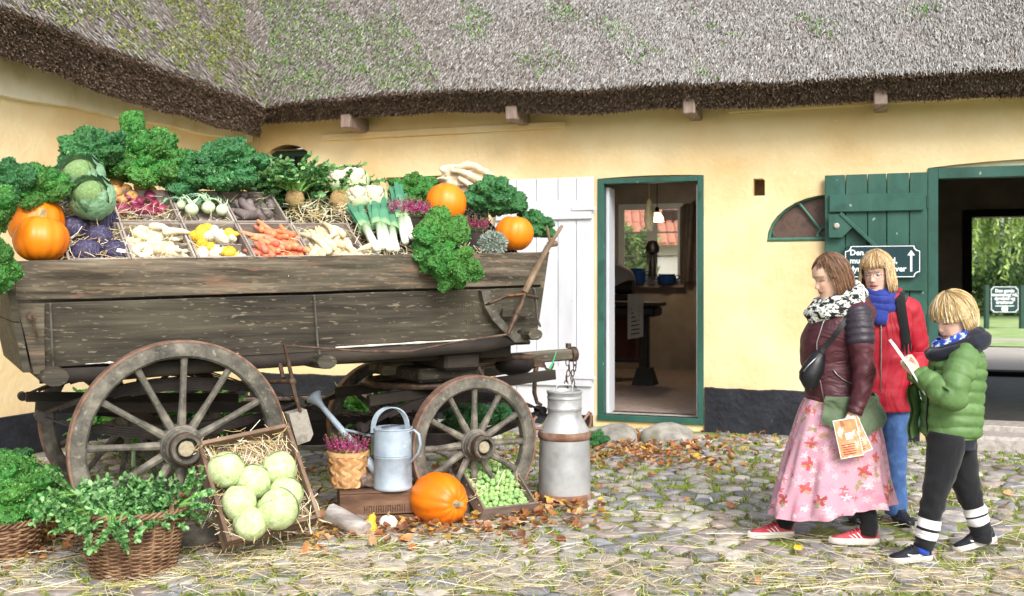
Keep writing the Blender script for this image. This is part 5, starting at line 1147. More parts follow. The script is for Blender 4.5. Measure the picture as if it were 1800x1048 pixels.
# ================================================================== THINGS ON THE COBBLES
M_wick = mat('brown willow rod', ['#4f3829', '#71533d', '#937358', '#ab8d70'], 16, rough=.6, bump=.3, bscale=60)
M_zinc = mat('galvanised zinc', ['#8593a2', '#9fadba', '#b0bcc7'], 6, rough=.6, bump=.12, bscale=30, metal=.12, spots=[('#788590', 4, .55, .7), ('#d3dae0', 9, .64, .74)])
M_alu = mat('dull aluminium', ['#a3a6a8', '#b9bcbd', '#cccecd'], 4, (1, 1, 1), rough=.45, bump=.15, bscale=26, metal=.45, spots=[('#8b8a88', 5, .56, .7), ('#b6a58f', 7, .66, .76), ('#dcdddd', 3, .6, .75)])
M_rim = mat('rusty can band', ['#5f4336', '#7d5c4a', '#8f7261', '#a59084'], 9, rough=.75, bump=.4, metal=.2)
M_box = mat('brown stained box', ['#3b2a20', '#5b4232', '#7a5d48', '#8f7560'], 6, (.3, 1, 1.5), 7, .8, .4, 30)
M_splint = mat('pale wood splint', ['#a9784c', '#c99a68', '#e0bb8c'], 8, rough=.6, bump=.15, rand=.18)
M_bark = mat('bark', ['#3a302a', '#5d5047', '#8a7d72', '#b3a79c'], 12, (1, 1, 1), rough=.95, bump=1, bscale=30, dist=.02)
M_driftw = mat('grey split log', ['#7d7672', '#a29b96', '#c2bbb5', '#8d6a56'], 7, (.3, 1.6, 1.6), rough=.85, bump=.6, bscale=25)
# wicker basket of celery
def wicker(base, r0, r1, h, rows_, lab, handles=True, name='wicker_basket', ang=0):
    e = empty(name, tuple(base), ang, lab, 'basket'); mb = MB(); ns = 26
    def rad(t): return r0+(r1-r0)*(t**.85)
    n = ns*4
    for i in range(rows_):
        t = (i+.5)/rows_; pts = []
        for k in range(n):
            a = 2*pi*k/n; w = .0065*math.cos(a*ns/2*1+pi*(i % 2)); pts.append((rad(t)+w, a, h*t+.004*noise.noise(Vector((k*.3, i, 2)))))
        rg = []
        rr_ = .0076*h/rows_*22/.33 if False else h/rows_*.56
        for r, a, z in pts: rg.append([((r+rr_*.75*math.cos(q))*math.cos(a), (r+rr_*.75*math.cos(q))*math.sin(a), z+rr_*math.sin(q)) for q in (0, pi/2.5, pi/1.25, pi*1.25, pi*1.6)])
        rg.append(rg[0]); mb.loft(rg, False)
    build(mb, 'weave', M_wick, e, 180, local=True, kind='stuff')
    mb = MB()
    for k in range(ns): a = 2*pi*(k+.5)/ns; mb.tube([(rad(t)*math.cos(a), rad(t)*math.sin(a), h*t) for t in (0, .5, 1)], .005, 5)
    build(mb, 'stakes', M_wick, e, 180, local=True, kind='stuff')
    mb = MB()
    for o_ in (0, 2.1, 4.2):
        mb.loft([[Vector(((r1+.011*math.cos(a*14+o_))*math.cos(a), (r1+.011*math.cos(a*14+o_))*math.sin(a), h+.008+.011*math.sin(a*14+o_)))+Vector((.0085*math.cos(q)*math.cos(a), .0085*math.cos(q)*math.sin(a), .0085*math.sin(q))) for q in np.linspace(0, 2*pi, 6)[:-1]] for a in np.linspace(0, 2*pi, 97)], False)
    build(mb, 'rim_braid', M_wick, e, 180, local=True)
    mb = MB(); mb.lathe([(0, .004), (r0-.01, .004), (r0-.008, .012), (0, .012)], 24); build(mb, 'base', M_wick, e, 35, local=True)
    if handles:
        for a0 in (R(5), R(185)):
            mb = MB(); mb.loft([[Vector(((r1+.004*math.sin(b*9))*math.cos(a0+.34*math.cos(b)), (r1+.004)*math.sin(a0+.34*math.cos(b)), h+.085*math.sin(b)))+Vector((.013*math.cos(q+b*6)*math.cos(a0), .013*math.cos(q+b*6)*math.sin(a0), .016*math.sin(q+b*6))) for q in np.linspace(0, 2*pi, 8)[:-1]] for b in np.linspace(0, pi, 17)]); build(mb, 'handle', M_wick, e, 60, local=True)
    return e
bc = Vector((-1.962, 5.31, 0)); wicker(bc, .198, .258, .325, 32, 'brown wicker basket full of celery leaves in front of the big wheel', ang=R(-12))
ce = empty('celery', (bc.x, bc.y, .3), 0, 'leafy green celery overflowing the wicker basket', 'celery')
ms = []
for k in range(40):
    a = random.random()*6.28; q = .22*math.sqrt(random.random()); ms += tuft((bc.x+q*math.cos(a), bc.y+q*math.sin(a), .29), 5, random.uniform(.5, .68), .85, (math.cos(a)*q*4, math.sin(a)*q*4-.1, 1))
for x, y, z, d in ((-.19, -.14, .36, (-.5, -.8, -.25)), (-.12, -.2, .36, (-.2, -1, -.5)), (-.26, -.06, .36, (-1, -.6, .2)), (.02, -.26, .36, (.05, -.9, -.9)), (-.3, .02, .4, (-1, -.2, .3)), (.27, .02, .4, (1, -.3, .5)), (.24, -.08, .36, (.9, -.3, .8))): ms += tuft((bc.x+x, bc.y+y, z), 5, .62, .35, d)
sprigs('leaves', ms, ce, kind='stuff')
# kale in a low basket at the left edge
wicker(G(6, 990)+Vector((-.1, .12, 0)), .2, .24, .2, 14, 'low dark basket of curly kale at the left edge', False)
for i, (px, py, Y, r, n, st, lab) in enumerate(((24, 868, 5.75, .26, 24, KD, 'curly kale bunch in the low basket at the left edge'), (70, 868, 5.95, .2, 16, KD, 'curly kale bunch on the ground beside the far rear wheel'), (20, 838, 6.3, .22, 14, KB, 'dark kale leaves behind the kale basket'))):
    kale(P(px, py, Y)-Vector((0, 0, .1)), r, n, st, lab, (0, -.4, 1), 1.3, seed=60+i)
# tilted crate of white cabbages
o_ = WGM @ CL(391, 968, -.36); ob_ = WGM @ CL(559, 944, -.36); ex = (ob_-o_); wc_ = ex.length; ex = ex.normalized(); back = Vector((-ex.y, ex.x, 0)).normalized(); ey = (back*math.cos(R(57))+Vector((0, 0, 1))*math.sin(R(57))); ey = (ey-ex*ey.dot(ex)).normalized(); ey = (ey-ex*.13).normalized(); ex_s = ex; ex = (ex-ey*ex.dot(ey)).normalized(); ez = ex.cross(ey)
CM = Matrix((ex, ey, ez)).transposed().to_4x4(); CM = Matrix.Translation(o_+ez*.13) @ CM
cl_ = .59
crate(CM, wc_, cl_, .13, M_crate, 'brown wooden crate of white cabbages tilted against the big wheel', None, False, .022)
for i, (px, py, s, lab) in enumerate(((398, 826, .098, 'pale white cabbage at the upper left of the tilted crate, with a paper label'), (492, 823, .096, 'pale white cabbage at the upper right of the tilted crate'), (446, 847, .094, 'pale white cabbage in the middle of the top row of the crate'), (503, 868, .094, 'white cabbage at the right side partly behind the biggest one'), (421, 884, .095, 'white cabbage at the left side half sunk in straw'), (489, 895, .11, 'biggest and foremost white cabbage of the tilted crate'), (440, 920, .09, 'white cabbage lowest in the tilted crate, deep in straw'))):
    p = onplane(CM, px, py, -.005 if i != 5 else .03); M = CM @ Matrix.Translation(p) @ Matrix.Rotation(i*1.9, 4, 'Z') @ Matrix.Rotation(.7*math.sin(i*2), 4, 'X')
    place(WCAB[i % 3], 'white_cabbage', M @ Matrix.Diagonal((s, s, s, 1)), None, lab, 'cabbage', 'white cabbages')
p = onplane(CM, 401, 810, .085); place(tg, 'price_tag', CM @ Matrix.Translation(p) @ Matrix.Rotation(R(8), 4, 'X') @ Matrix.Diagonal((1.3, 1.3, 1, 1)), None, 'small grey paper label on the upper left white cabbage', 'tag')
pts = [tuple(CM @ Vector((random.uniform(.02, wc_-.02), random.uniform(.02, cl_-.02), random.uniform(-.115, -.035)))) for _ in range(900)]
for _ in range(60):
    e_ = random.choice(((random.uniform(0, wc_), random.uniform(-.03, .05)), (random.uniform(wc_-.06, wc_+.02), random.uniform(0, cl_)), (random.uniform(0, .05), random.uniform(.1, cl_)), (random.uniform(0, wc_), random.uniform(cl_-.08, cl_)))); pts.append(tuple(CM @ Vector((e_[0], e_[1], random.uniform(-.03, .02)))))
straw('straw', pts, (.07, .18), .0035, .25, CM.to_3x3(), None, 'tangled pale straw bedding the white cabbages in the tilted crate')
# stained wooden box with faded stencil, what stands on it
b0_, b1_ = G(597, 928), G(738, 921); bx = (b1_-b0_).normalized(); bw = .62; BM = Matrix.Translation(b0_) @ Matrix((bx, Vector((-bx.y, bx.x, 0)), Vector((0, 0, 1)))).transposed().to_4x4(); bh = .2
bxo = empty('wooden_box', None, 0, 'brown upturned wooden box under the watering can', 'box', M=BM)
for z, hh in ((.0, .062), (.07, .128)): mb = MB(); mb.box((bw/2, .007, z+hh/2), (bw, .014, hh), None, .003); build(mb, 'side_board', M_box, bxo, 35, local=True); mb = MB(); mb.box((bw/2, .343, z+hh/2), (bw, .014, hh), None, .003); build(mb, 'side_board', M_box, bxo, 35, local=True)
for x in (.009, bw-.009): mb = MB(); mb.box((x, .175, .1), (.018, .32, .2), None, .003); build(mb, 'end_board', M_box, bxo, 35, local=True)
for k in range(3): mb = MB(); mb.box((bw/2, .058+.117*k, .206), (bw, .113, .012), None, .003); build(mb, 'top_board', M_box, bxo, 35, local=True)
mb = MB(); mb.box((-.02, .1, .09), (.06, .2, .17), None, .004)
def text_obj(body, size, M, m, parent, name='lettering', ext=.0015, align='LEFT', bold=0.0, shear=0):
    c = bpy.data.curves.new(name, 'FONT'); c.body = body; c.size = size; c.extrude = ext; c.align_x = align; c.offset = bold; c.resolution_u = 3; c.space_line = 1.0
    c.materials.append(m); ob = bpy.data.objects.new('tmp', c); COL.objects.link(ob); dg = bpy.context.evaluated_depsgraph_get(); me = bpy.data.meshes.new_from_object(ob.evaluated_get(dg)); bpy.data.objects.remove(ob); bpy.data.curves.remove(c)
    return place(me, name, M, parent)
M_print = mat('faded stencil print', ['#3d2b21', '#4a362a'], 9, rough=.9, bump=0)
text_obj('TØMMERUP', .058, BM @ Matrix.Translation((.15, -.0004, .1)) @ Matrix.Rotation(R(90), 4, 'X'), M_print, bxo, ext=.0004) if False else None
def stencil(M, m, parent):
    mb = MB(); x = 0
    for k in range(9):
        for dx in (0, .016): mb.box((x+dx, 0, .022), (.0055, .0008, .044), None, 0)
        if k % 2: mb.box((x+.008, 0, .04), (.016, .0007, .006), None, 0)
        if k % 3 == 0: mb.box((x+.008, 0, .02), (.016, .0007, .006), None, 0)
        x += .029
    mb.v = [tuple(M @ Vector(p)) for p in mb.v]; return build(mb, 'faded_stencil', m, parent, 0, kind='stuff')
stencil(BM @ Matrix.Translation((.15, -.0006, .082)), M_print, bxo)
top = BM.translation.z+.212
# watering can
wcn = P(691, 852, 6.41); wcn.z = top; wcan = empty('watering_can', tuple(wcn), R(-24), 'galvanised watering can with long spout standing on the wooden box', 'watering can')
prof = [(0, .002), (.118, .002), (.122, .008), (.121, .02), (.119, .024), (.119, .2), (.121, .203), (.119, .206), (.119, .212), (.121, .215), (.119, .218), (.119, .372), (.123, .376), (.122, .383), (.116, .383), (.113, .37), (.113, .06), (0, .05)]
mb = MB(); mb.lathe(prof, 40); build(mb, 'body', M_zinc, wcan, 40, local=True)
mb = MB(); mb.loft([[(-.115*.0+.118*math.cos(a)*.98, .118*math.sin(a)*.98, .378), (.118*math.cos(a)*.98, .118*math.sin(a)*.98, .382), (.02+.09*math.cos(a), .07*math.sin(a) if math.cos(a) > 0 else .118*math.sin(a)*.9, .386)] for a in np.linspace(R(95), R(265), 17)], False, False); build(mb, 'half_lid', M_zinc, wcan, 60, local=True)
mb = MB(); mb.loft([[(-.02+dx+.0, .098*math.cos(a), .36+.15*max(0, math.sin(a))**.8) for dx in (-.014, -.012, .012, .014)] for a in np.linspace(0, pi, 25)], False, False)
mb = MB(); hp = [(-.02+.085*math.cos(a), .07*math.cos(a), .35+.16*math.sin(a)**.75 if math.sin(a) > 0 else .35) for a in np.linspace(0, pi, 21)]
mb.loft([[(p[0]-.016, p[1], p[2]), (p[0]+.016, p[1], p[2]), (p[0]+.016, p[1]*.94, p[2]-.008 if i not in (0, 20) else p[2]), (p[0]-.016, p[1]*.94, p[2]-.008 if i not in (0, 20) else p[2])] for i, p in enumerate(hp)]); build(mb, 'top_handle', M_zinc, wcan, 50, local=True)
mb = MB(); mb.tube([(.118, 0, .36), (.15, 0, .375), (.185, 0, .35), (.197, 0, .29), (.18, 0, .235), (.15, 0, .2), (.119, 0, .165)], .012, 8, .6); build(mb, 'back_handle', M_zinc, wcan, 60, local=True)
sp0, sp1 = Vector((-.112, 0, .09)), Vector((-.545, 0, .50)); mb = MB(); mb.tube([sp0, sp0.lerp(sp1, .3), sp0.lerp(sp1, .62), sp1], [.034, .027, .021, .017], 14); build(mb, 'spout', M_zinc, wcan, 60, local=True)
dsp = (sp1-sp0).normalized(); mb = MB(); mb.lathe([(.016, -.02), (.02, -.015), (.024, .015), (.05, .06), (.056, .066), (.054, .074), (.03, .084), (0, .086)], 20, Matrix.Translation(sp1) @ dsp.to_track_quat('Z', 'Y').to_matrix().to_4x4()); build(mb, 'rose', M_zinc, wcan, 50, local=True)
mb = MB(); mb.tube([(-.117, 0, .315), sp0.lerp(sp1, .6)+Vector((.0, 0, .012))], .009, 8); build(mb, 'brace', M_zinc, wcan, 60, local=True)
# splint basket of heather
hb = P(612, 862, 6.46); hb.z = top; sb_ = empty('splint_basket', tuple(hb), 0, 'small woven splint basket holding pink heather on the box', 'basket')
r0, r1, hh = .098, .126, .215; nD = 9; rowsD = 7
def sp(a, t, o): r = r0+(r1-r0)*t+o; return Vector((r*math.cos(a), r*math.sin(a), .006+hh*t))
for j in range(rowsD):
    for k in range(nD):
        a = 2*pi*(k+(.5 if j % 2 else 0))/nD; t = j/(rowsD-1)*.92+.02; da, dt = pi/nD*1.06, 1/(rowsD-1)*.97
        sg = 1 if j % 2 else -1
        mb = MB(); q = [sp(a, max(0, t-dt), .004), sp(a+da*.5, t-dt*.5 if t > dt*.5 else 0, .009 if sg > 0 else .002), sp(a+da, t, .004), sp(a+da*.5, min(1, t+dt*.5), .009 if sg < 0 else .002), sp(a, min(1, t+dt), .004), sp(a-da*.5, min(1, t+dt*.5), .002 if sg < 0 else .009), sp(a-da, t, .004), sp(a-da*.5, max(0, t-dt*.5), .002 if sg > 0 else .009), sp(a, t, .013)]
        mb.add(q, [(i, (i+1) % 8, 8) for i in range(8)]); build(mb, 'splint', M_splint, sb_, 25, local=True)
mb = MB(); mb.lathe([(r0-.006, .002), (r0-.002, .004), (r1-.004, hh), (r1-.01, hh), (r0-.012, .01), (0, .01), (0, .002)], 24); build(mb, 'lining', M_splint, sb_, 40, local=True)
mb = MB(); mb.lathe([(r1-.006, hh-.012), (r1+.008, hh-.012), (r1+.01, hh+.012), (r1-.006, hh+.014)], 28); build(mb, 'rim', M_splint, sb_, 40, local=True)
heather((hb.x, hb.y, hb.z+hh-.01), .11, 95, .15, (['#b23a78', '#cf5c93', '#9c2f68', '#d987b0'], ['#5f8a3a', '#7aa34c', '#4c7a34']), 'magenta heather with green tips in the splint basket', pot=False)
# bark log on the box, split log and dark log on the ground
def log(a, b, ra, rb, m, lab, name='log', ends=None):
    a, b = Vector(a), Vector(b); mb = MB(); fr = frames([a.lerp(b, t) for t in (0, .1, .3, .5, .7, .9, 1)])
    mb.loft([[p+(x*math.cos(q)+y*math.sin(q))*((ra+(rb-ra)*i/6)*(1+.22*noise.noise(Vector((math.cos(q)*1.6, math.sin(q)*1.6, i*.5+ra*90))))) for q in np.linspace(0, 2*pi, 19)[:-1]] for i, (p, x, y, t) in enumerate(fr)]); return build(mb, name, m, None, 50, lab, 'log')
lc = P(658, 850, 6.41); log((lc.x-.08, lc.y-.0, top+.045), (lc.x+.085, lc.y+.02, top+.045), .042, .046, M_bark, 'short piece of bark covered log lying on the box')
l0, l1 = P(580, 912, 6.12), P(640, 938, 6.06); log((l0.x, l0.y+.02, .12), (l1.x+.02, l1.y-.05, .045), .058, .05, M_driftw, 'grey split log lying in front of the box, tilted', 'split_log')
log(G(612, 925, .04)+Vector((-.06, .12, 0)), G(632, 918, .04)+Vector((.04, .1, 0)), .05, .042, M_bark, 'dark rounded log end behind the split log', 'log')
yg = G(650, 940); place(GO[2], 'gourd', Matrix.Translation((yg.x, yg.y, .055)) @ Matrix.Rotation(R(18), 4, 'Y') @ Matrix.Diagonal((.056, .056, .05, 1)), None, 'yellow knobbly gourd on fallen leaves beside the split log', 'gourd')
wp = G(682, 934); pumpkin((wp.x, wp.y, .05), .056, .86, Matrix.Rotation(.1, 4, 'X'), 'tiny white pumpkin in front of the wooden box', 8, (.007, .03), None, mat('white pumpkin', ['#e3ddc6', '#f1ecdb', '#faf7ee'], 4, rough=.45, bump=.1), 'mini_pumpkin', .12, 9)
# big pumpkin lying on its side
pq = G(768, 930); pr = .232; ax = Vector((.62, -.78, .0)).normalized()
pumpkin((pq.x, pq.y+.13, .155), pr*.715, 1.3, ax.to_track_quat('Z', 'Y').to_matrix().to_4x4() @ Matrix.Rotation(.3, 4, 'Z'), 'big orange pumpkin lying on its side on the cobbles, stem forward', 6, (.018, .045), amp=.035, ribs=12)
# crate of sprouts
s0_, s1_ = G(844, 918), G(938, 906); ex = (s1_-s0_); sw_ = ex.length; ex = ex.normalized(); back = Vector((-ex.y, ex.x, 0)); back = (back+ex*-.22).normalized(); ey = (back*math.cos(R(31))+Vector((0, 0, 1))*math.sin(R(31))).normalized(); ez = ex.cross(ey).normalized(); ey = ez.cross(ex)
SM = Matrix.Translation(s0_+Vector((0, 0, .005))+ez*.1) @ Matrix((ex, ey, ez)).transposed().to_4x4()
crate(SM, sw_, .5, .1, mat('grey brown crate', ['#4f423b', '#6f5f55', '#8a7a6f', '#9d8e83'], 7, (.3, .3, 1.5), rough=.85, bump=.4, bscale=30), 'small grey brown crate of brussels sprouts leaning on the front wheel', None, False, .013)
sprm = []
for i in range(3):
    mb = MB(); mb.ball((0, 0, 0), (1, 1, .95), 14, 9)
    for k in range(3):
        a0 = k*2.1+i
        mb.grid(lambda u, v: (lambda th, ph, q: Vector((math.sin(th)*math.cos(ph)*q, math.sin(th)*math.sin(ph)*q, math.cos(th)*q)))(pi-u*2.3, a0+(v*2-1)*1.1*math.sin(pi*(.15+.75*u)), 1.03+.08*u*abs(v*2-1)**2), 5, 5)
    sprm.append(mb.mesh('brussels_sprout', M_sprout, 60))
nx_, ny_ = 9, 13
for j in range(ny_):
    for i in range(nx_):
        x, y = .03+(sw_-.06)*(i+.5+.3*(j % 2)-.15)/nx_+rr.gauss(0, .004), .03+.44*(j+.5)/ny_+rr.gauss(0, .004); s = rr.uniform(.0165, .022)
        place(rr.choice(sprm), 'brussels_sprout', SM @ Matrix.Translation((x, y, -.055+.03*rr.random()+.012*math.sin(i*1.1)*math.sin(j*.8))) @ Matrix.Rotation(rr.random()*6, 4, 'Z') @ Matrix.Rotation(rr.random()*2, 4, 'X') @ Matrix.Diagonal((s, s, s, 1)), None, 'small pale green brussels sprout heaped in the grey brown crate', 'brussels sprout', 'brussels sprouts')
straw('straw', [tuple(SM @ Vector((random.choice((random.uniform(.01, .05), random.uniform(sw_-.05, sw_), random.uniform(0, sw_))), random.uniform(.01, .46), random.uniform(-.05, .01)))) for _ in range(130)]+[tuple(SM @ Vector((random.uniform(0, sw_), random.uniform(.42, .5), random.uniform(-.02, .03)))) for _ in range(40)], (.05, .16), .0035, .35, SM.to_3x3(), None, 'wisps of straw round the brussels sprouts')
# milk can
mc = Vector((.362, 7.06, 0)); can = empty('milk_can', tuple(mc), R(20), 'dull aluminium milk can with rusty bands in front of the white door', 'milk can')
mb = MB(); mb.lathe([(0, .01), (.178, .01), (.180, .06), (.176, .30), (.172, .42), (.173, .435)], 44); build(mb, 'body', M_alu, can, 40, local=True)
mb = MB(); mb.lathe([(.176, 0), (.186, .002), (.188, .012), (.187, .055), (.181, .062), (.176, .06)], 44); build(mb, 'base_band', M_rim, can, 40, local=True)
mb = MB(); mb.lathe([(.170, .425), (.176, .428), (.183, .44), (.185, .46), (.178, .478), (.17, .482)], 44); build(mb, 'shoulder_band', M_rim, can, 40, local=True)
mb = MB(); mb.lathe([(.172, .478), (.165, .495), (.125, .57), (.118, .585), (.116, .62), (.118, .625)], 40); build(mb, 'shoulder', M_alu, can, 50, local=True)
mb = MB(); mb.lathe([(.117, .625), (.121, .627), (.122, .64), (.118, .645), (.117, .70), (.121, .703), (.121, .715), (.117, .72), (.120, .742), (.125, .748), (.124, .756), (.112, .758), (.105, .74), (0, .735)], 40); build(mb, 'neck', M_alu, can, 40, local=True)
mb = MB(); mb.tube([(-.06, 0, .745), (-.06, 0, .785), (-.045, 0, .797), (.045, 0, .797), (.06, 0, .785), (.06, 0, .745)], .0065, 8); build(mb, 'lid_handle', M_alu, can, 60, local=True)
for s in (-1, 1):
    mb = MB(); mb.tube([(s*.172, -.0, .5), (s*.215, 0, .505), (s*.232, 0, .53), (s*.226, 0, .57), (s*.205, 0, .585)] if s < 0 else [(s*.145, -.0, .545), (s*.19, 0, .60), (s*.2, 0, .59), (s*.2, 0, .53), (s*.186, 0, .49)], .011, 8); build(mb, 'side_handle', M_rim, can, 60, local=True)
# old trough behind the wagon, plants along the wall seen through the wheels
mb = MB(); tp_ = P(545, 690, 8.9)
tro = empty('feed_trough', (tp_.x-.5, 8.9, 0), R(12), 'dark plank feed trough standing behind the wagon', 'trough')
for k in range(2):
    for y in (0, .5): mb = MB(); mb.box((0, y, .07+.2*k+.1), (2.3, .035, .195), None, .006); build(mb, 'plank', M_dark, tro, 35, local=True)
for x in (-1.13, 1.13): mb = MB(); mb.box((x, .25, .25), (.04, .46, .38), None, .006); build(mb, 'end_board', M_dark, tro, 35, local=True)
mb = MB(); mb.box((0, .0, .485), (2.36, .07, .03), None, .008); build(mb, 'top_rail', M_beam, tro, 35, local=True)
for i, (px, py, Y, r, lab) in enumerate(((235, 715, 8.3, .3, 'leafy plant behind the big wheel at its upper left'), (300, 700, 8.6, .32, 'leafy plant behind the big wheel near its top'), (205, 690, 8.9, .3, 'leafy plant beyond the far rear wheel'), (655, 690, 8.8, .3, 'green plant behind the far front wheel'), (390, 700, 8.5, .24, 'low plant seen between the spokes of the big wheel, right of its hub'))):
    e = empty('leafy_plant', tuple(P(px, py+40, Y)), 0, lab, 'plant', 'plants behind the wagon')
    sprigs('leaves', tuft(P(px, py+62, Y), 26, 1.5*r/.3, .9), e, (.75, 1, .6), kind='stuff')
    mb = MB(); b_ = P(px, py+62, Y); mb.tube([(b_.x, b_.y, 0), b_, b_+Vector((.02, 0, .12))], [.018, .014, .006], 6); build(mb, 'stem', M_kstalk, e)
for i, (px, py, Y, r, lab) in enumerate(((822, 745, 8.2, .2, 'bluish green kale plant seen through the front wheel'), (880, 735, 8.6, .18, 'kale plant behind the right rim of the front wheel'), (1048, 770, 8.0, .1, 'small green weed beside the milk can'))):
    kale(P(px, py, Y)-Vector((0, 0, .05)), r, 12 if i < 2 else 7, KB, lab, (0, -.2, 1), 1.3, seed=80+i)
# pale curved peel on the cobbles
pe = G(1238, 880, .02); mb = MB(); mb.grid(lambda u, v: Vector((pe.x+.062*math.cos(u*4.4-.9)*(1-.25*v), pe.y+.045*math.sin(u*4.4-.9)*(1-.25*v), .012+.035*v+.012*u)), 18, 4); build(mb, 'birch_peel', M_white, None, 180, 'pale curled peel lying on the cobbles before the doorway', 'peel')
# ---------- straw and leaves on the ground
def okpt(p):
    l = WGI @ p; return True
pts = []
while len(pts) < 5600:
    py = 840+208*random.random()**.55; px = random.uniform(-80, 1880); p = G(px, py, .022)
    dens = .45+.75*noise.noise(Vector((p.x*.9, p.y*1.1, 4)))+.5*noise.noise(Vector((p.x*3, p.y*3, 7)))+(.25 if 500 < px < 1300 and py > 900 else 0)+(.35 if py > 985 else 0)
    if random.random() < dens: pts.append((p.x, p.y, .03+.012*random.random()))
straw('scattered_straw', pts, (.05, .26), .003, .02, None, None, 'pale straw scattered over the courtyard cobbles', bend=.12)
pts = [tuple(G(random.gauss(400, 130), random.gauss(985, 20), .03)) for _ in range(500)]+[tuple(G(random.gauss(560, 40), random.gauss(915, 20), .03)) for _ in range(160)]
straw('spilled_straw', pts, (.08, .28), .0034, .05, None, None, 'denser straw spilled in front of the tilted cabbage crate', bend=.2)
LC = ['#a9713f', '#c08a58', '#cfa878', '#965c36', '#dbb25c', '#b07f58', '#8a6048']
def leaf_mesh(seed):
    rd = random.Random(seed); mb = MB(); a1, a2, a3 = rd.uniform(-.5, .5), rd.uniform(.2, .9), rd.uniform(.2, .8)
    out = [.03, .42, .62, .5, .3, .04]
    def fn(u, v):
        i = min(4, int(u*5)); f = u*5-i; w = out[i]*(1-f)+out[i+1]*f; y = (v*2-1)*w*.55; return Vector((u-.5, y, a2*y*y*1.6+a3*(u-.5)**2+a1*u*y+.05*math.sin(u*9+seed)))
    mb.grid(fn, 6, 4); return mb.v, mb.f
M_leafs = [mat(n_, c, 6, rough=.6, bump=.15, rand=.2, randh=.012, transl=.15) for n_, c in (('brown dead leaf', ['#96603a', '#b67c4c', '#cb9868']), ('tan dead leaf', ['#b98350', '#d0a070', '#dcb98f']), ('yellow fallen leaf', ['#d99a1c', '#ecb732', '#f2cb5c']), ('russet dead leaf', ['#8f4c2c', '#ad6438', '#c67c4c']))]
LMESH = {}
for mi, m in enumerate(M_leafs):
    for sd_ in range(3):
        v, f = leaf_mesh(sd_+3*mi); mb = MB(); mb.add(v, f); LMESH[mi, sd_] = mb.mesh('fallen_leaf', m, 180)
zones = [(150, 1130, 95, 785, 17, 'lying in the drift between milk can and doorway', 'leaves before the doorway'), (60, 720, 110, 925, 14, 'lying before the wooden box and the pumpkin', 'leaves before the box'), (40, 960, 40, 895, 14, 'lying between the sprout crate and the milk can', 'leaves by the sprout crate'), (35, 110, 50, 945, 22, 'lying left of the wicker basket', 'leaves by the basket'), (25, 560, 30, 945, 14, 'lying at the foot of the cabbage crate', 'leaves by the cabbage crate'), (32, 1360, 170, 850, 70, 'lying alone on the open cobbles', 'leaves on the open cobbles')]
CN_ = ['brown', 'tan', 'yellow', 'russet']
nleaf = 0
for cnt, mx, sx, my, sy, lab, grp in zones:
    k = 0; c2 = cnt*.78
    while k < c2:
        px, py = random.gauss(mx, sx), random.gauss(my, sy)
        if py < 762 or py > 1040: continue
        p = G(px, py, .03); mi = random.choices(range(4), [5, 4, 2.2 if 'alone' in lab else .8, 2.5])[0]; s = random.uniform(.045, .085)
        place(LMESH[mi, random.randrange(3)], 'fallen_leaf', Matrix.Translation((p.x, p.y, .03+random.random()*.012)) @ Matrix.Rotation(random.random()*6.28, 4, 'Z') @ Matrix.Rotation(random.gauss(0, .35), 4, 'X') @ Matrix.Rotation(random.gauss(0, .35), 4, 'Y') @ Matrix.Diagonal((s, s, s, 1)), None, f'dry {CN_[mi]} leaf {lab}', 'leaf', f'{CN_[mi]} {grp}'); k += 1
V_, F_, C_ = [], [], []; o = 0
tmpl = [leaf_mesh(i) for i in range(5)]; tv = [np.array([tuple(x) for x in a]) for a, b in tmpl]; tf = np.array(tmpl[0][1])
for k in range(1500):
    z = random.random()
    if z < .36: px, py = random.gauss(1120, 105), random.gauss(786, 19)
    elif z < .54:
        l = WGM @ Vector((random.uniform(-1.2, 3), random.uniform(-.1, 1.9), 0)); px = py = None
    elif z < .78: px, py = random.gauss(720, 130), random.gauss(922, 15)
    elif z < .86: px, py = random.gauss(960, 45), random.gauss(890, 16)
    else: px, py = random.gauss(100, 60), random.gauss(930, 30)
    p = l if px is None else (G(px, py, .03) if py > 755 else None)
    if p is None: continue
    if (p-OW).dot(D2) < .06: continue
    i = k % 5; s = random.uniform(.035, .085); M = np.array(Matrix.Translation((p.x, p.y, .022+random.random()*.03)) @ Matrix.Rotation(random.random()*6.28, 4, 'Z') @ Matrix.Rotation(random.gauss(0, .45), 4, 'X') @ Matrix.Rotation(random.gauss(0, .45), 4, 'Y') @ Matrix.Diagonal((s, s, s, 1)))
    V_.append(tv[i] @ M[:3, :3].T+M[:3, 3]); F_.append(tf+o); o += len(tv[i]); C_.append(np.repeat(mix_cols(LC, 1, .2), len(tv[i]), 0))
np_obj('leaf_litter', np.concatenate(V_), np.concatenate(F_), M_leafc, None, np.concatenate(C_), label='drift of dry brown leaves under the wagon and along the wall', cat='leaves', kind='stuff', smooth=True)
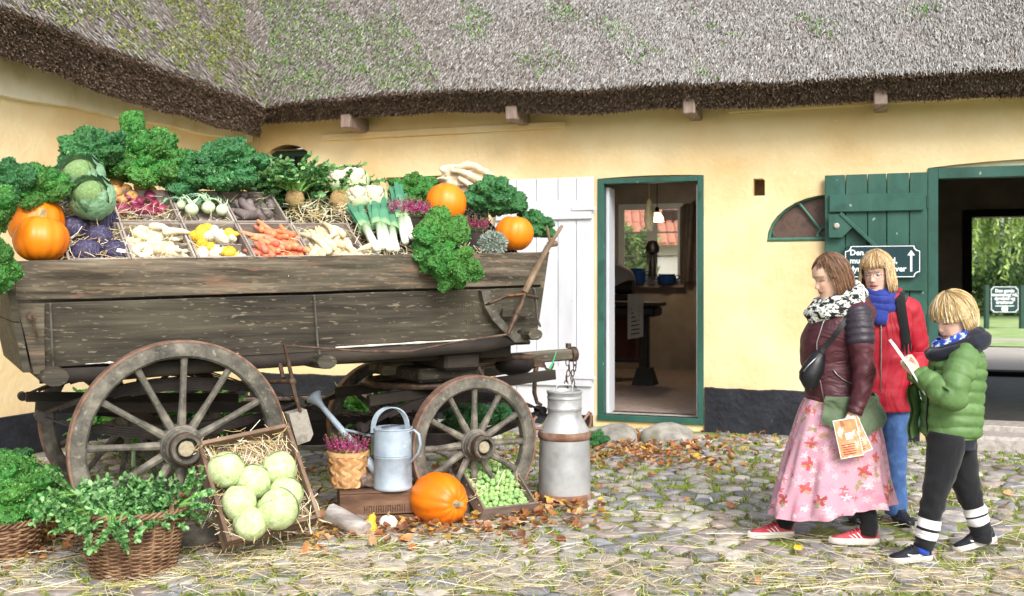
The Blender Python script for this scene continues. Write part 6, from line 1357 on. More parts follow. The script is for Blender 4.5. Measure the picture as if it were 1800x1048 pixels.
# ================================================================== SIGNS, AND WHAT STANDS IN THE ROOM
M_sign = mat('dark teal sign enamel', ['#16333a', '#1c3d44'], 3, rough=.35, bump=.03)
M_swhite = mat('white sign lettering', ['#e4ecec', '#eef4f4'], 3, rough=.4, bump=0)
def notched(w, h, r):
    pts = []
    for cx, cy, a0 in ((0, 0, 90), (w, 0, 180), (w, h, 270), (0, h, 360)):
        for t in range(6): a = R(a0-90*t/5); pts.append((cx+r*math.cos(a), cy+r*math.sin(a)))
    return pts
ua, za = WP(1484, 489, .16); ub, zb = WP(1619, 430, .16)
sw2, sh2 = ub-ua, zb-za
SMx = Matrix.Translation(W(ua, .165, za)) @ Matrix((D1, Vector((0, 0, 1)), D2)).transposed().to_4x4()
sg = empty('direction_sign', None, 0, 'dark sign with white lettering and an up arrow on the green door', 'sign', M=SMx)
mb = MB(); mb.poly([Vector((x, y, -.012)) for x, y in notched(sw2, sh2, .045)], (0, 0, .012)); build(mb, 'board', M_sign, sg, 35, local=True)
mb = MB(); o2 = notched(sw2, sh2, .045); k2 = [(sw2/2+(x-sw2/2)*.975, sh2/2+(y-sh2/2)*.945) for x, y in notched(sw2, sh2, .05)]; k3 = [(sw2/2+(x-sw2/2)*.955, sh2/2+(y-sh2/2)*.90) for x, y in notched(sw2, sh2, .053)]
n = len(k2); mb.add([(x, y, .0015) for x, y in k2]+[(x, y, .0015) for x, y in k3], [(i, (i+1) % n, n+(i+1) % n, n+i) for i in range(n)]); build(mb, 'border', M_swhite, sg, 0, local=True)
for i, tx in enumerate(('Den gamle', 'museumsgård,', 'dyr og urtehaver')): text_obj(tx, .073, SMx @ Matrix.Translation((.05, sh2-.093-i*.077, .001)), M_swhite, sg, ext=.0008, bold=.0022)
mb = MB(); ax_ = sw2-.085; mb.poly([Vector((x, y, .0008)) for x, y in ((ax_-.009, .06), (ax_+.009, .06), (ax_+.009, sh2-.1), (ax_+.034, sh2-.1), (ax_, sh2-.05), (ax_-.034, sh2-.1), (ax_-.009, sh2-.1))], (0, 0, .001)); build(mb, 'arrow', M_swhite, sg, 0, local=True)
Y = 26.7; sa_ = P(1741, 550, Y); sb2 = P(1791, 503, Y); w, h = sb2.x-sa_.x, sb2.z-sa_.z
S2 = Matrix.Translation(sa_) @ Matrix.Rotation(R(90), 4, 'X')
s2 = empty('visitor_sign', None, 0, 'small dark visitor sign between two green posts on the lawn', 'sign', M=S2)
mb = MB(); mb.poly([Vector((x, y, -.03)) for x, y in notched(w, h, .05)], (0, 0, .03)); build(mb, 'board', M_sign, s2, 35, local=True)
mb = MB(); k2 = [(w/2+(x-w/2)*.96, h/2+(y-h/2)*.96) for x, y in notched(w, h, .06)]; k3 = [(w/2+(x-w/2)*.92, h/2+(y-h/2)*.92) for x, y in notched(w, h, .064)]; n = len(k2)
mb.add([(x, y, .003) for x, y in k2]+[(x, y, .003) for x, y in k3], [(i, (i+1) % n, n+(i+1) % n, n+i) for i in range(n)]); build(mb, 'border', M_swhite, s2, 0, local=True)
for i, tx in enumerate(('Den gamle', 'museumsgård,', 'dyrefold og', 'urtehaver')): text_obj(tx, .115, S2 @ Matrix.Translation((w/2, h-.16-.1*i, .002)), M_swhite, s2, ext=.001, align='CENTER', bold=.004)
mb = MB(); mb.box((w/2, h-.52, .003), (w*.66, .02, .002)); build(mb, 'rule', M_swhite, s2, 0, local=True)
mb = MB(); mb.lathe([(0, 0), (.085, 0), (.085, .004), (0, .004)], 20, Matrix.Translation((w/2, .1, .001))); em = build(mb, 'emblem', M_swhite, s2, 35, local=True)
mb = MB(); mb.box((w/2-.02, .1, .006), (.02, .07, .002)); mb.box((w/2+.02, .1, .006), (.02, .05, .002)); build(mb, 'emblem_mark', M_sign, em, 0, local=True)
for x in (-.09, w+.09): mb = MB(); mb.box((x, h/2-.33, -.03), (.11, h+.72, .11), None, .012); build(mb, 'post', M_greend, s2, 35, local=True)
# room: bench with sink, cloth covered machine, blue enamel pots, hanging corn, lamp, garment
M_blue = mat('blue enamel', ['#16305e', '#1f3f78'], 4, rough=.25, bump=0)
M_black = mat('black iron stove', ['#15130f', '#221f1b'], 6, rough=.45, bump=.2)
M_cloth = mat('grey dust cloth', ['#8f8a86', '#aca7a2'], 6, rough=.9, bump=.2)
M_redw = mat('dark red painted wood', ['#4a201a', '#5f2a22'], 4, rough=.5, bump=.1)
def rm(px, py, v): u, z = WP(px, py, v); return u, z
tv_ = -3.2
uL, zt = rm(1060, 531, tv_); uR, _ = rm(1163, 531, tv_)
tb = empty('work_table', tuple(W((uL+uR)/2, tv_, .13)), 0, 'dark iron work table inside the doorway room', 'table')
mb = MB(); wbox(mb, uL-.6, uR, tv_-.35, tv_+.25, zt-.05, zt, .01); build(mb, 'top', M_black, tb)
mb = MB(); wbox(mb, uL-.6, uR-.05, tv_-.3, tv_+.2, zt-.19, zt-.052, .03); build(mb, 'basin', M_black, tb)
mb = MB(); wbox(mb, uR-.3, uR-.18, tv_-.1, tv_+.05, .34, zt-.19, .01); build(mb, 'leg', M_black, tb)
mb = MB(); a_, b_ = uR-.38, uR-.08; mb.loft([[W(a_, tv_-.2, .13), W(b_, tv_-.2, .13), W(b_, tv_+.15, .13), W(a_, tv_+.15, .13)], [W(a_+.06, tv_-.13, .36), W(b_-.06, tv_-.13, .36), W(b_-.06, tv_+.08, .36), W(a_+.06, tv_+.08, .36)]]); build(mb, 'foot', M_black, tb)
mb = MB(); wbox(mb, uL-.6, uR-.3, tv_-.03, tv_+.0, .42, .46, .005); build(mb, 'rail', M_black, tb)
cb_ = empty('cupboard', tuple(W(uL, tv_-.6, .13)), 0, 'dark red low cupboard behind the work table', 'cupboard')
mb = MB(); wbox(mb, uL-.8, uL+.33, tv_-.95, tv_-.5, .4, zt-.15, .01); build(mb, 'body', M_redw, cb_); mb = MB(); wbox(mb, uL-.3, uL+.28, tv_-.497, tv_-.48, .48, zt-.25, .006); build(mb, 'door', M_redw, cb_)
mc_ = empty('covered_machine', tuple(W(uL+.25, tv_, zt)), 0, 'black roller machine half covered by a grey cloth on the work table', 'machine')
mb = MB(); mb.tube([W(uL-.5, tv_, zt+.2), W(uL+.42, tv_, zt+.2)], .1, 14); build(mb, 'roller', M_black, mc_); mb = MB(); wbox(mb, uL-.5, uL+.46, tv_-.12, tv_+.12, zt+.02, zt+.1, .02); build(mb, 'bed', M_black, mc_)
mb = MB(); mb.ball(W(uL+.12, tv_-.02, zt+.3), (.32, .16, .22), 24, 12, fn=lambda d, a, b: d*(1+.12*noise.noise(d*3))); build(mb, 'cloth', M_cloth, mc_, 180)
po = empty('poster', tuple(W(uL+.42, tv_+.26, .9)), 0, 'pale printed sheet hanging on the front of the work table', 'poster')
u0_, z0_ = rm(1103, 597, tv_+.27); u1_, z1_ = rm(1131, 517, tv_+.27)
mb = MB(); mb.poly([W(u0_, tv_+.262, z0_), W(u1_, tv_+.275, z0_+.04), W(u1_, tv_+.262, z1_), W(u0_, tv_+.262, z1_)], D2*.003); build(mb, 'sheet', M_cloth, po)
mb = MB()
for i in range(9): zz = z1_-.1-i*.055; mb.add([W(u0_+.05, tv_+.2665+.01*i/9, zz), W(u1_-.05, tv_+.2665+.012*i/9, zz+.02), W(u1_-.05, tv_+.2665+.012*i/9, zz+.035), W(u0_+.05, tv_+.2665+.01*i/9, zz+.015)], [(0, 1, 2, 3)])
build(mb, 'print', M_black, po, 0, kind='stuff')
for px, py, r, hh_, lab in ((1121, 478, .13, .25, 'tall blue enamel pot on the window board, left'), (1172, 490, .15, .16, 'low wide blue enamel pot on the window board, right')):
    v_ = DEP+.12; u_, z_ = rm(px, py, v_); zb_ = FW[2]-.0
    mb = MB(); mb.lathe([(0, 0), (r*.8, 0), (r, hh_*.25), (r, hh_*.8), (r*.85, hh_*.88), (r*.95, hh_), (r*.8, hh_), (r*.7, hh_*.9), (0, hh_*.85)], 20, Matrix.Translation(W(u_, v_, zb_))); o = build(mb, 'enamel_pot', M_blue, None, 40, lab, 'pot', 'blue enamel pots')
    for s in (-1, 1): mb = MB(); c = W(u_+s*r, v_, zb_+hh_*.7); mb.tube([c+D1*(s*.0)+Vector((0, 0, .03)), c+D1*(s*.05)+Vector((0, 0, .02)), c+D1*(s*.05)+Vector((0, 0, -.02)), c+Vector((0, 0, -.03))], .012, 6); build(mb, 'handle', M_blue, o)
u_, z_ = rm(1147, 455, DEP+.3); mb = MB(); mb.lathe([(0, 0), (.055, 0), (.055, .2), (.03, .26), (.03, .34), (.1, .38), (.11, .46), (.07, .55), (0, .57)], 16, Matrix.Translation(W(u_, DEP+.3, z_-.28))); build(mb, 'hand_pump', M_black, None, 40, 'black iron pump head standing before the room window', 'pump')
u_, z_ = rm(1141, 365, -.75); cor = empty('dried_corn_cob', tuple(W(u_, -.75, z_-.08)), 0, 'dried pale corn cob hanging in the doorway', 'corn cob')
M_corn = mat('dry corn husk', ['#c9b98a', '#e3d7b0', '#a3946a'], 12, (1, 1, .3), rough=.8, bump=.4)
mb = MB(); mb.ball(W(u_, -.75, z_-.0), (.035, .035, .1), 14, 10); build(mb, 'cob', M_corn, cor)
for k in range(6):
    a = k*1.05; c = W(u_, -.75, z_+.06); mb = MB(); mb.grid(lambda q, w_: c+Vector(((.02+.035*math.sin(q*2.6))*math.cos(a+(w_-.5)*1.1), (.02+.035*math.sin(q*2.6))*math.sin(a+(w_-.5)*1.1), -.22*q-.02*k*q)), 6, 3); build(mb, 'husk', M_corn, cor, 180)
mb = MB(); mb.tube([W(u_, -.75, z_+.06), W(u_, -.75, 3.0)], .004, 5); build(mb, 'cord', M_corn, cor)
v_ = -4.2; u_, z_ = rm(1155, 382, v_); lamp = empty('ceiling_lamp', tuple(W(u_, v_, z_-.05)), 0, 'small lit ceiling lamp with yellow glass shade in the room', 'lamp')
M_shade = mat('lit glass shade', ['#ffd982', '#fff0c0'], 3, rough=.3, bump=0, emit=2.2)
mb = MB(); mb.lathe([(.03, .07), (.05, .06), (.09, 0), (.1, -.06), (.094, -.06), (.08, 0), (.04, .05)], 20, Matrix.Translation(W(u_, v_, z_))); build(mb, 'shade', M_shade, lamp)
ld = bpy.data.lights.new('lamp_light', 'POINT'); ld.energy = 13; ld.color = (1, .86, .66); ld.shadow_soft_size = .08; lo = bpy.data.objects.new('lamp_light', ld); COL.objects.link(lo); lo.location = W(u_, v_, z_-.1)
mb = MB(); mb.lathe([(0, .06), (.035, .06), (.03, .13), (.012, .15), (0, .15)], 14, Matrix.Translation(W(u_, v_, z_))); mb.tube([W(u_, v_, z_+.14), W(u_, v_, 3.04)], .006, 6); build(mb, 'holder', M_black, lamp)
u_, z_ = rm(1213, 420, DEP+.25); ga = empty('hanging_garment', tuple(W(u_, DEP+.2, z_)), 0, 'dark work coat hanging on the wall beside the room window', 'coat')
mb = MB(); mb.grid(lambda q, w_: W(u_-.18+.36*w_, DEP+.08+.05*math.sin(w_*14+q*3)+.08*math.sin(w_*pi), z_+.55-1.2*q-.1*abs(w_-.5)), 14, 24); build(mb, 'cloth', mat('brown work cloth', ['#4f463e', '#655a50'], 5, rough=.95, bump=.2), ga, 180)
mb = MB(); mb.tube([W(u_, DEP+.02, z_+.55), W(u_, DEP+.14, z_+.56)], .012, 6); build(mb, 'peg', M_beam, ga)
# ================================================================== PEOPLE
def mat_cloth(name, cols, **k): return mat(name, cols, k.pop('scale', 7), fold=k.pop('fold', (5, .5, .03, (1, 1, .6))), rough=k.pop('rough', .85), bump=k.pop('bump', .25), bscale=k.pop('bscale', 220), dist=.004, sheen=k.pop('sheen', .15), **k)
M_skin = mat('skin', ['#f0f0f0', '#ffffff'], 9, rough=.5, bump=.08, bscale=160, dist=.003, attr='col')
M_skin.node_tree.nodes['Principled BSDF'].inputs['Subsurface Weight'].default_value = .12
M_skin.node_tree.nodes['Principled BSDF'].inputs['Subsurface Radius'].default_value = (.012, .005, .003)
M_hair = mat('hair', ['#ececec', '#ffffff'], 30, rough=.5, bump=0, attr='col', spec=.35)
M_eyew = mat('eye white', ['#a39a94', '#b3aaa4'], 5, rough=.2, bump=0); M_iris = mat('iris', ['#3a4650', '#4a5862'], 5, rough=.15, bump=0)
def cr(pts, m):
    """smooth resample of rows of numbers"""
    P_ = np.array(pts, float); n = len(P_); t = np.linspace(0, n-1, m); i = np.clip(t.astype(int), 0, n-2); f = (t-i)[:, None]
    a, b, c, d = P_[np.maximum(i-1, 0)], P_[i], P_[i+1], P_[np.minimum(i+2, n-1)]
    return .5*(2*b+(c-a)*f+(2*a-5*b+4*c-d)*f*f+(-a+3*b-3*c+d)*f**3)
def trunk(rings, m=44, n=44, p=2.25, fold=None, seed=0, wr=.0):
    """rings (z, front, back, half, centre l) in the person frame -> list of closed rings"""
    Rr = cr([tuple(r)+(0,)*(5-len(r)) for r in rings], m); out = []
    for k, (z, fr, bk, hl, cl) in enumerate(Rr):
        c, h = (fr+bk)/2, (fr-bk)/2; ring = []
        for j in range(n):
            a = 2*pi*j/n; ca, sa_ = math.cos(a), math.sin(a); x = abs(ca)**(2/p)*math.copysign(1, ca); y = abs(sa_)**(2/p)*math.copysign(1, sa_)
            q = 1+(fold(a, k/(m-1)) if fold else 0)
            v = Vector((c+h*x*q, cl+hl*y*q, z))
            if wr: v += Vector((x, y, .3)).normalized()*wr*(noise.noise(Vector((v.x*9, v.y*9, v.z*16+seed)))+.6*noise.noise(Vector((v.x*4+v.z*12, v.y*5, v.z*22+seed))))
            ring.append(v)
        out.append(ring)
    return out
def sleeve(pts, m=34, n=20, wr=.006, seed=0, ridges=0, elbow=None, amp=.008):
    """pts (x,y,z,r)"""
    Q = cr(pts, m); fr = frames([q[:3] for q in Q]); out = []
    for k, (p, x, y, t) in enumerate(fr):
        ring = []; u = k/(m-1)
        for j in range(n):
            a = 2*pi*j/n; d = x*math.cos(a)+y*math.sin(a); r = Q[k][3]
            if ridges: r += amp*(abs(math.sin(u*pi*ridges))**.45-.75)
            if wr: r += wr*(noise.noise(Vector((math.cos(a)*1.1+u*6, math.sin(a)*1.1, u*7+seed)))+.7*noise.noise(Vector((math.cos(a)*.8+u*16, math.sin(a)*.8+u*9, seed)))+.55*math.exp(-((u-(elbow or 9))/.16)**2)*math.sin(u*52+4*math.cos(a+seed)+3*noise.noise(Vector((a, u*9, seed)))))
            ring.append(p+d*r)
        out.append(ring)
    return out
def head_into(mb, M, s, mouth=0.0, nose=1.0, child=False):
    zs = [-.122, -.118, -.112, -.1, -.088, -.074, -.06, -.045, -.03, -.012, .004, .02, .036, .055, .075, .092, .104, .111]
    fr = [.045, .066, .076, .081, .081, .083, .086, .086, .087, .086, .0855, .0925, .0925, .088, .075, .052, .026, .004]
    bk = [.02, .005, -.01, -.03, -.045, -.056, -.064, -.072, -.08, -.088, -.094, -.098, -.099, -.096, -.086, -.066, -.04, -.01]
    hl = [.012, .026, .036, .046, .053, .058, .061, .0635, .066, .068, .0695, .0705, .072, .0725, .066, .052, .032, .008]
    if child: hl = [h*1.04 for h in hl]; fr = [f-(.004 if z < -.08 else 0) for f, z in zip(fr, zs)]
    T = cr(list(zip(zs, fr, bk, hl)), 56); n = 56; rings = []
    def g(v, c, w): return math.exp(-((v-c)/w)**2)
    for z, f, b, h in T:
        c, hh = (f*.35+b*.65), 0; ring = []
        for j in range(n):
            a = 2*pi*j/n; ca, sa_ = math.cos(a), math.sin(a); p = 2.35 if ca > 0 else 2.05
            x = abs(ca)**(2/p)*(1 if ca > 0 else -1); y = abs(sa_)**(2/p)*(1 if sa_ > 0 else -1)
            vx = c+(f-c)*x if ca > 0 else c+(c-b)*x; vy = h*y
            if ca > .2:
                al = abs(vy)
                vx -= .011*g(al, .030, .015)*g(z, .002, .013)           # eye sockets
                vx += .0045*g(al, .031, .012)*g(z, -.002, .008)         # lids
                vx += .004*g(al, .028, .02)*g(z, .024, .007)            # brow
                vx += .004*g(al, .043, .016)*g(z, -.032, .016)          # cheek
                vx += .006*g(al, 0, .02)*(g(z, -.061, .0042)+g(z, -.073, .0045))-(.006+.008*mouth)*g(al, 0, .02)*g(z, -.067, .0026+.004*mouth)
                vx -= .005*g(al, .024, .012)*g(z, -.067, .01)
                vx -= .004*g(al, 0, .02)*g(z, -.086, .006); vx += .005*g(al, 0, .02)*g(z, -.103, .011)
            ring.append(Vector((vx, vy, z)))
        rings.append(ring)
    mb.loft([[M @ (q*s) for q in r] for r in rings])
    # nose
    nr = []
    for z, f, w, dpt in ((.012, .083, .0065, .008), (.0, .086, .0075, .012), (-.012, .0925, .0088, .016), (-.022, .0985*1, .0105, .019), (-.030, .1035, .0125, .022), (-.036, .1045, .0145, .024), (-.0415, .1005, .014, .02), (-.046, .092, .0095, .012)):
        f2 = .083+(f-.083)*nose
        nr.append([M @ (Vector((f2-dpt*(1-math.cos(a))*.55, w*math.sin(a), z))*s) for a in np.linspace(-pi, pi, 15)[:-1]])
    mb.loft(nr)
    for sy in (-1, 1):
        mb.ball(M @ (Vector((.086, sy*.0105, -.037))*s), (.009*s, .0065*s, .0065*s), 8, 6, M.to_3x3())
        mb.ball(M @ (Vector((-.008, sy*.0735, -.012))*s), (.016*s, .007*s, .03*s), 10, 8, M.to_3x3() @ Matrix.Rotation(.25, 3, 'Y'))
def hand_into(mb, M, s=1, curl=(.5, .7, .5), spread=.06, thumb=(.75, .62, -.25), tcurl=.4):
    def T(p): return M @ (Vector(p)*s)
    rg = [(-.02, .027, .021), (0, .031, .02), (.03, .038, .017), (.06, .041, .0155), (.085, .04, .0125), (.094, .036, .009)]
    mb.loft([[T((x, w*math.cos(a), h*math.sin(a))) for a in np.linspace(0, 2*pi, 17)[:-1]] for x, w, h in rg])
    for i, (y, L) in enumerate(((.029, .07), (.0095, .079), (-.0105, .074), (-.029, .058))):
        p = Vector((.078, y, 0)); a = 0; pts = [Vector((.055, y, 0)), p]; sp_ = (1.5-i)*spread
        for k, fr_ in enumerate((.45, .32, .25)):
            a += curl[k]*(1+.08*i); p = p+Vector((math.cos(a), math.sin(sp_)*math.cos(a), -math.sin(a)))*L*fr_; pts.append(p)
        mb.tube([T(q) for q in pts], [.009*s, .0092*s, .0086*s, .0078*s, .0062*s], 8); mb.ball(T(pts[-1]), .0062*s, 8, 6)
    b = Vector((.012, .028, -.004)); d = Vector(thumb).normalized(); p1 = b+d*.036; d2_ = (d+Vector((.5, -.35, -.35))*tcurl).normalized(); p2 = p1+d2_*.032; p3 = p2+(d2_+Vector((.35, -.3, -.2))*tcurl).normalized()*.025
    mb.tube([T(q) for q in (b-d*.012, b, p1, p2, p3)], [.012*s, .0135*s, .0115*s, .0098*s, .0072*s], 8); mb.ball(T(p3), .0072*s, 8, 6)
def finish_body(mb, name, vox, parent, HM, hs, tone, lip, brow, Mw, lash=1.0, hands=()):
    """one continuous skin: joined, voxel remeshed, smoothed; colours of the face by where they are"""
    me = mb.mesh('tmp', M_skin, 180); ob = bpy.data.objects.new('tmp', me); COL.objects.link(ob)
    r = ob.modifiers.new('r', 'REMESH'); r.mode = 'VOXEL'; r.voxel_size = vox; sm = ob.modifiers.new('s', 'SMOOTH'); sm.factor = .5; sm.iterations = 2
    dg = bpy.context.evaluated_depsgraph_get(); m2 = bpy.data.meshes.new_from_object(ob.evaluated_get(dg)); bpy.data.objects.remove(ob); m2.name = name
    m2.polygons.foreach_set('use_smooth', [True]*len(m2.polygons))
    n = len(m2.vertices); co = np.empty(n*3, np.float32); m2.vertices.foreach_get('co', co); co = co.reshape(-1, 3)
    Mi = np.array(HM.inverted()); h = (co @ Mi[:3, :3].T+Mi[:3, 3])/hs
    c = np.tile(np.array(hexc(tone)[:3]), (n, 1)); al = np.abs(h[:, 1]); z = h[:, 2]; front = h[:, 0] > .035
    def mix(w, col): nonlocal c; w = np.clip(w, 0, 1)[:, None]; c = c*(1-w)+np.array(hexc(col)[:3])*w
    G_ = lambda v, m_, s: np.exp(-((v-m_)/s)**2)
    mix(front*.30*G_(al, .042, .02)*G_(z, -.035, .022), '#d98a7a'); mix(front*.3*G_(al, 0, .014)*G_(z, -.034, .012), '#d98a7a')
    mix(front*.85*(al < .025)*np.clip(1.25-((z+.0665)/.0105)**2-(al/.025)**2, 0, 1)*1.6, lip)
    mix(front*1.1*np.clip(1-np.abs(z+.0667)/.0022, 0, 1)*(al < .023), '#5c2a26')
    mix(front*.75*np.clip(1.2-((z-(.0265-.35*np.maximum(0, al-.035)))/.0045)**2, 0, 1)*(al > .012)*(al < .052), brow)
    mix(front*lash*np.clip(1.3-((z+.003-.25*np.maximum(0, .03-al)*0)/.0032)**2, 0, 1)*(al > .017)*(al < .046), '#3a2a24')
    mix(front*.35*np.clip(1-((z-.008)/.007)**2, 0, 1)*(al > .016)*(al < .048), '#b98272')
    at = m2.color_attributes.new('col', 'FLOAT_COLOR', 'POINT'); c4 = np.ones((n, 4), np.float32); c4[:, :3] = c; at.data.foreach_set('color', c4.ravel())
    return place(m2, name, Mw, parent)
def hair_obj(parent, Mw, HM, hs, cols, sets, seed=0, part_off=.0, name='hair', thick=.003):
    """sets: (phi0, phi1, n, z_end lo, hi, layer lo, hi, curl, theta0)"""
    rd = random.Random(seed); V = MB(); C = []; cc = [np.array(hexc(x)[:3]) for x in cols]
    def surf(phi, th, k):
        cf = math.cos(phi); fx = .096 if cf > 0 else .104
        return Vector((fx*math.sin(th)*cf*k-.004, .081*math.sin(th)*math.sin(phi)*k, .022+.098*math.cos(th)*k))
    for phi0, phi1, n, z0, z1, k0, k1, curl, th0 in sets:
        for i in range(int(n*2)):
            ph = R(rd.uniform(phi0, phi1)); k = rd.uniform(k0, k1); ze = rd.uniform(z0, z1); pts = []; dphi = rd.gauss(0, .2); wob = rd.gauss(0, .05)
            th = R(th0)*rd.uniform(.6, 1.4); p = surf(ph+dphi, th, k); side = Vector((0, part_off, 0))
            while th < R(97):
                p = surf(ph+dphi*(1-th/1.7)+wob*math.sin(th*5+i), th, k+.02*math.sin(th*4+i)); w_ = math.exp(-(th/.35)**2); pts.append(p+side*w_)
                if p.z < ze: break
                th += .17
            steps = 6; zb = pts[-1].z
            if zb > ze+.014:
                b = pts[-1]; out = Vector((b.x, b.y, 0)).normalized()
                for q in range(1, steps+1):
                    t = q/steps; pts.append(Vector((b.x, b.y, zb+(ze-zb)*t))+out*(.006*math.sin(t*2.2)-curl*t*t)+Vector((rd.gauss(0, .0012), rd.gauss(0, .0012), 0)))
            if len(pts) < 3: continue
            m = len(pts); r = thick*rd.uniform(.6, 1.3); V.tube([HM @ (q*hs) for q in pts], [r*hs*(.9 if q < m-2 else .55 if q < m-1 else .15) for q in range(m)], 3, .7)
            base = rd.choice(cc)*rd.uniform(.82, 1.12)
            for q in range(m): C += [tuple(np.clip(base*(.8+.3*q/m), 0, 1))+(1,)]*3
    me = V.mesh(name, M_hair, 180); at = me.color_attributes.new('col', 'FLOAT_COLOR', 'POINT'); at.data.foreach_set('color', [x for c in C for x in c]); return place(me, name, Mw, parent)
def cap_obj(parent, Mw, HM, hs, col, phi0, zend, k=1.0, m=None):
    mb = MB()
    def fn(u, v):
        ph = R(phi0+(360-2*phi0)*u); z_e = zend; cf = math.cos(ph); fx = .096 if cf > 0 else .104; th = v*R(95)
        p = Vector((fx*math.sin(th)*cf*k-.004, .081*math.sin(th)*math.sin(ph)*k, .022+.098*math.cos(th)*k))
        if v > .85: p.z = p.z+(z_e-p.z)*(v-.85)/.15
        return HM @ (p*hs)
    mb.grid(fn, 36, 20); mm = mat('hair base '+col, [col, col], 20, rough=.6, bump=.2); return place(mb.mesh('hair_base', mm, 180), 'hair_base', Mw, parent)
def headM(loc, yaw, pitch, roll=0): return Matrix.Translation(loc) @ Matrix.Rotation(yaw, 4, 'Z') @ Matrix.Rotation(pitch, 4, 'Y') @ Matrix.Rotation(roll, 4, 'X')
def shoe(parent, Mw, M, L, up, sole, lace=None, sock=None, stripes=None, mark=None, wid=1.0, hi=1.0):
    """local x to the toe, z up, heel at x=0"""
    X = [0, .04, .12, .25, .42, .58, .72, .85, .94, 1.0]; Wd = [.02, .10, .125, .125, .13, .155, .17, .16, .12, .03]; Ht = [.26, .30, .31, .31, .31, .25, .19, .165, .14, .07]
    def ring(i, z0, top, k=1.0, n=16):
        w = Wd[i]*L*wid*k; h = top; return [M @ Vector((X[i]*L, w*(abs(math.cos(a))**.8)*math.copysign(1, math.cos(a)), z0+(h-z0)*(math.sin(a) if math.sin(a) > 0 else 0)+(.0 if math.sin(a) > 0 else .0))) for a in np.linspace(0, 2*pi, n+1)[:-1]]
    mb = MB(); mb.loft([ring(i, .022*L/.27, Ht[i]*L*hi) for i in range(10)]); o = place(mb.mesh('shoe', up, 50), 'shoe', Mw, parent)
    mb = MB(); out = [(X[i]*L, Wd[i]*L*wid*1.08+.002) for i in range(10)]; oc = [(-.006, 0)]+[(x, w) for x, w in out]+[(L*1.015, 0)]+[(x, -w) for x, w in reversed(out)]
    zt_ = lambda x: .032*L/.27; mb.loft([[M @ Vector((x*k+(1-k)*L/2, y*k, z)) for x, y in oc] for z, k in ((0, .95), (.004, 1), (.026*L/.27, 1.0), (.034*L/.27, .97))]); place(mb.mesh('sole', sole, 40), 'sole', Mw, o)
    if lace:
        mb = MB()
        for k in range(5): x = (.44+.065*k)*L; h = (.305-.03*k-.1*max(0, k-2)*.3)*L*hi; mb.tube([M @ Vector((x, y*L, h-.9*abs(y)**1.6*L*1.2)) for y in (-.085, -.04, 0, .04, .085)], .0035, 5)
        mb.tube([M @ Vector((.42*L, s_*L, .30*L)) for s_ in (-.09, -.03, .03, .09)], .004, 5); place(mb.mesh('laces', lace, 180), 'laces', Mw, o)
    if stripes:
        for k, sy in ((k, sy) for k in range(3) for sy in (-1, 1)):
                mb = MB(); x = (.36+.085*k)*L; q = []
                for t in np.linspace(0, 1, 5):
                    xx = x+.09*L*(t); i = xx/L; wy = float(np.interp(i, X, Wd))*L*wid; hh_ = float(np.interp(i, X, Ht))*L*hi; zz = .035*L/.27+(hh_*.8-.035*L/.27)*t; an = math.asin(min(.98, max(0, (zz-.022*L/.27)/(hh_-.022*L/.27)))); yy = sy*(wy*math.cos(an)**.8+.0015)
                    q.append((M @ Vector((xx-.013*L, yy, zz)), M @ Vector((xx+.013*L, yy, zz))))
                mb.loft([[a, b] for a, b in q], False, False)
                place(mb.mesh('stripe', stripes, 180), 'stripe', Mw, o)
    if mark:
        mb = MB()
        for sy in (-1, 1):
            def sp3(x, z):
                i = x; wy = float(np.interp(i, X, Wd))*L*wid; hh_ = float(np.interp(i, X, Ht))*L*hi; an = math.asin(min(.98, max(0, (z*L-.022*L/.27)/(hh_-.022*L/.27)))); return M @ Vector((x*L, sy*(wy*math.cos(an)**.8+.002), z*L))
            lo_ = [(.02, .235), (.2, .15), (.4, .125), (.5, .135), (.585, .165), (.60, .2)]; up_ = [(.021, .237), (.22, .185), (.4, .17), (.48, .175), (.54, .19), (.592, .205)]
            mb.loft([[sp3(*a), sp3(*b)] for a, b in zip(lo_, up_)], False, False)
        place(mb.mesh('side_mark', mark, 180), 'side_mark', Mw, o)
    if sock: pass
    return o
M_shoew = mat('off white rubber', ['#cfcac2', '#e3dfd8'], 8, rough=.6, bump=.1); M_whitec = mat('white cloth', ['#e2e2e4', '#efeff0'], 6, rough=.8, bump=.15, bscale=150)
M_blackc = mat_cloth('black knit', ['#08090d', '#101217']); M_zip = mat('zip metal', ['#8f8d8a', '#b5b2ae'], 30, rough=.35, metal=.8, bump=.2)
M_paper = mat('white paper', ['#e6e6e2', '#f1f1ee'], 4, rough=.7, bump=0)

# ------------------------------------------------------------------ woman in burgundy jacket and flowered skirt
B1 = Vector((1.901, 5.9, 0)); W1 = Matrix.Translation(B1) @ Matrix.Rotation(pi, 4, 'Z')
w1 = empty('person', None, 0, 'woman in a burgundy leather jacket and long pink flowered skirt walking with brochures in hand', 'person', 'visitors', M=W1)
def a1(px, py, l=0.0): k = (5.9-l)/F; return Vector(((1480-px)*k+(580*k-1.901)*-1*0+(1.901-580*k)*0, l, CAMH-(py-HY)*k)) if False else Vector((1.901-(px-CX)*k, l, CAMH-(py-HY)*k))
def z1(py): return CAMH-(py-HY)*5.9/F
def f1(px): return 1.901-(px-CX)*5.9/F
H1 = headM(a1(1459, 487), R(12), R(17)); hs1 = 1.04
mb = MB(); head_into(mb, H1, hs1, 0, 1.05)
mb.loft([[Vector((c+.058*math.cos(a)*k, .055*math.sin(a)*k, z)) for a in np.linspace(0, 2*pi, 21)[:-1]] for z, c, k in ((z1(548), -.02, 1.3), (1.42, -.005, 1.05), (1.46, .015, 1), (1.5, .045, .95))])
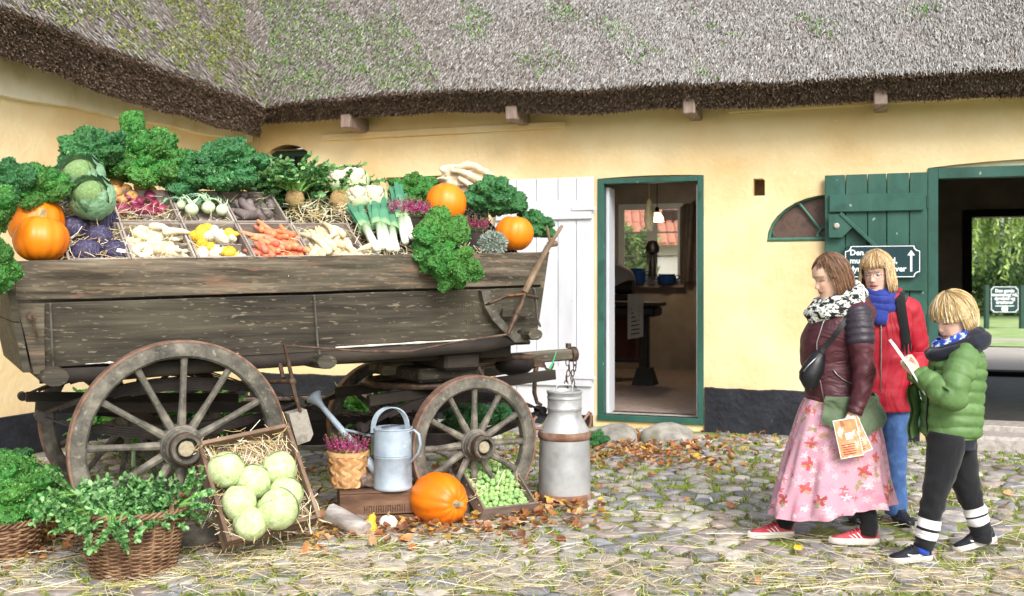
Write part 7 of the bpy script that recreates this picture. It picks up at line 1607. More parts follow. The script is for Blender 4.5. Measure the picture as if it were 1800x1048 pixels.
mb.loft(trunk([(.80, f1(1430), f1(1515), .12), (.95, f1(1434), f1(1508), .11), (1.1, f1(1428), f1(1510), .115), (1.25, f1(1430), f1(1518), .135), (1.36, f1(1452), f1(1520), .13), (1.42, f1(1465), f1(1520), .08)], 20, 24))
sh1 = a1(1508, 556, .145); el1 = a1(1519, 650, .2); wr1 = a1(1501, 722, .22)
for sgn in (1, -1):
    s_, e_, w_ = [Vector((p.x-(.0 if sgn > 0 else .09*i), p.y*sgn, p.z)) for i, p in enumerate((sh1, el1, wr1))]
    mb.tube([s_, s_.lerp(e_, .5), e_, e_.lerp(w_, .5), w_], [.055, .048, .042, .036, .027], 14)
    d = (Vector((.05, -.02*sgn, -1)) if sgn > 0 else (w_-e_)).normalized(); yv = Vector((1, 0, .1)); yv = (yv-d*yv.dot(d)).normalized(); zv = d.cross(yv)
    Mh = Matrix((d, yv, zv)).transposed().to_4x4(); Mh.translation = w_+d*.012
    hand_into(mb, Mh, .98, (.35, .55, .4) if sgn > 0 else (.3, .4, .3), .04, (.8, .5, -.3*sgn), .5)
foots1 = ((a1(1395, 961, -.085), R(6), -R(0)), (a1(1544, 964, .085), R(-4), R(0)))
hips = (Vector((.0, -.08, .85)), Vector((.0, .08, .85)))
kn = (a1(1425, 830, -.085), a1(1490, 825, .085)); ank = (a1(1381, 915, -.085), a1(1527, 912, .085))
for h_, k_, a_ in zip(hips, kn, ank): mb.tube([h_, h_.lerp(k_, .5), k_, k_.lerp(a_, .4), a_, a_-Vector((-.015, 0, .04))], [.08, .07, .055, .052, .036, .036], 14)
finish_body(mb, 'body', .0055, w1, H1, hs1, '#e6bfa9', '#bd7568', '#7a5644', W1)
hc1 = ['#70503c', '#7d5a44', '#8f6c53', '#634535', '#9c7a60']
cap_obj(w1, W1, H1, hs1, '#6f4b37', 84, -.07, 1.02)
hair_obj(w1, W1, H1, hs1, hc1, [(92, 268, 430, -.125, -.075, 1.05, 1.17, .012, 7), (76, 94, 70, -.115, -.06, 1.05, 1.12, -.004, 8), (266, 284, 70, -.115, -.06, 1.05, 1.12, -.004, 8), (64, 84, 80, -.02, .085, 1.03, 1.1, .0, 10), (276, 296, 80, -.02, .085, 1.03, 1.1, 0, 10), (20, 66, 70, .07, .1, 1.02, 1.06, 0, 12), (294, 340, 70, .07, .1, 1.02, 1.06, 0, 12), (60, 300, 160, .03, .08, 1.07, 1.15, 0, 3)], 1, .012)
M_leather = mat('burgundy leather', ['#3a1a22', '#4d252e', '#5f323c'], 5, rough=.5, bump=.4, bscale=60, dist=.004, fold=(6, .55, .03), spots=[('#74444c', 6, .6, .78, (1, 1, 1), .5)])
M_quilt = mat('quilted dark shoulder', ['#2b2530', '#3d3540'], 8, rough=.45, bump=.3, bscale=60)
jk = [(z1(706), f1(1422), f1(1524), .145), (z1(698), f1(1417), f1(1527), .15), (z1(680), f1(1417), f1(1525), .142), (z1(655), f1(1414), f1(1520), .132), (z1(630), f1(1409), f1(1521), .136), (z1(605), f1(1408), f1(1526), .15), (z1(582), f1(1414), f1(1531), .16), (z1(562), f1(1426), f1(1534), .158), (z1(545), f1(1440), f1(1537), .14), (z1(530), f1(1452), f1(1528), .1), (z1(518), f1(1456), f1(1522), .088)]
mb = MB(); TR1 = trunk(jk, 60, 52, 2.3, None, 3, .007); mb.loft(TR1, False); jo = build_l = place(mb.mesh('jacket', M_leather, 180), 'jacket', W1, w1)
mb = MB(); mb.loft(trunk([(z1(709), f1(1420), f1(1525), .148), (z1(706), f1(1419), f1(1527), .154), (z1(697), f1(1415), f1(1529), .155), (z1(694), f1(1418), f1(1526), .148)], 8, 52, 2.3), False); place(mb.mesh('hem_band', M_leather, 180), 'hem_band', W1, jo)
def surf1(f, z, off=.004):
    zz = [r[0].z for r in TR1]; k = min(range(len(zz)), key=lambda i: abs(zz[i]-z)); r = TR1[k]; q = max((p for p in r if p.y > 0), key=lambda p: -abs(p.x-f)); return Vector((f, q.y+off, z))
sl = [tuple(a1(1503, 543, .11))+(.058,), tuple(a1(1508, 556, .14))+(.071,), tuple(a1(1511, 585, .165))+(.074,), tuple(a1(1515, 620, .185))+(.066,), tuple(a1(1519, 655, .2))+(.06,), tuple(a1(1513, 690, .21))+(.051,), tuple(a1(1503, 722, .22))+(.042,)]
mb = MB(); sg_ = sleeve(sl, 46, 24, .007, 4, elbow=.62); mb.loft(sg_, True); place(mb.mesh('sleeve', M_leather, 180), 'sleeve', W1, jo)
mb = MB(); mb.loft(sleeve([(p[0]-.18*max(0, i-2)/4, -p[1], p[2], p[3]) for i, p in enumerate(sl)], 34, 20, .006, 9, elbow=.62), True); place(mb.mesh('sleeve', M_leather, 180), 'sleeve', W1, jo)
# ridged shoulder patch wraps the outer half of the upper sleeve
Q = cr(sl, 60); fr_ = frames([q[:3] for q in Q]); mb = MB(); rows_ = []
for k in range(6, 27):
    p, x, y, t = fr_[k]; row = []
    for j in range(15):
        a = R(-105+210*j/14); o_l = Vector((0, 1, 0)); o_l = (o_l-t*o_l.dot(t)).normalized(); o_f = t.cross(o_l); d = o_l*math.cos(a)+o_f*math.sin(a); row.append(p+d*(Q[k][3]+.007+.0045*math.sin((k-6)*pi*2/3.4)*(1 if abs(j-7) < 7 else 0)-(.006 if k in (6, 26) or j in (0, 14) else 0)))
    rows_.append(row)
mb.loft(rows_, False, False); place(mb.mesh('shoulder_patch', M_quilt, 180), 'shoulder_patch', W1, jo)
mb = MB(); zp = [surf1(f1(px), z1(py), .007) for px, py in ((1451, 646), (1458, 655), (1468, 663), (1478, 668), (1486, 672))]; mb.tube(zp, .0035, 6); mb.tube([zp[-1], zp[-1]+Vector((-.004, .004, -.03))], [.004, .006], 6, .5); place(mb.mesh('pocket_zip', M_zip, 180), 'pocket_zip', W1, jo)
mb = MB(); mb.tube([Vector((f1(px), l, z1(py))) for px, py, l in ((1437, 704, .135), (1431, 672, .13), (1425, 640, .125), (1424, 600, .13), (1436, 565, .12), (1452, 545, .1))], .0035, 6); place(mb.mesh('front_zip', M_zip, 180), 'front_zip', W1, jo)
mb = MB(); mb.tube([tuple(a1(1505, 716, .222)), tuple(a1(1501, 727, .222))], [.046, .044], 20); place(mb.mesh('cuff', M_leather, 180), 'cuff', W1, jo)
# skirt
def flower_mat():
    m = bpy.data.materials.new('pink flowered skirt'); m.use_nodes = True; nt = m.node_tree; N, L = nt.nodes, nt.links; b = N['Principled BSDF']; b.inputs['Roughness'].default_value = .8
    uv = N.new('ShaderNodeAttribute'); uv.attribute_name = 'cloth'
    def layer(base, scale, r0, pet, col, thr, loc, amp):
        mp = N.new('ShaderNodeMapping'); mp.inputs['Location'].default_value = loc; mp.inputs['Scale'].default_value = (scale, scale, scale); L.new(uv.outputs['Vector'], mp.inputs[0])
        vo = N.new('ShaderNodeTexVoronoi'); vo.voronoi_dimensions = '2D'; vo.inputs['Scale'].default_value = 1; vo.inputs['Randomness'].default_value = .75; L.new(mp.outputs[0], vo.inputs['Vector'])
        sb = N.new('ShaderNodeVectorMath'); sb.operation = 'SUBTRACT'; L.new(mp.outputs[0], sb.inputs[0]); L.new(vo.outputs['Position'], sb.inputs[1]); sx = N.new('ShaderNodeSeparateXYZ'); L.new(sb.outputs[0], sx.inputs[0])
        def mth(op, a, b_=None, c=None):
            q = N.new('ShaderNodeMath'); q.operation = op
            for i, v in enumerate((a, b_, c)):
                if v is None: continue
                if isinstance(v, (int, float)): q.inputs[i].default_value = v
                else: L.new(v, q.inputs[i])
            return q.outputs[0]
        sc = N.new('ShaderNodeSeparateColor'); L.new(vo.outputs['Color'], sc.inputs[0])
        ang = mth('ARCTAN2', sx.outputs[1], sx.outputs[0]); ang = mth('ADD', mth('MULTIPLY', ang, pet), mth('MULTIPLY', sc.outputs[1], 6.28)); rad = mth('MULTIPLY_ADD', mth('COSINE', ang), amp, r0); nz = N.new('ShaderNodeTexNoise'); nz.inputs['Scale'].default_value = 5; nz.inputs['Detail'].default_value = 4; L.new(mp.outputs[0], nz.inputs['Vector']); rad = mth('ADD', rad, mth('MULTIPLY', mth('SUBTRACT', nz.outputs['Fac'], .5), .7))
        msk = mth('MULTIPLY', mth('LESS_THAN', vo.outputs['Distance'], rad), mth('GREATER_THAN', sc.outputs[0], thr))
        mx = N.new('ShaderNodeMixRGB'); msk = mth('MULTIPLY', msk, .82); L.new(msk, mx.inputs[0]); L.new(base, mx.inputs[1])
        if isinstance(col, str): mx.inputs[2].default_value = hexc(col)
        else:
            r = N.new('ShaderNodeValToRGB'); r.color_ramp.elements[0].color = hexc(col[0]); r.color_ramp.elements[1].color = hexc(col[1]); L.new(sc.outputs[2], r.inputs[0]); L.new(r.outputs[0], mx.inputs[2])
        return mx.outputs[0]
    rgb = N.new('ShaderNodeRGB'); rgb.outputs[0].default_value = hexc('#c497a8'); c = rgb.outputs[0]
    c = layer(c, 14, .33, 6, ('#dfb3c0', '#cf7f94'), .25, (0, 0, 0), .12)
    c = layer(c, 19, .25, 5, ('#e6cdd0', '#dba3b0'), .45, (3.3, 1.7, 0), .12)
    c = layer(c, 11.5, .22, 2, ('#7d8a52', '#b8895e'), .55, (7.42, 4.3, 0), .12)
    c = layer(c, 11.5, .27, 4, ('#9c1a2c', '#c8434c'), .7, (7.4, 4.15, 0), .14)
    c = layer(c, 20, .24, 4, ('#d07a86', '#bb3a4a'), .78, (1.2, 9.1, 0), .12)
    L.new(c, b.inputs['Base Color']); return m
M_skirt = flower_mat()
skr = [(z1(694), f1(1418), f1(1528), .145), (z1(720), f1(1406), f1(1538), .165), (z1(760), f1(1394), f1(1548), .18), (z1(800), f1(1383), f1(1554), .19), (z1(840), f1(1372), f1(1560), .2), (z1(870), f1(1362), f1(1564), .205), (z1(892), f1(1356), f1(1567), .208)]
def sfold(a, t): return (.02+.085*t)*t**.4*(math.sin(a*7+3*math.sin(t*2+1)+t*4)*.7+.45*math.sin(a*13-t*5+2)+.3*math.sin(a*21+t*4))
def skirt_rings(off=0, m=50, n=120):
    rg = trunk(skr, m, n, 2.1, sfold)
    for k, r in enumerate(rg):
        t = k/(m-1)
        for p in r:
            if t > .6: p.z += ((.02 if p.x < 0 else -.045*min(1, p.x/.3))*(t-.6)/.4)+.006*math.sin(p.y*30+p.x*25)*(t-.6)/.4
    return rg
mb = MB(); SK = skirt_rings(); mb.loft(SK, False); me = mb.mesh('skirt', M_skirt, 180); at = me.attributes.new('cloth', 'FLOAT_VECTOR', 'POINT'); uvw = []
for k, r in enumerate(SK):
    for j, p in enumerate(r): a = 2*pi*j/len(r); uvw += [a*.24 if a < pi else (a-2*pi)*.24, p.z, 0]
at.data.foreach_set('vector', uvw); place(me, 'skirt', W1, w1)
# olive cardigan tied round the waist
def card(u, v):
    a = R(62+150*u); t = v*(.32+.06*math.sin(u*7)-.12*abs(u-.55)); r = SK[min(48, int(t*49))]; j = int(a/(2*pi)*len(r)) % len(r); p = r[j].copy(); c = Vector((0, 0, p.z)); d = (p-c).normalized(); return p+d*(.030+.012*math.sin(u*16+v*4)+.008*math.sin(v*9))+Vector((0, 0, .008))
mb = MB(); mb.grid(card, 40, 18); place(mb.mesh('cardigan', mat_cloth('olive knit', ['#4a5a42', '#5d6e54', '#6d7d62']), 180), 'cardigan', W1, w1)
# scarf
M_scarf = mat('black and white scarf', ['#16171a', '#2a2c2e', '#c9ccc6', '#e9ebe6'], 26, (1, 1, 1.4), 3, rough=.9, bump=.2, bscale=120, lo=.40, hi=.56, spots=[('#a5a56a', 30, .64, .68, (1, 1, 1), .8)])
mb = MB()
for dz, df, k, rr_, sd_ in ((0, 0, 1, .05, 0), (-.038, .022, 1.14, .046, 3), (.03, -.008, .86, .04, 6)):
    rg = []
    for q in range(65):
        a = 2*pi*q/64; c = Vector((.018+df+.118*k*math.cos(a)-.0*math.sin(a), .112*k*math.sin(a), 1.392+dz*.85-.05*math.cos(a)-.01*math.sin(a))); n_ = Vector((math.cos(a), math.sin(a), 0))
        rg.append([c+(n_*math.cos(b)*.75+Vector((0, 0, 1))*math.sin(b))*rr_*(1+.35*noise.noise(Vector((math.cos(a)*2.5+sd_, math.sin(a)*2.5, b*.9)))+.18*math.sin(b*3+a*5+sd_)) for b in np.linspace(0, 2*pi, 19)[:-1]])
    mb.loft(rg, False)
place(mb.mesh('scarf', M_scarf, 180), 'scarf', W1, w1)
# cross body bag
M_blk = mat('black leather', ['#101114', '#1c1e22', '#2a2d31'], 6, rough=.38, bump=.3, bscale=70, dist=.004)
bgo = tag(link('shoulder_bag', None, None, W1), 'black leather cross body bag hanging at the hip of the woman in burgundy', 'bag')
mb = MB(); rows_ = []
for px0, px1, py, th in ((1424, 1436, 612, .012), (1412, 1438, 622, .035), (1402, 1438, 636, .05), (1394, 1436, 650, .055), (1394, 1430, 662, .055), (1400, 1424, 674, .045), (1406, 1417, 683, .02)):
    c_, h_ = (f1(px0)+f1(px1))/2, (f1(px0)-f1(px1))/2; rows_.append([Vector((c_+h_*math.cos(a), .13+th*math.sin(a), z1(py)+.0*math.cos(a)-.025*math.cos(a)*0)) for a in np.linspace(0, 2*pi, 25)[:-1]])
mb.loft(rows_); build(mb, 'pouch', M_blk, bgo, 180, local=True)
mb = MB(); mb.tube([Vector((f1(px), .13+l, z1(py))) for px, py, l in ((1396, 648, .058), (1404, 638, .06), (1414, 629, .052), (1426, 620, .035))], .004, 6); build(mb, 'zip', M_zip, bgo, 180, local=True)
mb = MB(); stp = [Vector((f1(1430), .15, z1(616))), surf1(f1(1437), z1(606), .012), surf1(f1(1449), z1(590), .013), surf1(f1(1462), z1(572), .014), surf1(f1(1474), z1(557), .012), Vector((f1(1488), .075, z1(540))), Vector((f1(1500), .0, z1(533)))]
fr_ = frames(stp); mb.loft([[p+Vector((.011, 0, .008)), p+Vector((.0115, .004, .008)), p+Vector((-.0105, .004, -.008)), p+Vector((-.011, 0, -.008))] for p, x, y, t in fr_]); build(mb, 'strap', M_blk, bgo, 60, local=True)
M_redsh = mat('red suede', ['#a33440', '#b8454f', '#c75a62'], 10, rough=.9, bump=.2, bscale=120); M_lace = mat('crimson lace', ['#7d1826', '#951f30'], 10, rough=.8)
for (p, yw, pt) in foots1:
    T = Matrix.Translation((p.x, p.y, .0)) @ Matrix.Rotation(yw, 4, 'Z') @ Matrix.Rotation(pt, 4, 'Y'); shoe(w1, W1 @ Matrix.Translation((0, 0, .018)), T, .275, M_redsh, M_shoew, M_lace, None, M_whitec, None, .82)
mb = MB()
for k_, a_, (p, yw, pt) in zip(kn, ank, foots1): mb.loft(sleeve([tuple(k_)+(.06,), tuple(k_.lerp(a_, .6))+(.06,), tuple(a_)+(.05,), (p.x+.06, p.y, .07, .05)], 16, 18, .002, 2))
place(mb.mesh('tights', M_blackc, 180), 'tights', W1, w1)
# brochures in her hand
M_br = mat('orange brochure print', ['#c9764a', '#dd9468', '#eab08a'], 14, (1, 1, 1), rough=.5, bump=0, spots=[('#f0d9c4', 22, .58, .64, (1, 1, 1), .9), ('#8d4a30', 30, .62, .66, (1, 1, .3), .7)])
def brochure(c, w, h, rot, lab, l):
    M = W1 @ Matrix.Translation(a1(c[0], c[1], l)) @ Matrix.Rotation(R(-8), 4, 'Z') @ Matrix.Rotation(rot, 4, 'Y'); o = tag(link('brochure', None, None, M), lab, 'brochure', 'brochures in her hand')
    mb = MB(); mb.box((0, 0, 0), (w, .004, h)); build(mb, 'sheet', M_paper, o, 0, local=True); mb = MB(); mb.box((0, .0025, 0), (w*.93, .0015, h*.95)); build(mb, 'cover_print', M_br, o, 0, local=True)
    mb = MB(); mb.box((-w*.05, .0037, h*.05), (w*.3, .001, w*.28)); build(mb, 'white_block', M_paper, o, 0, local=True)
    for k in range(5): mb = MB(); mb.box((w*.06, .0036, -h*.16-k*.013), (w*(.62-.07*(k % 3)), .0008, .004)); build(mb, 'text_line', M_lace, o, 0, local=True)
brochure((1491, 770), .125, .215, R(12), 'orange brochure held in front, with a white block', .262); brochure((1502, 766), .12, .21, R(24), 'orange brochure half hidden behind the front one', .25)

# ------------------------------------------------------------------ woman in red jacket
B2 = Vector((2.304, 6.43, 0)); hd2 = R(-90-16); W2 = Matrix.Translation(B2) @ Matrix.Rotation(hd2, 4, 'Z'); W2i = W2.inverted()
def a2(px, py, dy=0.0): return W2i @ P(px, py, 6.43+dy)
w2 = empty('person', None, 0, 'blonde woman in a red jacket with blue scarf and glasses standing before the green door', 'person', 'visitors', M=W2)
H2 = headM(a2(1541, 480, -.02), R(-20), R(8), R(2)); hs2 = 1.08
mb = MB(); head_into(mb, H2, hs2, .5, .95)
zz2 = lambda py: CAMH-(py-HY)*6.43/F
mb.loft([[Vector((c+.056*math.cos(a)*k, .054*math.sin(a)*k, z)) for a in np.linspace(0, 2*pi, 21)[:-1]] for z, c, k in ((1.33, -.03, 1.5), (1.38, -.015, 1.05), (1.42, .0, 1), (1.47, .03, .95))])
mb.loft(trunk([(.8, .1, -.12, .16), (1.0, .09, -.1, .15), (1.2, .11, -.11, .17), (1.34, .07, -.1, .16), (1.4, .03, -.08, .08)], 16, 24))
arms2 = ((a2(1597, 548), a2(1613, 622, .02), a2(1606, 672, -.12)), (a2(1512, 548), a2(1502, 630, .02), a2(1510, 700, -.06)))
for (s_, e_, w_) in arms2:
    mb.tube([s_, s_.lerp(e_, .5), e_, e_.lerp(w_, .5), w_], [.055, .047, .042, .036, .027], 14); d = (w_-e_).normalized(); yv = Vector((.2, 0, 1)); yv = (yv-d*yv.dot(d)).normalized(); Mh = Matrix((d, yv, d.cross(yv))).transposed().to_4x4(); Mh.translation = w_+d*.01; hand_into(mb, Mh, .95, (.4, .6, .4))
legs2 = ((Vector((0, .085, .86)), Vector((.01, .09, .48)), Vector((-.01, .1, .09))), (Vector((0, -.085, .86)), Vector((.02, -.1, .48)), Vector((0, -.12, .09))))
for h_, k_, a_ in legs2: mb.tube([h_, h_.lerp(k_, .5), k_, k_.lerp(a_, .4), a_, a_-Vector((0, 0, .05))], [.085, .075, .056, .054, .038, .036], 14)
finish_body(mb, 'body', .0055, w2, H2, hs2, '#e8bfae', '#b56a68', '#a98a6c', W2, .8)
for sy in (-1, 1):
    mb = MB(); mb.ball(H2 @ (Vector((.0690, sy*.0305, -.0015))*hs2), .0122*hs2, 14, 10); e = place(mb.mesh('eye', M_eyew, 180), 'eye', W2, w2)
    mb = MB(); mb.ball(H2 @ (Vector((.0755, sy*.0305-.001, -.002))*hs2), (.0066*hs2,)*3, 10, 8); place(mb.mesh('iris', M_iris, 180), 'iris', W2, e)
mb = MB()
for sy in (-1, 1): mb.tube([H2 @ (Vector((.098-abs(.02*math.cos(t))*.4, sy*(.032+.0235*math.cos(t)), -.004+.0175*math.sin(t)))*hs2) for t in np.linspace(0, 2*pi, 25)], .0011, 5); mb.tube([H2 @ (Vector((x, sy*y, z))*hs2) for x, y, z in ((.088, .056, .0), (.05, .074, .004), (0, .079, .0))], .0011, 5)
mb.tube([H2 @ (Vector((.1, y, .0))*hs2) for y in (-.009, 0, .009)], .0012, 5); place(mb.mesh('glasses', mat('thin metal frame', ['#6f5a4e', '#8d7668'], 9, rough=.3, metal=.6, bump=0), 180), 'glasses', W2, w2)
cap_obj(w2, W2, H2, hs2, '#c49f6b', 70, -.07, 1.02)
hair_obj(w2, W2, H2, hs2, ['#c9a06a', '#d9b683', '#e6cb9f', '#b58a55', '#ecd9b8'], [(76, 284, 430, -.13, -.08, 1.05, 1.18, -.006, 7), (56, 78, 110, -.12, -.05, 1.06, 1.15, -.008, 8), (282, 304, 110, -.12, -.05, 1.06, 1.15, -.008, 8), (-56, 56, 210, .036, .074, 1.03, 1.12, 0, 6), (0, 360, 120, .04, .08, 1.06, 1.15, 0, 3)], 2)
M_red = mat('red rain jacket', ['#8f1022', '#a5182c', '#b42c40'], 4, rough=.62, bump=.2, bscale=90, dist=.004, fold=(5, .6, .05, (1, 1, .6)))
jk2 = [(zz2(720), .135, -.16, .2), (zz2(700), .14, -.165, .2), (zz2(660), .13, -.15, .19), (zz2(620), .13, -.145, .19), (zz2(580), .135, -.145, .2), (zz2(552), .12, -.135, .195), (zz2(535), .09, -.12, .16), (zz2(522), .07, -.1, .11), (zz2(508), .075, -.095, .088)]
mb = MB(); mb.loft(trunk(jk2, 56, 48, 2.4, None, 11, .011), False); jo2 = place(mb.mesh('jacket', M_red, 180), 'jacket', W2, w2)
for sgn, (s_, e_, w_) in zip((1, -1), arms2):
    mb = MB(); s0 = s_+Vector((0, -.035*sgn, .03)); mb.loft(sleeve([tuple(s0)+(.07,), tuple(s_)+(.08,), tuple(s_.lerp(e_, .5))+(.078,), tuple(e_)+(.073,), tuple(e_.lerp(w_, .5))+(.06,), tuple(w_)+(.045,)], 44, 22, .009, 5*sgn, elbow=.62)); place(mb.mesh('sleeve', M_red, 180), 'sleeve', W2, jo2)
mb = MB(); mb.tube([Vector((x, y, z)) for x, y, z in ((.137, .0, zz2(716)), (.138, .004, zz2(640)), (.142, .004, zz2(580)), (.128, .0, zz2(552)), (.1, .012, zz2(533)), (.085, .03, zz2(520)))], .004, 6); place(mb.mesh('front_zip', M_zip, 180), 'front_zip', W2, jo2)
for sy in (-1, 1): mb = MB(); mb.tube([Vector((.09, .02*sy+.02, zz2(532))), Vector((.1, .055*sy+.01, zz2(528))), Vector((.05, .105*sy, zz2(520))), Vector((-.03, .125*sy, zz2(512))), Vector((-.09, .07*sy, zz2(508)))], [.01, .016, .02, .022, .02], 8, .7); place(mb.mesh('collar', M_red, 180), 'collar', W2, jo2)
mb = MB(); M_bscarf = mat_cloth('blue knit scarf', ['#1c2a6e', '#27388a', '#33479e'], bscale=140)
for dz, k, rr_, sd_ in ((0, 1, .042, 0), (-.045, 1.1, .04, 3), (.035, .88, .034, 5)):
    mb.loft([[Vector((.012+.095*k*math.cos(a), .09*k*math.sin(a), 1.405+dz-.02*math.cos(a)))+(Vector((math.cos(a), math.sin(a), 0))*math.cos(b)*.75+Vector((0, 0, 1))*math.sin(b))*rr_*(1+.25*noise.noise(Vector((math.cos(a)*2+sd_, math.sin(a)*2, b)))+.12*math.sin(b*4+a*3)) for b in np.linspace(0, 2*pi, 17)[:-1]] for a in np.linspace(0, 2*pi, 49)], False)
mb.loft([[Vector((x, y+w_*math.cos(b), z))+Vector((.018*math.sin(b), 0, 0)) for b in np.linspace(0, 2*pi, 13)[:-1]] for x, y, z, w_ in ((.1, -.0, 1.39, .045), (.125, .0, 1.34, .05), (.135, .0, 1.28, .045), (.138, .0, 1.24, .035))]); place(mb.mesh('scarf', M_bscarf, 180), 'scarf', W2, w2)
mb = MB(); bs = [a2(px, py, -.155) for px, py in ((1583, 512), (1584, 530), (1587, 556), (1591, 582), (1594, 604))]; bs[0] = a2(1582, 512, -.05); bs[1] = a2(1583, 528, -.13)
mb.loft([[p+Vector((.008, .026, 0)), p+Vector((.016, .0, 0)), p+Vector((.008, -.026, 0)), p+Vector((-.006, -.026, 0)), p+Vector((-.006, .026, 0))] for p in bs])
for k in range(3): p = bs[-1]+Vector((.004, -.02+.02*k, 0)); mb.tube([p, p-Vector((0, 0, .05+.02*(k % 2)))], [.008, .005], 6)
place(mb.mesh('rucksack_strap', M_blackc, 60), 'rucksack_strap', W2, w2)
M_jean = mat_cloth('blue denim', ['#2c4a7c', '#3d5f96', '#5478ad'], scale=12, bscale=260)
mb = MB()
for i, (h_, k_, a_) in enumerate(legs2): mb.loft(sleeve([tuple(h_+Vector((0, 0, .06)))+(.105,), tuple(h_.lerp(k_, .3))+(.098,), tuple(k_)+(.075,), tuple(k_.lerp(a_, .5))+(.07,), tuple(a_-Vector((0, 0, .035)))+(.066,)], 40, 20, .007, i*7, elbow=.55))
place(mb.mesh('jeans', M_jean, 180), 'jeans', W2, w2)
for i, (h_, k_, a_) in enumerate(legs2): shoe(w2, W2 @ Matrix.Translation((0, 0, .018)), Matrix.Translation((a_.x-.07, a_.y, 0)) @ Matrix.Rotation(R(-6 if i else 14), 4, 'Z'), .27, M_blk, M_blk, M_blk, wid=.92)

# ------------------------------------------------------------------ boy in green quilted jacket
B3 = Vector((2.35, 5.53, 0)); W3 = Matrix.Translation(B3) @ Matrix.Rotation(pi-R(4), 4, 'Z'); W3i = W3.inverted()
def a3(px, py, l=0.0): return W3i @ P(px, py, 5.53-l)
f3 = lambda px: (CX+2.35*F/5.53-px)*5.53/F
z3 = lambda py: CAMH-(py-HY)*5.53/F
w3 = empty('person', None, 0, 'blond boy in a green quilted jacket looking down at a folded leaflet', 'person', 'visitors', M=W3)
H3 = headM(a3(1677, 559), R(14), R(20)); hs3 = 1.08
mb = MB(); head_into(mb, H3, hs3, .1, .8, True)
mb.loft([[Vector((c+.047*math.cos(a)*k, .046*math.sin(a)*k, z)) for a in np.linspace(0, 2*pi, 21)[:-1]] for z, c, k in ((1.1, -.055, 1.4), (1.15, -.045, 1.05), (1.2, -.03, 1), (1.26, -.01, .95))])
mb.loft(trunk([(.68, .08, -.13, .13), (.85, .08, -.13, .13), (1.0, .07, -.13, .14), (1.1, .03, -.13, .13), (1.15, -.01, -.1, .06)], 14, 24))
sh3, el3, wr3 = a3(1696, 632, .15), a3(1668, 696, .2), a3(1612, 655, .06)
sh3b, el3b, wr3b = a3(1690, 632, -.15), a3(1655, 690, -.17), a3(1606, 655, -.03)
for (s_, e_, w_, sg2) in ((sh3, el3, wr3, 1), (sh3b, el3b, wr3b, -1)):
    mb.tube([s_, s_.lerp(e_, .5), e_, e_.lerp(w_, .5), w_], [.042, .038, .034, .03, .022], 14)
    d = (a3(1590, 634, .03*sg2)-w_).normalized(); yv = Vector((.3, -.25*sg2, 1)); yv = (yv-d*yv.dot(d)).normalized(); zv = d.cross(yv)
    Mh = Matrix((d, yv, zv)).transposed().to_4x4(); Mh.translation = w_+d*.008
    if sg2 < 0: Mh = Mh
    hand_into(mb, Mh @ (Matrix.Identity(4) if sg2 > 0 else Matrix.Diagonal((1, 1, -1, 1))), .80, (.75, .95, .6), .02, (.85, .42, -.35), .6)
legs3 = ((a3(1665, 785, .07), a3(1646, 858, .08), a3(1627, 948, .08)), (a3(1682, 785, -.07), a3(1700, 858, -.08), a3(1727, 938, -.08)))
for h_, k_, a_ in legs3: mb.tube([h_, h_.lerp(k_, .5), k_, k_.lerp(a_, .4), a_, a_-Vector((0, 0, .03))], [.07, .06, .046, .044, .032, .03], 14)
finish_body(mb, 'body', .005, w3, H3, hs3, '#ecc4b2', '#cf857c', '#c0a07c', W3)
cap_obj(w3, W3, H3, hs3, '#c6a36c', 84, -.02, 1.02)
hair_obj(w3, W3, H3, hs3, ['#d6b47c', '#e3c894', '#eed9b0', '#c09a62', '#f2e4c6'], [(100, 260, 400, -.1, .0, 1.02, 1.15, .035, 7), (80, 102, 90, -.08, .01, 1.03, 1.13, .01, 8), (258, 280, 90, -.08, .01, 1.03, 1.13, .01, 8), (46, 82, 100, -.01, .05, 1.04, 1.12, 0, 9), (278, 314, 100, -.01, .05, 1.04, 1.12, 0, 9), (-50, 50, 170, .042, .088, 1.03, 1.14, 0, 6), (0, 360, 110, .0, .09, 1.06, 1.24, 0, 4)], 3, .0)
M_puff = mat('green quilted nylon', ['#4c6c3a', '#5b7c47', '#6f9059'], 4, rough=.58, bump=.25, bscale=40, dist=.006, fold=(12, .4, .015, (1, 1, .7)))
jk3 = [(z3(768), f3(1627), f3(1716), .135), (z3(760), f3(1622), f3(1721), .145), (z3(735), f3(1622), f3(1723), .148), (z3(700), f3(1624), f3(1725), .148), (z3(665), f3(1630), f3(1728), .152), (z3(640), f3(1636), f3(1728), .152), (z3(622), f3(1646), f3(1725), .125), (z3(609), f3(1655), f3(1718), .085), (z3(600), f3(1656), f3(1714), .075)]
mb = MB(); rg = trunk(jk3, 120, 44, 2.35, None, 0, .004); zs_ = [r[0].z for r in rg]
for k, r in enumerate(rg):
    for j, p in enumerate(r):
        b = abs(math.sin((p.z-.67)*pi/.062+.35*math.sin(j*.4)))**.45; c = Vector((sum(q.x for q in r)/len(r), 0, p.z)); d = (p-c).normalized(); r[j] = p+d*(.012*(b-.8)+.004*noise.noise(Vector((p.x*25, p.y*25, p.z*40))))
mb.loft(rg, False); jo3 = place(mb.mesh('jacket', M_puff, 180), 'jacket', W3, w3)
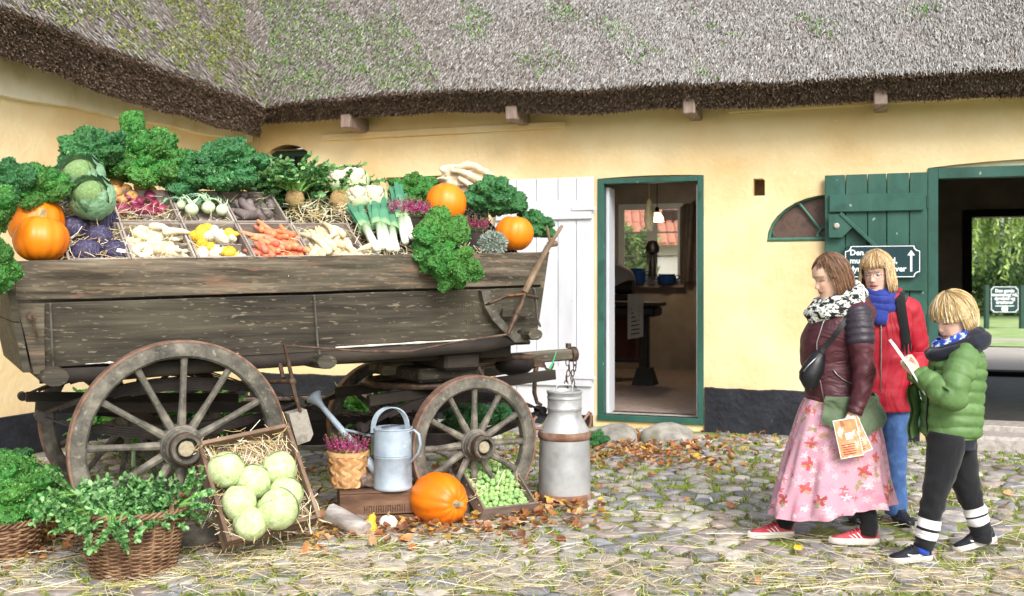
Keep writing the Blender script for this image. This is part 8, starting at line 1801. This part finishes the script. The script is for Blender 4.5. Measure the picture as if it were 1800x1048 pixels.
for s_, e_, w_, sg2 in ((sh3, el3, wr3, 1), (sh3b, el3b, wr3b, -1)):
    mb = MB(); mb.loft(sleeve([tuple(s_+Vector((-.01, -.05*sg2, .035)))+(.06,), tuple(s_)+(.074,), tuple(s_.lerp(e_, .5))+(.078,), tuple(e_+Vector((-.01, 0, -.005)))+(.076,), tuple(e_.lerp(w_, .5))+(.062,), tuple(w_.lerp(e_, .08))+(.046,), tuple(w_)+(.034,)], 90, 26, .009, 3*sg2, 9, .55, .010)); place(mb.mesh('sleeve', M_puff, 180), 'sleeve', W3, jo3)
mb = MB(); mb.grid(lambda u, v: Vector((f3(1628)+.075*u+.01*math.sin(v*9), -.09+.1*u, z3(765)+.28*v-.02*u)), 8, 14); mb.grid(lambda u, v: Vector((f3(1628)+.075*u+.01*math.sin(v*9)+.016, -.1+.1*u, z3(765)+.28*v-.02*u)), 8, 14); place(mb.mesh('open_flap', M_puff, 180), 'open_flap', W3, jo3)
mb = MB(); mb.tube([Vector((f3(px), l, z3(py))) for px, py, l in ((1626, 766, .06), (1623, 735, .062), (1625, 700, .064), (1631, 665, .065), (1640, 636, .06), (1652, 612, .05))], .005, 6); place(mb.mesh('front_zip', M_blackc, 180), 'front_zip', W3, jo3)
M_navy = mat_cloth('navy hoodie fleece', ['#0a0c18', '#111525', '#1a1f33'])
mb = MB()
for dz, k, rr_, sd_ in ((0, 1, .04, 0), (-.02, 1.2, .045, 4)):
    mb.loft([[Vector((-.05-.02*dz*20+.1*k*math.cos(a), .1*k*math.sin(a), 1.175+dz-.045*math.cos(a)))+(Vector((math.cos(a), math.sin(a), 0))*math.cos(b)+Vector((0, 0, 1))*math.sin(b)*.9)*rr_*(1+.2*noise.noise(Vector((math.cos(a)*2+sd_, math.sin(a)*2, b))))*(1.25 if math.cos(a) < -.2 else .85) for b in np.linspace(0, 2*pi, 17)[:-1]] for a in np.linspace(0, 2*pi, 49)], False)
place(mb.mesh('hood', M_navy, 180), 'hood', W3, w3)
M_bw = mat('blue and white neckerchief', ['#1d3fa0', '#2c55bd', '#e6ebf4'], 28, rough=.85, bump=.1, lo=.42, hi=.58)
mb = MB(); mb.loft([[Vector((-.025+.082*math.cos(a), .078*math.sin(a), 1.2-.045*math.cos(a)))+(Vector((math.cos(a), math.sin(a), 0))*math.cos(b)*.7+Vector((0, 0, 1))*math.sin(b))*.03*(1+.25*noise.noise(Vector((math.cos(a)*3, math.sin(a)*3, b)))) for b in np.linspace(0, 2*pi, 15)[:-1]] for a in np.linspace(0, 2*pi, 41)], False); place(mb.mesh('neckerchief', M_bw, 180), 'neckerchief', W3, w3)
mb = MB(); mb.loft(trunk([(z3(786), f3(1634), f3(1711), .122), (z3(780), f3(1632), f3(1712), .125), (z3(765), f3(1630), f3(1713), .13), (z3(755), f3(1632), f3(1710), .125)], 16, 40, 2.2, None, 5, .006)); hs_ = place(mb.mesh('hoodie_hem', M_navy, 180), 'hoodie_hem', W3, w3)
M_trk = mat_cloth('black tracksuit cotton', ['#090a0f', '#0f1117', '#171921'])
mb = MB(); m_ = 64; n_ = 22
for i, (h_, k_, a_) in enumerate(legs3):
    rg = sleeve([tuple(h_+Vector((0, 0, .07)))+(.094,), tuple(h_.lerp(k_, .4))+(.088,), tuple(k_)+(.069,), tuple(k_.lerp(a_, .5))+(.06,), tuple(k_.lerp(a_, .85))+(.055,), tuple(k_.lerp(a_, .97))+(.054,), tuple(a_-Vector((-.01, 0, .045)))+(.05,)], m_, n_, .008, 4+i*5, elbow=.5)
    mb.loft(rg); nf = (m_-1)*n_
    for k in range(m_-1):
        u = sum(q.z for q in rg[k])/n_; bo = (.142, .187, .203, .248) if i == 0 else (.186, .228, .244, .285)
        if bo[0] < u < bo[1] or bo[2] < u < bo[3]:
            for j in range(n_): mb.m[len(mb.m)-nf-2+k*n_+j] = 1
place(mb.mesh('track_trousers', [M_trk, M_whitec], 180), 'track_trousers', W3, w3)
M_navsh = mat('dark navy shoe mesh', ['#0c0e15', '#151a24', '#20262f'], 14, rough=.75, bump=.3, bscale=160); M_bsock = mat_cloth('blue sock', ['#1b3fa5', '#2a52c0'])
for (px, py, l, pt, yw) in ((1638, 978, .08, R(3), R(6)), (1752, 957, -.08, R(17), R(-2))):
    p = a3(px, py, l); T = Matrix.Translation((p.x, p.y, .012 if pt < .1 else .075)) @ Matrix.Rotation(yw, 4, 'Z') @ Matrix.Rotation(pt, 4, 'Y'); shoe(w3, W3 @ Matrix.Translation((0, 0, .012)), T, .235, M_navsh, M_shoew, M_navsh, None, None, M_whitec, .85, 1.2)
    mb = MB(); q = T @ Vector((.05, 0, .05)); mb.tube([q, q+Vector((-.004, 0, .035))], [.037, .038], 14); place(mb.mesh('sock', M_bsock, 180), 'sock', W3, w3)
lf0, lf1, lf2 = P(1565, 602, 5.47), P(1592, 640, 5.47), P(1621, 691, 5.47)
lfm = W3
lft = tag(link('leaflet', None, None, Matrix.Translation(lf1)), 'white folded leaflet held in both hands by the boy', 'leaflet')
mb = MB(); dr = [(lf0-lf1), Vector((0, 0, 0)), (lf2-lf1)]
n_ = (dr[0]-dr[2]).normalized().cross(Vector((0, 1, 0)))
mb.loft([[p+Vector((.0, -.06, 0))+n_*(.01+o), p+Vector((0, .06, 0))+n_*(-.02+o), p+Vector((0, .06, 0))+n_*(-.024-o), p+Vector((0, -.06, 0))+n_*(.006-o)] for p, o in ((dr[0], .006), (dr[0]*.5, .006), (dr[1], .004), (dr[2]*.5, .001), (dr[2], .001))]); build(mb, 'paper', M_paper, lft, 30, local=True)
